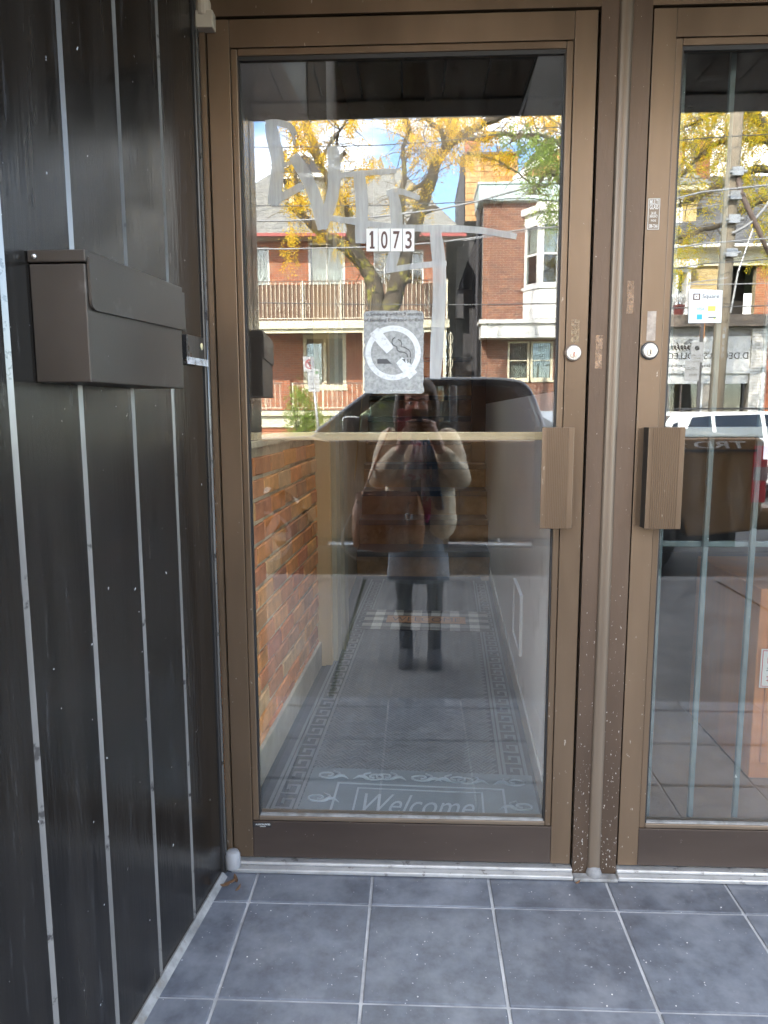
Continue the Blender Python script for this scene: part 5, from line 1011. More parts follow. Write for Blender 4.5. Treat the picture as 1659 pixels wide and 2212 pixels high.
LG = limb(b, [T(690, 352), T(720, 300, .3), T(750, 260, .4)], .045, .015, 6); LH = limb(b, [T(655, 470), T(640, 400, .3), T(640, 330, .3), T(650, 270, .2)], .05, .015, 6); LI = limb(b, [T(745, 330), T(728, 350, .1), T(720, 330, .2), T(735, 280, .3)], .05, .02, 6)
LK = limb(b, [T(962, 320, -.1), T(985, 230, -.5), T(990, 120, -.8), T(960, 0, -.9), T(975, -110, -.8)], .12, .03, 8); LM = limb(b, [T(690, 350, -.1), T(660, 240, -.5), T(680, 110, -.8), T(650, -20, -.8), T(665, -100, -.7)], .10, .03, 8); LN = limb(b, [T(1070, 255, -.2), T(1130, 150, -.5), T(1200, 60, -.6), T(1240, -50, -.6)], .09, .02, 8); LO = limb(b, [T(884, 280, .4), T(860, 180, .2), T(830, 60, 0), T(840, -60, 0)], .06, .02, 7)
LJ = limb(b, [T(1010, 330, .4), T(1080, 350, .6), T(1140, 390, .7), T(1170, 420, .8)], .03, .01, 6)
for (x, y) in ((925, 455), (870, 610)): b.capsule(T(x - 8, y, .1), T(x + 14, y - 5, .2), .09, .06, 8)
b.build('limb', M['bark'], T1, smooth=True)
b = MB()
for (P, n, l, ee) in ((LA, 40, 1.0, ends), (LAA, 44, 1.1, ends), (LB, 46, 1.3, ends), (LC, 34, 1.0, ends), (LE, 30, .9, ends), (LF, 26, .9, endsL), (LG, 22, .8, ends), (LH, 26, .8, ends), (LJ, 14, .6, endsL), (LI, 12, .7, ends), (LK, 46, 1.2, endsU), (LM, 46, 1.2, endsU), (LN, 40, 1.1, endsU), (LO, 34, 1.0, endsU)): twigs(b, P, n, l, rt, .013, ee)
stuff(b.build('twigs', M['bark_pale'], T1, smooth=True, fix=False))
# where the yellow hangs thick in the picture
CLU = [(640, 260, 26, 22), (655, 300, 22, 20), (700, 240, 25, 14), (755, 250, 22, 16), (690, 330, 12, 10), (625, 330, 14, 18), (632, 400, 20, 28), (650, 440, 22, 24), (725, 440, 22, 30), (740, 400, 14, 14), (790, 360, 26, 14), (815, 350, 18, 14), (880, 262, 26, 18), (910, 300, 30, 24), (945, 330, 20, 20), (960, 260, 38, 22), (1005, 250, 34, 20), (1030, 320, 18, 20), (1050, 285, 28, 14), (1075, 330, 20, 14), (1000, 330, 22, 18), (1095, 330, 14, 12), (1150, 240, 40, 18), (1195, 255, 26, 24), (905, 390, 10, 10), (740, 535, 8, 9), (632, 500, 14, 16), (622, 545, 10, 10), (700, 500, 10, 8), (850, 245, 30, 14), (895, 340, 16, 12)]
cen = []; 
for (x, y, rx, ry) in CLU:
    n = max(7, int(rx * ry / 18))
    for _ in range(n): p = T(rt.gauss(x, rx * .55), rt.gauss(y, ry * .6), rt.uniform(-.7, 1.0)); cen.append(p)
cen += rt.sample(ends, 70) + rt.sample(endsU, 330)
stuff(fronds(cen, 2, .09, rt).build('crown', M['leaf_y'], T1, fix=False))
T2 = thing('locust_tree', 'tree with green drooping leaves hanging before the white bay window', 'tree', (T(1255, 900, 1).x, YT + 1, SW))
b = MB(); P = limb(b, [(T(1262, 900, 1).x, YT + 1, SW - .05), T(1262, 700, 1), T(1258, 480, 1), T(1240, 340, 1), T(1215, 270, 1)], .20, .06, 10); Q = limb(b, [T(1256, 470, 1), T(1215, 400, 1.1), T(1185, 370, 1.2), T(1165, 400, 1.3), T(1150, 420, 1.4)], .06, .015, 7); Q2 = limb(b, [T(1240, 340, 1), T(1190, 300, 1.1), T(1140, 290, 1.2), T(1100, 310, 1.2)], .05, .012, 7); b.build('trunk', M['bark'], T2, smooth=True); e2 = []; b = MB(); twigs(b, Q, 20, .6, rt, .011, e2); twigs(b, Q2, 26, .7, rt, .011, e2); twigs(b, P, 20, 1.0, rt, .013, e2, start=.6); stuff(b.build('twigs', M['bark_pale'], T2, fix=False)); cen = []
for (x, y, rx, ry) in [(1110, 290, 22, 16), (1150, 290, 24, 22), (1185, 310, 24, 26), (1165, 350, 24, 22), (1150, 385, 16, 14), (1190, 400, 18, 26), (1185, 445, 20, 26), (1195, 470, 14, 14), (1205, 350, 16, 30), (1170, 320, 24, 20)]:
    for _ in range(max(6, int(rx * ry / 24))): cen.append(T(rt.gauss(x, rx * .55), rt.gauss(y, ry * .55), 1 + rt.uniform(-.5, .6)))
stuff(fronds(cen, 2, .10, rt).build('crown', M['leaf_g'], T2, fix=False))
# tree at the right, limbs reaching in over the yellow house
YU = -15.2
def U(x, y, dy=0.0): return at(x, y, YU + dy)
T3 = thing('locust_tree', 'yellow green street tree reaching over the utility pole', 'tree', (U(1790, 900).x, YU, SW))
b = MB(); P = limb(b, [(U(1790, 900).x, YU, SW - .05), U(1785, 700), U(1765, 500), U(1720, 380), U(1670, 300), U(1620, 230)], .30, .08, 11); A = limb(b, [U(1765, 480), U(1690, 430), U(1630, 440, .2), U(1570, 480, .3), U(1510, 500, .3), U(1450, 520, .3)], .10, .03, 8); B = limb(b, [U(1720, 380), U(1640, 365), U(1570, 395, .3), U(1510, 425, .4), U(1450, 450, .4), U(1425, 470, .4)], .10, .025, 8); C = limb(b, [U(1680, 310), U(1600, 300, .3), U(1530, 320, .4), U(1470, 380, .5), U(1430, 400, .4)], .07, .02, 8); D = limb(b, [U(1640, 250), U(1560, 240, .3), U(1490, 270, .3), U(1440, 300, .4)], .06, .015, 7)
b.build('trunk', M['bark'], T3, smooth=True); e3 = []; b = MB()
for (q, n) in ((A, 34), (B, 50), (C, 60), (D, 70), (P, 40)): twigs(b, q, n, 1.0, rt, .013, e3, start=.1)
stuff(b.build('twigs', M['bark_pale'], T3, fix=False)); cen = []
for (x, y, rx, ry) in [(1460, 120, 60, 50), (1580, 110, 70, 60), (1480, 240, 34, 26), (1540, 240, 40, 30), (1610, 250, 44, 34), (1500, 290, 34, 26), (1570, 300, 34, 28), (1640, 290, 30, 30), (1475, 340, 16, 24), (1540, 350, 24, 22), (1600, 350, 30, 22), (1465, 390, 16, 20), (1530, 400, 16, 12), (1640, 400, 26, 22), (1480, 540, 16, 20), (1490, 490, 14, 12), (1460, 560, 12, 20), (1475, 590, 8, 16), (1610, 440, 16, 10), (1650, 480, 14, 40), (1655, 560, 10, 30)]:
    for _ in range(max(6, int(rx * ry / 22))): cen.append(U(rt.gauss(x, rx * .55), rt.gauss(y, ry * .55), rt.uniform(-.6, .9)))
cen += rt.sample(e3, 260)
stuff(fronds(cen, 2, .11, rt).build('crown', M['leaf_ty'], T3, fix=False))
# bushes: between the houses, before the porch
def bush(name, label, c, rx, ry, rz, n, mat, lf=.07, cat='bush'):
    t = thing(name, label, cat, (c[0], c[1], SW)); b = MB()
    for k in range(7): a = rt.uniform(0, 6.28); b.tube([(c[0], c[1], SW - .02), (c[0] + rx * .3 * math.cos(a), c[1] + ry * .3 * math.sin(a), (SW + c[2]) / 2), (c[0] + rx * .6 * math.cos(a), c[1] + ry * .6 * math.sin(a), c[2] + rz * .4)], [.04, .025, .008], 6)
    b.build('stem', M['bark'], t); cs = []
    for _ in range(n):
        v = Vector((rt.gauss(0, 1), rt.gauss(0, 1), rt.gauss(0, 1))).normalized() * rt.uniform(.55, 1.0) ** .5 * rt.uniform(.8, 1.1); cs.append((c[0] + v.x * rx, c[1] + v.y * ry, max(SW + .05, c[2] + v.z * rz)))
    stuff(fronds(cs, 2, .10, rt, .22, lf, .3).build('crown', mat, t, fix=False))
p = at(976, 720, -31); bush('garden_tree', 'bushy yellow green tree in the gap between the brick houses', (p.x + .4, -31, 4.2), 2.0, 1.6, 4.3, 900, M['leaf_yg'], .13, 'tree')
p = at(652, 900, -18.5); bush('cedar_shrub', 'feathery yellow green shrub in front of the porch railing', (p.x, -18.5, .85), .38, .4, 1.25, 320, M['leaf_g'], .06)
p = at(682, 915, -18.8); bush('low_shrub', 'low green shrub behind the parking sign post', (p.x, -18.8, .55), .6, .4, .75, 260, M['leaf_g'], .06)
p = at(845, 905, -17.5); bush('garden_shrub', 'green shrub below the porch behind the truck cab', (p.x, -17.5, .6), .7, .5, 1.0, 300, M['leaf_g'], .07)
# fence pickets seen through the truck window
GF = thing('garden_fence', 'white lattice garden fence below the porch', 'fence', (at(850, 900, -18).x, -17.9, SW))
for k in range(14): x = at(800 + 9 * k, 900, -17.9).x; box('fence_picket', M['white'], GF, x - .02, x + .02, -17.92, -17.90, SW, 1.75)
for z in (.5, 1.0, 1.5): box('fence_rail', M['white'], GF, at(797, 900, -17.9).x, at(922, 900, -17.9).x, -17.899, -17.88, z, z + .04)
# ------------------------------------------------------------------ utility pole, wires, signs
YP = -13.9
UP = thing('utility_pole', 'tall weathered wooden utility pole behind the white car', 'utility pole', (at(1545, 890, YP).x, YP, SW))
pb, pt_ = at(1545, 895, YP), at(1586, 330, YP); dirp = (pt_ - pb) / (pt_.z - pb.z); foot = pb + dirp * (SW - .1 - pb.z); top = pb + dirp * (9.5 - pb.z)
b = MB(); b.tube([foot, foot.lerp(top, .5), top], [.155, .135, .11], 16); b.build('pole', M['pole'], UP, smooth=True)
def pp(z): return foot + dirp * (z - foot.z)
for k, ch in enumerate('P1280'): q = pp(2.82 - k * .13); text('pole_number', ch, (q.x + .025, YP + .148, q.z), (-1, 0, 0), (0, 0, 1), .05, .085, M['alu'], UP)
b = MB(); z = 5.3; q = pp(z); b.tube([q + Vector((.05, .13, .6)), q + Vector((.12, .2, .2)), q + Vector((.5, .2, -.5)), q + Vector((.85, .2, -1.2))], [.05, .055, .05, .03], 8); b.build('lamp_arm', M['iron_dark'], UP, smooth=True)
b = MB(); b.tube(curve_pts([q + Vector((.0, .15, -.55)), q + Vector((.35, .2, -.35)), q + Vector((.7, .2, .1)), q + Vector((.95, .2, .9)), q + Vector((1.05, .2, 1.6))]), .03, 8); b.build('cable_loop', M['wire_pale'], UP, smooth=True); b = MB(); b.tube([pp(3.2) + Vector((.12, .1, 0)), pp(4.0) + Vector((.2, .12, 0)), pp(4.9) + Vector((.45, .12, 0))], .022, 8); b.build('conduit', M['alu'], UP)
for z in (4.35, 5.0, 5.45, 5.9):
    b = MB(); q = pp(z); b.box(q.x - .10, q.x + .12, YP + .13, YP + .24, z - .06, z + .10); b.tube([q + Vector((-.15, .2, 0)), q + Vector((.2, .2, .02))], .035, 8); b.build('wire_bracket', M['alu'], UP)
sp = at(1497, 880, -13.4)
def sign(root, px0, px1, y0, y1, Y, mat, name='sign_plate'):
    a = at(px0, y1, Y); c = at(px1, y0, Y); return box(name, mat, root, a.x, c.x, Y - .004, Y + .004, a.z, c.z), a, c
GS = thing('parking_sign', 'grey parking sign post with two plates in front of the shop', 'sign', (ax(1516, -13.2), -13.2, SW)); Yq = -13.2
x = ax(1514, Yq); b = MB(); b.box(x - .03, x + .03, Yq - .05, Yq - .01, SW, az(655, Yq)); b.build('post', plain('dark post', (.09, .085, .085), .5, .3), GS)
gy = plain('grey sign plate', (.30, .30, .30), .5); s1, a, c = sign(GS, 1491, 1521, 739, 783, Yq, gy); s2, a2, c2 = sign(GS, 1478, 1512, 778, 823, Yq + .02, gy)
b = MB(); q = at(1506, 752, Yq + .006); n = 20; b.add([(q.x + .045 * math.cos(6.283 * i / n), Yq + .006, q.z + .045 * math.sin(6.283 * i / n)) for i in range(n)], [list(range(n))]); b.build('symbol', M['black'], s1, fix=False); b = MB(); b.bar(q + Vector((-.04, .003, -.03)), q + Vector((.04, .003, .03)), .012, .004); b.build('symbol_bar', gy, s1)
def rtext(s, px_r, px_l, yb, yt, Y, parent, mat=M['black'], **kw): a = at(px_r, yb, Y); c = at(px_l, yt, Y); return text('lettering', s, (a.x, Y, a.z), (-1, 0, 0), (0, 0, 1), a.x - c.x, c.z - a.z, mat, parent, **kw)
rtext('7AM - 9AM', 1518, 1495, 769, 766, Yq + .006, s1); rtext('MON-FRI', 1514, 1498, 775, 772, Yq + .006, s1)
for (s, r, l, yb, yt) in (('PAID PARKING', 1511, 1494, 783, 780), ('MON - FRI', 1502, 1485, 796, 793), ('8:00 AM - 9:00 PM', 1508, 1482, 800, 797.5), ('SAT', 1499, 1492, 803, 800.5), ('4502', 1507, 1488, 812, 807)): rtext(s, r, l, yb, yt, Yq + .026, s2)
OB = box('orange_post', pm('orange board', (.55, .22, .06), .6), GS, ax(1511, Yq) + .001, ax(1521, Yq), Yq - .07, Yq - .051, az(735, Yq), az(672, Yq))
Yq = -13.35; PSN = thing('parking_sign', 'white parking sign post with a no parking plate in front of the porch', 'sign', (ax(678, Yq), Yq, SW))
q0, q1 = at(687, 925, Yq), at(672, 772, Yq); d = (q1 - q0) / (q1.z - q0.z); b = MB(); b.tube([q0 + d * (SW - q0.z), q1], .026, 10); b.build('post', M['alu'], PSN, smooth=True)
wsn = plain('white sign plate', (.74, .73, .70), .5)
def oblique(cx, cz, w_, h_, ang, tilt=.04):                # a plate turned along the street
    u = Vector((math.cos(ang), math.sin(ang), 0)); n = Vector((-u.y, u.x, 0)); v = Vector((-tilt, 0, 1)); n = n if n.y > 0 else -n; c = Vector((cx, Yq + .035, cz)); b = MB(); P = [c + u * (sx * w_ / 2) + v * (sz * h_ / 2) + n * sn for sn in (-.003, .003) for (sx, sz) in ((-1, -1), (1, -1), (1, 1), (-1, 1))]; b.hexa(P); return b.build('sign_plate', wsn, PSN), c, u, v, n
for (px, py, w_, h_, kind) in ((668, 787, .29, .30, 0), (678, 822, .30, .46, 1)):
    q = at(px, py, Yq); o, c, u, v, n = oblique(q.x, q.z, w_, h_, R(-48)); ur = -u
    if kind == 0:
        b = MB(); m_ = 24; b.add([c + n * .006 + (u * math.cos(6.283 * i / m_) + Vector((0, 0, 1)) * math.sin(6.283 * i / m_)) * r_ for r_ in (.10, .078) for i in range(m_)], [[i, (i + 1) % m_, m_ + (i + 1) % m_, m_ + i] for i in range(m_)]); b.build('ban_ring', M['redink'], o, fix=False); b = MB(); b.bar(c + n * .006 - u * .065 + Vector((0, 0, .065)), c + n * .006 + u * .065 - Vector((0, 0, .065)), .018, .003, n); b.build('ban_bar', M['redink'], o); text('letter', 'P', c + n * .005 - ur * .03 - Vector((0, 0, .05)), ur, (0, 0, 1), .06, .10, M['black'], o, bold=.03)
    else:
        b = MB(); m_ = 16; cc = c + n * .006 - ur * .09 + v * .16; b.add([cc + (u * math.cos(6.283 * i / m_) + v * math.sin(6.283 * i / m_)) * .035 for i in range(m_)], [list(range(m_))]); b.build('symbol', plain('green ink', (.05, .28, .10), .6), o, fix=False)
        for (s, z_, w2) in (('PAID PARKING', .17, .12), ('MON - FRI', .05, .16), ('8AM - 9PM', .01, .20), ('SAT', -.04, .06), ('9AM - 9PM', -.08, .18), ('4502', -.17, .16)): text('lettering', s, c + n * .006 - ur * (w2 / 2 if z_ < .1 else -.02) + v * z_, ur, v, w2 if z_ < .1 else .10, .022, M['greyink'], o)
# wires strung along the far side
WR_ = [([(620, 318), (1215, 274), (1440, 310), (1659, 290)], .010, 0), ([(620, 445), (1215, 437), (1430, 592), (1659, 560)], .011, 0), ([(620, 477), (1215, 395), (1440, 470), (1659, 400)], .020, 1), ([(615, 538), (1215, 490), (1430, 560), (1659, 515)], .016, 1), ([(615, 655), (1215, 656), (1430, 660), (1659, 660)], .013, 0), ([(1000, 520), (1215, 488), (1440, 460), (1560, 440)], .008, 1), ([(1572, 600), (1659, 612)], .012, 1)]
for k, (pts, r_, pale) in enumerate(WR_):
    Yw = -13.6 + .04 * k; Q = [at(*p, Yw) for p in pts]; ext = lambda a, c, x: a + (c - a) * ((x - a.x) / (c.x - a.x))
    if pts[0][0] < 800: Q = [Q[0] + Vector((-20, 0, .6))] + Q
    if pts[-1][0] > 1600: Q = Q + [Q[-1] + Vector((18, 0, .5))]
    b = MB(); b.tube(curve_pts(Q, 6), r_, 6); o = b.build('overhead_wire', M['wire_pale'] if pale else M['wire'], None, smooth=True, fix=False)
    tag(o, ['thin dark wire crossing the tree tops high up', 'thin dark wire below the topmost one', 'thick pale cable slanting past the roof gutter', 'pale cable slanting across the upper windows', 'dark cable level with the balcony railing', 'thin pale service wire by the brown brick corner', 'pale wire above the shop roof beside the pole'][k], 'wire', 'overhead wires along the street')
# ------------------------------------------------------------------ vehicles
def paint(name, col, metal=.3, rough=.32): return pm(name, col, rough, metal, .04, 3, .0, 60, coat=.8, rvar=.04)
TY_ = pm('tyre rubber', (.022, .022, .023), .8, 0, .2, 20, .05); RIM = pm('alloy rim', (.42, .42, .43), .3, .8, .05, 9, 0); PLAS = pm('black plastic', (.025, .025, .027), .55, 0, .15, 12, .03); CHR = plain('chrome', (.8, .8, .8), .12, 1.0); RLAMP = plain('red lamp', (.50, .02, .03), .15); CLAMP = plain('clear lamp', (.75, .75, .78), .12)
def wheel(root, x, yc, zc, r, w_, side):
    b = MB(); b.lathe([(r * .60, -w_ / 2), (r * .93, -w_ / 2), (r, -w_ * .36), (r, w_ * .36), (r * .93, w_ / 2), (r * .60, w_ / 2)], 30, (x, yc, zc), 'y', cap=False); t = b.build('wheel', TY_, root, smooth=True)
    b = MB(); yo = yc + side * w_ * .42
    for k in range(6): a = k * math.pi / 3; b.bar((x, yo, zc), (x + r * .60 * math.cos(a), yo, zc + r * .60 * math.sin(a)), .075, .03, (0, 1, 0))
    b.lathe([(r * .62, -.02), (r * .62, .02), (r * .55, .02), (r * .55, -.02)], 26, (x, yo, zc), 'y', cap=False); b.lathe([(.06, -.02), (.06, .03), (.02, .035)], 12, (x, yo, zc), 'y'); b.build('rim', RIM, t)
def greenhouse(P, y0, y1, inset, z0, z1):
    """side plane of a cab: base at y0/y1, roof inset; returns a point on the near or far side"""
    def S(x, z, near=True, out=0.0):
        t = (z - z0) / (z1 - z0); return Vector((x, (y1 - inset * t + out) if near else (y0 + inset * t - out), z))
    return S
def panel(name, S, poly, mat, root, near=True, out=.004, th=.006):
    n = len(poly); b = MB(); s = 1 if near else -1; A = [S(x, z, near, out) for (x, z) in poly]; B = [a - Vector((0, s * th, 0)) for a in A]; b.add(A + B, [list(range(n)), list(range(n, 2 * n))[::-1]] + [[i, (i + 1) % n, n + (i + 1) % n, n + i] for i in range(n)]); return b.build(name, mat, root)
# ---- the pickup truck parked at the near kerb
Y1, Y0 = -4.72, -6.55
PT = thing('pickup_truck', 'bronze brown pickup truck parked at the kerb behind the photographer', 'truck', (.5, -5.6, RD)); PB = paint('bronze brown truck paint', (.22, .128, .055), .25, .34); wz = RD + .385
prof = [(3.06, .16), (3.14, .34), (3.13, .96), (3.08, 1.0), (1.24, 1.0), (1.20, .985), (-.78, .985), (-.92, 1.02), (-1.6, .99), (-2.1, .90), (-2.28, .72), (-2.32, .40), (-2.26, .12)]
def arch(cx, r): return [(cx + r * math.cos(R(t)), wz + r * math.sin(R(t)) if t not in (180, 0) else .08) for t in (180, 160, 135, 110, 90, 70, 45, 20, 0)]
low = [(-1.80, .08)] + [(x, max(z, .08)) for (x, z) in arch(-1.33, .46)[1:-1]] + [(-.86, .08), (1.54, .08)] + [(x, max(z, .08)) for (x, z) in arch(2.02, .46)[1:-1]] + [(2.49, .10)]
poly = prof + low
b = MB(); n = len(poly); half = (Y0 + Y1) / 2
def sec(y, k): return [(x, y, z) for (x, z) in poly]
ysec = [Y1 - .035, Y1, Y1, Y1 - .035]
V = []
for (y, zf) in ((Y1 - .04, 0), (Y1, 1), (Y0, 1), (Y0 + .04, 0)): V.append(y)
b.prism(poly, 'y', Y0, Y1); body = b.build('body', PB, PT, bevel=.045, seg=3)
b = MB(); b.box(1.32, 3.02, Y0 + .12, Y1 - .12, 1.0, 1.022); b.build('bed_cover', PLAS, PT, bevel=.01)
for yy in (Y1 - .07, Y0 + .07): box('bed_rail', PLAS, PT, 1.26, 3.08, yy - .035, yy + .035, 1.001, 1.028, .008)
b = MB(); b.bar((-.80, Y1 + .002, .58), (1.2, Y1 + .002, .58), .012, .05); b.build('side_moulding', PB, PT, bevel=.004)
for x in (-.62, .44, 1.215): b = MB(); b.bar((x, Y1 + .0005, .12), (x, Y1 + .0005, .97), .008, .004, (0, 1, 0)); b.build('door_gap', M['black'], PT)
b = MB(); b.bar((1.26, Y1 + .004, .885), (3.05, Y1 + .004, .885), .012, .018); b.build('bed_crease', PLAS, PT)
for (s, xr, xl, zb, zt_) in (('TRD', 2.95, 2.50, .905, .968), ('4X4', 2.44, 2.18, .925, .968), ('SPORT', 2.44, 2.12, .900, .920)): text('decal', s, (xr, Y1 + .0035, zb), (-1, 0, 0), (0, 0, 1), xr - xl, zt_ - zb, plain('grey decal', (.62, .60, .57), .5), body, shear=.15, bold=.02)
z0c, z1c = .985, 1.505; S = greenhouse(None, Y0 + .05, Y1 - .05, .20, z0c, z1c)
A = [(-.88, z0c), (-.24, z1c)]; B = [(1.20, z0c), (1.02, z1c)]
rf_ = MB(); xs_ = [-.24, .0, .4, .8, 1.02]; zz = [1.505, 1.535, 1.545, 1.535, 1.50]
for i in range(4):
    for (ya, yb, da, db) in ((Y0 + .25, half, -.025, 0), (half, Y1 - .25, 0, -.025)):
        rf_.add([(xs_[i], ya, zz[i] + da), (xs_[i + 1], ya, zz[i + 1] + da), (xs_[i + 1], yb, zz[i + 1] + db), (xs_[i], yb, zz[i] + db), (xs_[i], ya, zz[i] + da - .05), (xs_[i + 1], ya, zz[i + 1] + da - .05), (xs_[i + 1], yb, zz[i + 1] + db - .05), (xs_[i], yb, zz[i] + db - .05)], [(0, 1, 2, 3), (7, 6, 5, 4), (0, 4, 5, 1), (1, 5, 6, 2), (2, 6, 7, 3), (3, 7, 4, 0)])
roof_mat = paint('dark truck roof paint', (.05, .055, .065), .5, .16)
rf_.build('roof', roof_mat, PT)
for near in (True, False):
    nm = 'pillar'
    for (p, q, wd) in (((-.90, .985), (-.22, 1.50), .085), ((.385, .985), (.385, 1.48), .075), ((1.165, .985), (.985, 1.49), .13)):
        a, c = S(*p, near, -.025), S(*q, near, -.025); b = MB(); b.bar(a, c, .055, wd, (1, 0, 0) if abs(p[0] - q[0]) < .2 else (0, 1, 0)) if False else b.hexa([a + Vector((-wd / 2, -.025, 0)), a + Vector((wd / 2, -.025, 0)), a + Vector((wd / 2, .025, 0)), a + Vector((-wd / 2, .025, 0)), c + Vector((-wd / 2, -.025, 0)), c + Vector((wd / 2, -.025, 0)), c + Vector((wd / 2, .025, 0)), c + Vector((-wd / 2, .025, 0))]); b.build(nm, roof_mat, PT, bevel=.012)
    a, c = S(-.24, 1.49, near, -.02), S(1.0, 1.49, near, -.02); b = MB(); b.tube(curve_pts([S(-.86, 1.03, near, -.015), S(-.30, 1.455, near, -.018), a + Vector((.12, 0, .008)), a.lerp(c, .5) + Vector((0, 0, .022)), c + Vector((-.10, 0, .008)), S(1.075, 1.40, near, -.02), S(1.20, 1.02, near, -.015)], 6), .036, 12); b.build('roof_rail', roof_mat, PT, smooth=True)
    panel('side_window', S, [(-.82, 1.0), (-.19, 1.47), (.34, 1.47), (.34, 1.0)], M['glass_car'], PT, near, -.02); panel('side_window', S, [(.43, 1.0), (.43, 1.47), (.93, 1.47), (1.10, 1.0)], M['glass_tint'], PT, near, -.02); panel('window_sill', S, [(-.88, .985), (-.88, 1.01), (1.2, 1.01), (1.2, .985)], PLAS, PT, near, .003)
def span(name, mat, p, q, th=.006, yi=.06, yt=.24): b = MB(); b.hexa([(p[0], Y0 + yi, p[1]), (p[0], Y1 - yi, p[1]), (q[0], Y1 - yt, q[1]), (q[0], Y0 + yt, q[1]), (p[0], Y0 + yi, p[1] + th), (p[0], Y1 - yi, p[1] + th), (q[0], Y1 - yt, q[1] + th), (q[0], Y0 + yt, q[1] + th)]); return b.build(name, mat, PT)
span('windshield', M['glass_car'], (-.90, 1.0), (-.24, 1.495)); span('rear_window', M['glass_tint'], (1.18, 1.0), (1.02, 1.49))
b = MB(); b.box(-.3, -.15, Y0 + .2, Y1 - .2, .6, 1.03); b.box(-.85, -.3, Y0 + .1, Y1 - .1, .986, 1.03); b.build('dashboard', PLAS, PT)
for yc in (Y1 - .48, Y0 + .48): b = MB(); b.box(.25, .40, yc - .24, yc + .24, .6, 1.12); b.box(.28, .38, yc - .13, yc + .13, 1.15, 1.33); b.build('seat', PLAS, PT, bevel=.04)
b = MB(); b.box(-.60, -.44, Y1 + .03, Y1 + .24, 1.02, 1.20); mr_ = b.build('wing_mirror', roof_mat, PT, bevel=.04); b = MB(); b.bar((-.50, Y1 - .06, 1.03), (-.52, Y1 + .06, 1.06), .05, .04); b.build('mirror_arm', PLAS, mr_); box('mirror_glass', CHR, mr_, -.4395, -.437, Y1 + .05, Y1 + .22, 1.045, 1.175)
b = MB(); b.box(-.60, -.44, Y0 - .24, Y0 - .03, 1.02, 1.20); b.build('wing_mirror', roof_mat, PT, bevel=.04)
for x in (.22, ): b = MB(); b.tube([(x - .11, Y1 + .002, .80), (x - .09, Y1 + .045, .80), (x + .09, Y1 + .045, .80), (x + .11, Y1 + .002, .80)], .014, 8); b.build('door_handle', CHR, PT, smooth=True)
b = MB(); b.tube([(-.75, Y1 + .09, .045), (1.08, Y1 + .09, .045)], .03, 12); b.tube([(-.5, Y1 - .1, .1), (-.5, Y1 + .09, .045)], .02, 8); b.tube([(.8, Y1 - .1, .1), (.8, Y1 + .09, .045)], .02, 8); b.build('side_step', pm('dull alloy step', (.30, .30, .31), .35, .7), PT, smooth=True)
for yc, s in ((Y1 - .12, 1), (Y0 + .12, -1)):
    for x in (-1.33, 2.02): wheel(PT, x, yc, wz, .385, .24, s)
    tl = MB(); tl.hexa([(3.02, yc - .10, .42), (3.155, yc - .10, .42), (3.155, yc + .105 * 1.18, .42), (3.02, yc + .125, .42), (3.02, yc - .10, .93), (3.155, yc - .10, .93), (3.155, yc + .125, .93), (3.02, yc + .125, .93)]); t_ = tl.build('tail_lamp', RLAMP, PT, bevel=.012); box('reverse_lamp', plain('smoked lamp', (.30, .20, .20), .15), t_, 3.03, 3.158, yc - .09, yc + .128, .62, .74)
    hl = MB(); hl.box(-2.31, -2.05, yc - .12, yc + .128, .60, .80); hl.build('headlamp', CLAMP, PT, bevel=.02)
b = MB(); b.box(3.10, 3.30, Y0 + .05, Y1 - .05, .16, .38); b.build('rear_bumper', PB, PT, bevel=.05); b = MB(); b.box(-2.40, -2.28, Y0 + .04, Y1 - .04, .12, .40); b.build('front_bumper', PB, PT, bevel=.04); box('grille', PLAS, PT, -2.335, -2.29, Y0 + .4, Y1 - .4, .45, .78)
box('underbody', M['black'], PT, -2.1, 3.0, Y0 + .2, Y1 - .2, -.02, .14)
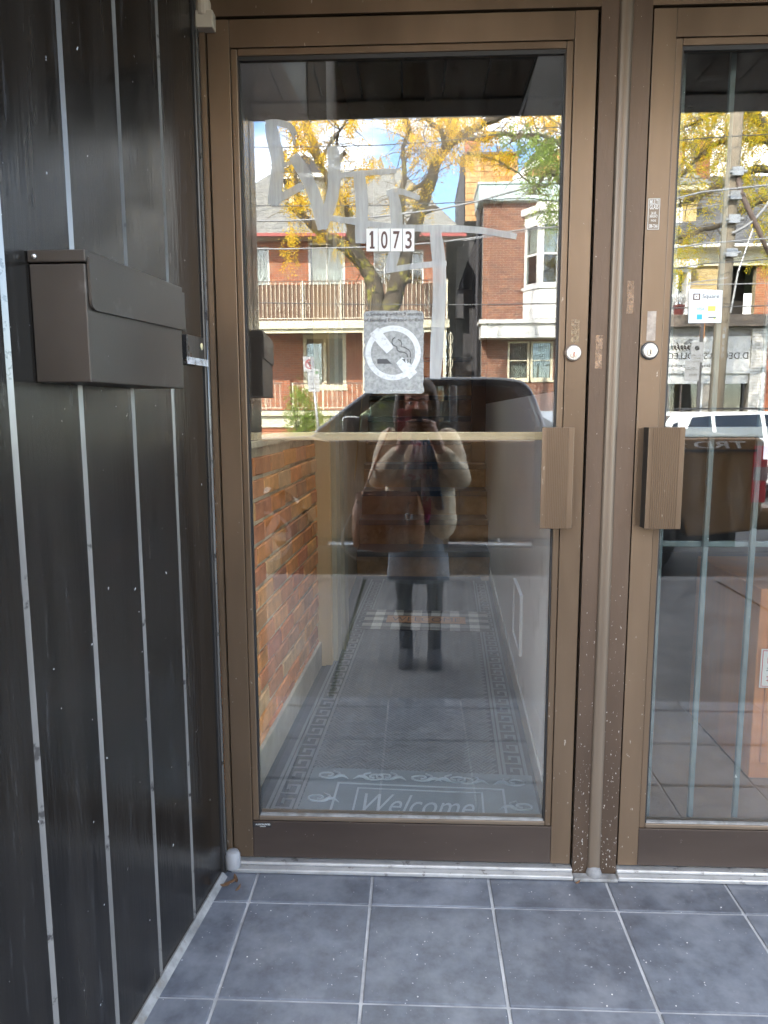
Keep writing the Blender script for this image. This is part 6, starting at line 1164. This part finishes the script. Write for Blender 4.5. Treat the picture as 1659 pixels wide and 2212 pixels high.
# ---- cars at the far kerb, both heading right (+x)
def car(root, x0, ln, yn, col, prof, low_z, gh, wins, glassmat, name_paint, wheels, rail=False, ht=0):
    P = paint(name_paint, col, .1 if col[0] > .5 else .35, .25); yo = yn - 1.84; X = lambda u: x0 + u
    wz_ = RD + .33; poly = [(X(u), RD + z) for (u, z) in prof]; lowp = []
    for cx in wheels: lowp += [(X(cx + .40), RD + low_z)] + [(X(cx + .40 * math.cos(R(t))), max(RD + low_z, wz_ + .40 * math.sin(R(t)))) for t in (20, 50, 90, 130, 160)] + [(X(cx - .40), RD + low_z)]
    poly = poly + lowp; b = MB(); b.prism(poly, 'y', yo, yn); b.build('body', P, root, bevel=.07, seg=3)
    (bx0, bx1, tx0, tx1, zb, zt_) = gh; inset = .22; S_ = greenhouse(None, yo + .05, yn - .05, inset, RD + zb, RD + zt_); b = MB()
    b.hexa([(X(bx0), yo + .05, RD + zb), (X(bx1), yo + .05, RD + zb), (X(bx1), yn - .05, RD + zb), (X(bx0), yn - .05, RD + zb), (X(tx0), yo + .05 + inset, RD + zt_), (X(tx1), yo + .05 + inset, RD + zt_), (X(tx1), yn - .05 - inset, RD + zt_), (X(tx0), yn - .05 - inset, RD + zt_)]); b.build('cabin', P, root, bevel=.07, seg=3)
    for wpoly in wins:
        for near in (True, False): panel('side_window', S_, [(X(u), RD + z) for (u, z) in wpoly], glassmat, root, near, .004)
    def end(pb, pt, nm):
        b = MB(); e = .006 if pb > pt else -.006; f = .14; lo, hi = Vector((X(pb), 0, RD + zb)), Vector((X(pt), 0, RD + zt_)); p, q = lo.lerp(hi, f), lo.lerp(hi, 1 - f); i0, i1 = .05 + inset * f + .08, .05 + inset * (1 - f) + .08
        b.add([(p.x + e, yo + i0, p.z), (p.x + e, yn - i0, p.z), (q.x + e, yn - i1, q.z), (q.x + e, yo + i1, q.z), (p.x - e, yo + i0, p.z), (p.x - e, yn - i0, p.z), (q.x - e, yn - i1, q.z), (q.x - e, yo + i1, q.z)], [(0, 1, 2, 3), (7, 6, 5, 4), (0, 4, 5, 1), (1, 5, 6, 2), (2, 6, 7, 3), (3, 7, 4, 0)]); b.build(nm, glassmat, root)
    end(bx1, tx1, 'windshield'); end(bx0, tx0, 'rear_window')
    for cx in wheels:
        for yc, s in ((yn - .12, 1), (yo + .12, -1)): wheel(root, X(cx), yc, wz_, .33, .21, s)
    for yc in (yn - .14, yo + .14):
        b = MB(); b.box(X(-.02), X(.16), yc - .13, yc + .13, RD + .78, RD + .98); b.build('tail_lamp', RLAMP, root, bevel=.03); b = MB(); b.box(X(ln - .3), X(ln - .04), yc - .13, yc + .13, RD + .62, RD + .78); b.build('headlamp', CLAMP, root, bevel=.03)
    b = MB(); b.box(X(bx1 - .75), X(bx1 - .60), yn + .02, yn + .18, RD + zb + .02, RD + zb + .16); b.build('wing_mirror', P, root, bevel=.04)
    for u in (1.35, 2.35): b = MB(); b.bar((X(u), yn + .012, RD + .86), (X(u + .16), yn + .012, RD + .86), .03, .025); b.build('door_handle', P, root, bevel=.008)
    for u in (1.05, 2.1, 3.15): b = MB(); b.bar((X(u), yn + .0006, RD + .28), (X(u), yn + .0006, RD + .92), .008, .004, (0, 1, 0)); b.build('door_gap', M['black'], root)
    if rail:
        for y in (yn - .32, yo + .32): b = MB(); b.tube(curve_pts([(X(tx0 + .12), y, RD + zt_ - .01), (X(tx0 + .35), y, RD + zt_ + .045), (X(tx1 - .4), y, RD + zt_ + .045), (X(tx1 - .15), y, RD + zt_ - .01)]), .014, 8); b.build('roof_rail', PLAS, root, smooth=True)
prof_s = [(4.50, .35), (4.58, .62), (4.45, .86), (3.45, 1.0), (3.3, 1.02), (.10, 1.06), (.02, .85), (.0, .5), (.05, .30)]
prof_s = prof_s[::-1]; 
WS = thing('white_car', 'white sport utility car parked at the far kerb before the shop', 'car', (6.5, -11.6, RD))
sx = at(1438, 900, -10.72).x - .28
car(WS, sx, 4.58, -10.72, (.78, .78, .76), prof_s, .26, (.12, 3.55, .52, 2.75, 1.0, 1.50), [[(.62, 1.06), (.80, 1.40), (1.12, 1.43), (1.12, 1.06)], [(1.18, 1.06), (1.18, 1.43), (1.95, 1.45), (1.95, 1.06)], [(2.02, 1.06), (2.02, 1.45), (2.62, 1.42), (3.15, 1.06)], [(.33, 1.06), (.48, 1.30), (.56, 1.32), (.50, 1.06)]], M['glass_tint'], 'white car paint', (3.72, .86), True)
SC_ = thing('grey_car', 'blue grey hatchback car parked behind the truck cab at the far kerb', 'car', (1, -11.6, RD))
cx_ = at(1180, 900, -10.78).x
car(SC_, cx_ - 2.2, 4.2, -10.78, (.22, .25, .29), [(u * 4.2 / 4.58, z) for (u, z) in prof_s], .24, (.15, 3.2, .60, 2.4, 1.0, 1.52), [[(.72, 1.05), (.85, 1.42), (1.30, 1.44), (1.30, 1.05)], [(1.36, 1.05), (1.36, 1.44), (2.15, 1.44), (2.75, 1.05)]], M['glass_tint'], 'blue grey car paint', (3.4, .80))
# ------------------------------------------------------------------ the photographer
PE = thing('person', 'person in a beige jacket and dark skirt photographing the door with a phone', 'person', (.07, -2.10, SW))
SKIN = pm('skin', (.60, .36, .27), .55, 0, .06, 30, .02); JACK = pm('beige jacket cloth', (.74, .61, .44), .9, 0, .10, 12, .12, 220); SKRT = pm('blue grey denim', (.20, .235, .28), .9, 0, .2, 14, .1, 240); TIGHT = pm('black tights', (.014, .013, .015), .8, 0, .1, 30, .02); BOOT = pm('dark grey suede', (.030, .030, .036), .9, 0, .2, 30, .08, 160); HAIR = pm('brown hair', (.075, .042, .025), .6, 0, .35, 14, .16, 60, (9, 9, 1.2)); TOP = pm('dark top', (.03, .028, .035), .85)
def remesh(b, name, mat, parent, vox, sm=6, fac=.5):
    o = b.build(name, mat, parent, smooth=True); m = o.modifiers.new('remesh', 'REMESH'); m.mode = 'VOXEL'; m.voxel_size = vox; m.use_smooth_shade = True; s = o.modifiers.new('smooth', 'SMOOTH'); s.iterations = sm; s.factor = fac; return o
g0 = SW; cxp = .065; yb = -2.13
hipL, hipR = Vector((-.02, yb, g0 + .80)), Vector((.155, yb, g0 + .80)); knL, knR = Vector((-.022, yb + .02, g0 + .43)), Vector((.150, yb + .02, g0 + .43)); anL, anR = Vector((-.012, yb, g0 + .09)), Vector((.150, yb, g0 + .09))
neck = Vector((.055, yb + .01, 1.135)); head = Vector((.045, yb + .045, 1.275)); shL, shR = Vector((-.095, yb, 1.085)), Vector((.215, yb, 1.085)); elL, elR = Vector((-.155, yb + .09, .885)), Vector((.278, yb + .09, .885)); wrL, wrR = Vector((-.035, yb + .225, 1.045)), Vector((.165, yb + .225, 1.045))
b = MB()
b.capsule(Vector((cxp, yb, g0 + .84)), Vector((cxp, yb, 1.0)), .125, .120); b.capsule(Vector((cxp - .08, yb, 1.03)), Vector((cxp + .08, yb, 1.03)), .085, .085); b.capsule(neck - Vector((0, 0, .08)), head - Vector((0, .02, .05)), .048, .046)
b.capsule(head + Vector((0, -.012, .035)), head + Vector((0, -.004, .045)), .083, .083, 20); b.capsule(head + Vector((0, .022, -.052)), head + Vector((0, .018, -.01)), .052, .068, 18); b.capsule(head + Vector((0, .068, -.072)), head + Vector((0, .066, -.075)), .022, .022)   # skull, jaw, chin
b.capsule(head + Vector((0, .088, .012)), head + Vector((0, .104, -.022)), .008, .0125, 10); b.capsule(head + Vector((-.045, .066, .026)), head + Vector((.045, .066, .026)), .016, .016, 10)   # nose, brow
for s in (-1, 1): b.capsule(head + Vector((s * .076, -.004, .012)), head + Vector((s * .078, -.008, -.022)), .013, .010, 8); b.capsule(head + Vector((s * .042, .060, -.022)), head + Vector((s * .040, .062, -.026)), .022, .022, 10)  # ears, cheeks
b.capsule(head + Vector((-.018, .084, -.048)), head + Vector((.018, .084, -.048)), .008, .008, 8)
for (sh, el, wr) in ((shL, elL, wrL), (shR, elR, wrR)): b.capsule(sh, el, .048, .040); b.capsule(el, wr, .040, .026)
for (h, k, a) in ((hipL, knL, anL), (hipR, knR, anR)): b.capsule(h, k, .074, .044); b.capsule(k - Vector((0, .010, .10)), k - Vector((0, .010, .13)), .042, .041); b.capsule(k, a, .041, .027); b.capsule(a - Vector((0, .03, .05)), a + Vector((0, .13, -.065)), .034, .024)
# hands round the phone: palm, four fingers and a thumb each
PX0, PX1, PZ0, PZ1, PYF = .020, .100, 1.098, 1.252, -1.8600     # the phone body, lens side at PYF
def hand(wr, s):
    edge = PX0 if s < 0 else PX1; pc = Vector((edge + s * .022, PYF - .012, PZ0 + .035)); b.capsule(wr, wr.lerp(pc, .35), .026, .030, 12); b.capsule(wr.lerp(pc, .3), pc, .031, .027, 12); b.capsule(wr.lerp(pc, .35) + Vector((s * .012, 0, 0)), pc + Vector((s * .010, 0, .018)), .022, .018, 12)
    for k, (dz_, ln) in enumerate(((.058, .050), (.036, .056), (.014, .052), (-.006, .040))):
        k0 = pc + Vector((s * .012, -.004, dz_ - .012)); k1 = Vector((edge + s * .012, PYF + .0125, PZ0 + .035 + dz_)); k2 = Vector((edge - s * ln * .42, PYF + .0135, PZ0 + .040 + dz_)); r_ = .0086 - .0007 * k; b.capsule(pc + Vector((s * .004, 0, (dz_ - .02) * .5)), k0, .012, r_ + .001, 10); b.capsule(k0, k1, r_ + .0006, r_, 10); b.capsule(k1, k2, r_, r_ - .0018, 10)
    t0 = pc + Vector((-s * .010, -.014, .000)); t1 = Vector((edge - s * .004, PYF - .024, PZ0 + .062)); t2 = Vector((edge - s * .018, PYF - .024, PZ0 + .088)); b.capsule(t0, t1, .0135, .0105, 10); b.capsule(t1, t2, .0102, .0085, 10)
hand(wrL, -1); hand(wrR, 1)
body = remesh(b, 'body', SKIN, PE, .0048, 3, .45)
for s in (-1, 1):
    b = MB(); b.capsule(head + Vector((s * .031, .0765, .008)), head + Vector((s * .031, .0765, .0081)), .0105, .0105, 14); e = b.build('eye', plain('eye white', (.7, .68, .66), .2), PE, smooth=True); b = MB(); b.capsule(head + Vector((s * .031, .0835, .008)), head + Vector((s * .031, .0836, .008)), .0052, .0052, 12); b.build('iris', plain('dark iris', (.03, .02, .015), .15), e, smooth=True); b = MB(); b.tube([head + Vector((s * (.014 + .034 * t), .0865 - .014 * t * t, .027 + .006 * math.sin(t * 2.6))) for t in (0, .33, .66, 1)], [.003, .004, .0035, .0015], 6); b.build('eyebrow', HAIR, PE, smooth=True)
b = MB(); b.tube([head + Vector((-.022 + .044 * t, .093 - .016 * (2 * t - 1) ** 2, -.050 + .002 * math.cos(t * 12))) for t in [i / 8 for i in range(9)]], [.002, .0045, .006, .006, .006, .006, .006, .0045, .002], 7); b.build('lips', pm('lips', (.42, .14, .12), .5), PE, smooth=True)
# hair: shoulder length, parted, uneven ends
b = MB(); rh_ = random.Random(4)
for k in range(46):
    a = R(20) + R(320) * k / 45 + R(90) - R(0); cx, sy_ = math.cos(a), math.sin(a)
    fr_ = max(0, sy_); top_ = head + Vector((cx * .03, -.012 + sy_ * .03, .128)); mid = head + Vector((cx * .094, -.012 + sy_ * .094, .045)); lowz = -.12 - rh_.random() * .035 if sy_ < .55 else .052
    if sy_ < .55: b.tube(curve_pts([top_, head + Vector((cx * .075, -.012 + sy_ * .075, .105)), mid, head + Vector((cx * (.100 + rh_.random() * .012), -.014 + sy_ * .098, -.03)), head + Vector((cx * (.088 + rh_.random() * .022), -.016 + sy_ * .085, lowz))], 3), [.016 + .006 * rh_.random()] * 12 + [.006], 7)
    else: b.tube(curve_pts([top_, head + Vector((cx * .072, -.012 + sy_ * .075, .108)), head + Vector((cx * .098, -.010 + sy_ * .088, .062))], 3), [.015, .017, .017, .016, .014, .012, .006], 7)
b.capsule(head + Vector((0, -.02, .055)), head + Vector((0, -.016, .060)), .088, .088, 18)
remesh(b, 'hair', HAIR, PE, .006, 1, .3)
# clothes
b = MB(); zt_ = 1.065
b.capsule(Vector((cxp - .115, yb, 1.045)), Vector((cxp + .115, yb, 1.045)), .086, .086, 18); b.capsule(Vector((cxp - .06, yb, .98)), Vector((cxp - .07, yb, .72)), .122, .128, 18); b.capsule(Vector((cxp + .06, yb, .98)), Vector((cxp + .07, yb, .72)), .122, .128, 18); b.capsule(Vector((cxp - .085, yb + .01, .66)), Vector((cxp - .085, yb + .01, .64)), .12, .12, 16); b.capsule(Vector((cxp + .085, yb + .01, .66)), Vector((cxp + .085, yb + .01, .64)), .12, .12, 16)
for (sh, el, wr, s) in ((shL, elL, wrL, -1), (shR, elR, wrR, 1)):
    b.capsule(sh, sh.lerp(el, .5) + Vector((s * .006, 0, 0)), .068, .064, 16); b.capsule(sh.lerp(el, .5), el, .064, .060, 16); b.capsule(el, el.lerp(wr, .45), .062, .056, 16); b.capsule(el.lerp(wr, .45), el.lerp(wr, .80), .055, .048, 16)
    for t in (.3, .55, .8): q = sh.lerp(el, t); b.capsule(q + Vector((-s * .03, .045, .02)), q + Vector((s * .05, .03, -.015)), .016, .012, 8); q = el.lerp(wr, t * .8); b.capsule(q + Vector((-.03, .03, -.03)), q + Vector((.03, .035, .03)), .018, .014, 8)
jk = remesh(b, 'jacket', JACK, PE, .008, 4, .5)
for s in (-1, 1):                                            # open fronts and lapels
    b = MB(); b.hexa([Vector((cxp + s * .03, yb + .118, 1.06)), Vector((cxp + s * .085, yb + .095, 1.07)), Vector((cxp + s * .10, yb + .085, 1.07)), Vector((cxp + s * .05, yb + .10, 1.06)), Vector((cxp + s * .055, yb + .145, .88)), Vector((cxp + s * .075, yb + .147, .88)), Vector((cxp + s * .075, yb + .135, .88)), Vector((cxp + s * .055, yb + .135, .88))]); b.build('lapel', JACK, jk, bevel=.004)
b = MB(); b.prism([(cxp - .055, .60), (cxp + .055, .60), (cxp + .05, .95), (cxp + .02, 1.06), (cxp - .02, 1.06), (cxp - .05, .95)], 'y', yb + .02, yb + .142); b.build('top', TOP, PE, bevel=.02)
b = MB(); prof_k = [(.150, .66), (.158, .56), (.165, .45), (.172, .36), (.176, .312), (.165, .312)]; n = 40; o_ = len(b.v)
for (r_, z) in prof_k:
    for k in range(n): a = 2 * math.pi * k / n; wv = 1 + .025 * math.sin(a * 7 + z * 4) * (1 if z < .5 else .3); b.v.append((cxp - .012 + r_ * math.cos(a) * wv, yb + .005 + r_ * .78 * math.sin(a) * wv, z))
for i in range(len(prof_k) - 1):
    for k in range(n): a = i * n + k; c = i * n + (k + 1) % n; b.f.append([a, c, c + n, a + n]); b.m.append(0)
b.build('skirt', SKRT, PE, smooth=True)
for (h, k, a, nm) in ((hipL, knL, anL, 0), (hipR, knR, anR, 1)):
    b = MB(); b.capsule(h, k, .080, .049); b.capsule(k - Vector((0, .010, .09)), k - Vector((0, .010, .13)), .047, .047); b.capsule(k, a, .046, .031); remesh(b, 'tights', TIGHT, PE, .008, 4)
    b = MB(); b.capsule(a + Vector((0, -.005, .08)), a + Vector((0, -.01, -.02)), .041, .039); b.capsule(a + Vector((0, -.03, -.045)), a + Vector((0, .06, -.048)), .042, .043); b.capsule(a + Vector((0, .06, -.05)), a + Vector((0, .135, -.062)), .045, .030); b.box(a.x - .034, a.x + .034, yb - .075, yb - .02, g0 + .001, g0 + .06); b.box(a.x - .040, a.x + .040, yb - .02, yb + .14, g0 + .001, g0 + .022); remesh(b, 'ankle_boot', BOOT, PE, .006, 5)
# scarf: white and blue print with a pink end
SCW = pm('white and pink printed scarf', (.66, .60, .60), .9, 0, .05, 5, .1, 60, spots=(.50, .12, .22), sthr=(.56, .60), sscale=26); SCB = pm('blue scarf', (.10, .20, .33), .9, 0, .2, 8, .1, 60, spots=(.55, .55, .58), sthr=(.6, .66), sscale=20); SCP = pm('pink scarf end', (.62, .06, .24), .9, 0, .1, 8, .1, 60)
def cloth_strip(pts, wds, mat, name, wave=.012):
    b = MB(); P = curve_pts(pts, 5); m_ = len(P); nx = 8
    for i, p in enumerate(P):
        w_ = np.interp(i / (m_ - 1), np.linspace(0, 1, len(wds)), wds)
        for k in range(nx): t = k / (nx - 1) - .5; b.v.append((p.x + t * w_, p.y + wave * math.sin(t * 13 + i * .5), p.z + .25 * abs(t) * w_ * (1 if i == m_ - 1 else 0)))
    for i in range(m_ - 1):
        for k in range(nx - 1): a = i * nx + k; b.f.append([a, a + 1, a + 1 + nx, a + nx]); b.m.append(0)
    o = b.build(name, mat, PE, smooth=True); sl_ = o.modifiers.new('thick', 'SOLIDIFY'); sl_.thickness = .004; return o
yf_ = yb + .165
b = MB(); b.tube([neck + Vector((.075 * math.cos(a), .012 + .070 * math.sin(a), -.02 - .02 * math.sin(a))) for a in [i * .35 for i in range(19)]], .026, 10); b.build('scarf_loop', SCW, PE, smooth=True)
cloth_strip([(.045, yf_ - .05, 1.10), (.045, yf_, 1.02), (.035, yf_ + .01, .95), (.02, yf_ + .005, .88)], [.03, .06, .09, .12], SCW, 'scarf'); cloth_strip([(.10, yf_ - .04, 1.09), (.115, yf_, 1.0), (.125, yf_, .90), (.15, yf_ - .005, .80), (.17, yf_ - .01, .72)], [.04, .06, .07, .06, .04], SCB, 'scarf'); cloth_strip([(.085, yf_ - .03, 1.08), (.095, yf_ - .004, .97), (.10, yf_ - .006, .86), (.10, yf_ - .006, .77)], [.04, .05, .055, .055], SCW, 'scarf'); cloth_strip([(.10, yf_ - .004, .785), (.10, yf_ - .004, .72), (.098, yf_ - .004, .655)], [.05, .045, .012], SCP, 'scarf', .006)
# phone in a dark red folding case, flap open
PH = thing('phone', 'phone in a dark red flip case held up by the person', 'phone', (.06, PYF, PZ0))
CASE = pm('dark red leatherette', (.52, .045, .075), .5, 0, .08, 20, .06, 300)
box('case_back', pm('dark maroon case', (.075, .014, .018), .45), PH, PX0, PX1, PYF - .005, PYF - .0005, PZ0, PZ1, .003); box('phone_body', M['black'], PH, PX0 + .003, PX1 - .003, PYF - .013, PYF - .0052, PZ0 + .003, PZ1 - .003, .002); box('case_flap', CASE, PH, PX0 - .072, PX0 - .004, PYF - .0065, PYF - .0015, PZ0, PZ1, .003); box('case_hinge', CASE, PH, PX0 - .0039, PX0 - .0001, PYF - .007, PYF - .003, PZ0, PZ1)
b = MB(); b.lathe([(.007, 0), (.007, .0015), (.005, .0018)], 18, (CAM.x, PYF - .0004, CAM.z), 'y'); b.build('lens', M['black'], PH)
# handbag on the left arm, with its strap over the shoulder
LEA = pm('brown leather', (.36, .165, .08), .5, 0, .18, 9, .1, 70, spots=(.40, .22, .13), sthr=(.6, .75), sscale=9); BG = thing('handbag', 'large brown leather handbag hanging from the shoulder of the person', 'handbag', (-.13, -1.98, .51)); yg_ = -1.945
b = MB(); n = 22
for (z, hw, hd) in ((.515, .150, .050), (.53, .165, .062), (.62, .170, .068), (.72, .160, .050), (.80, .145, .022), (.815, .142, .014)):
    for k in range(n): a = 2 * math.pi * k / n; sx_ = math.copysign(abs(math.cos(a)) ** .55, math.cos(a)); sy_ = math.copysign(abs(math.sin(a)) ** .55, math.sin(a)); b.v.append((-.105 + hw * 1.13 * sx_ + .010 * math.sin(5 * a + z * 20), yg_ + hd * sy_ + .006 * math.sin(7 * a + z * 30), z + .010 * math.sin(3 * a)))
for i in range(5):
    for k in range(n): a = i * n + k; c = i * n + (k + 1) % n; b.f.append([a, c, c + n, a + n]); b.m.append(0)
b.f.append(list(range(n))[::-1]); b.m.append(0); b.f.append([5 * n + k for k in range(n)]); b.m.append(0)
b.build('bag_body', LEA, BG, smooth=True)
b = MB(); b.tube(curve_pts([(-.25, yg_ + .02, .78), (-.20, yg_ + .0, .90), (-.165, yb + .10, 1.0), (-.125, yb + .095, 1.09), (-.105, yb + .0, 1.150), (-.12, yb - .10, 1.06)]), .011, 8, flat=.5); b.build('strap', LEA, BG, smooth=True); b = MB(); b.tube(curve_pts([(-.30, yg_, .70), (-.345, yg_ + .02, .60), (-.335, yg_ + .03, .52), (-.28, yg_ + .03, .47), (-.20, yg_ + .03, .455)]), .006, 8); b.build('cord', pm('pale cord', (.42, .38, .33), .8), BG, smooth=True)
for (x, z, s) in ((-.245, .775, 1), (.0, .77, -1), (.01, .545, -1)): b = MB(); b.box(x - .02 * s, x, yg_ + .068, yg_ + .072, z - .004, z + .004); b.box(x - .004, x + .004, yg_ + .068, yg_ + .0722, z - (.03 if z > .6 else -.004), z + (-.004 if z > .6 else .03)); b.build('corner_fitting', CHR, BG)
b = MB(); b.tube([(.005 + .016 * math.cos(t), yg_ + .07, .70 + .018 * math.sin(t)) for t in [i * .45 for i in range(15)]], .003, 6); b.build('ring', CHR, BG, smooth=True)
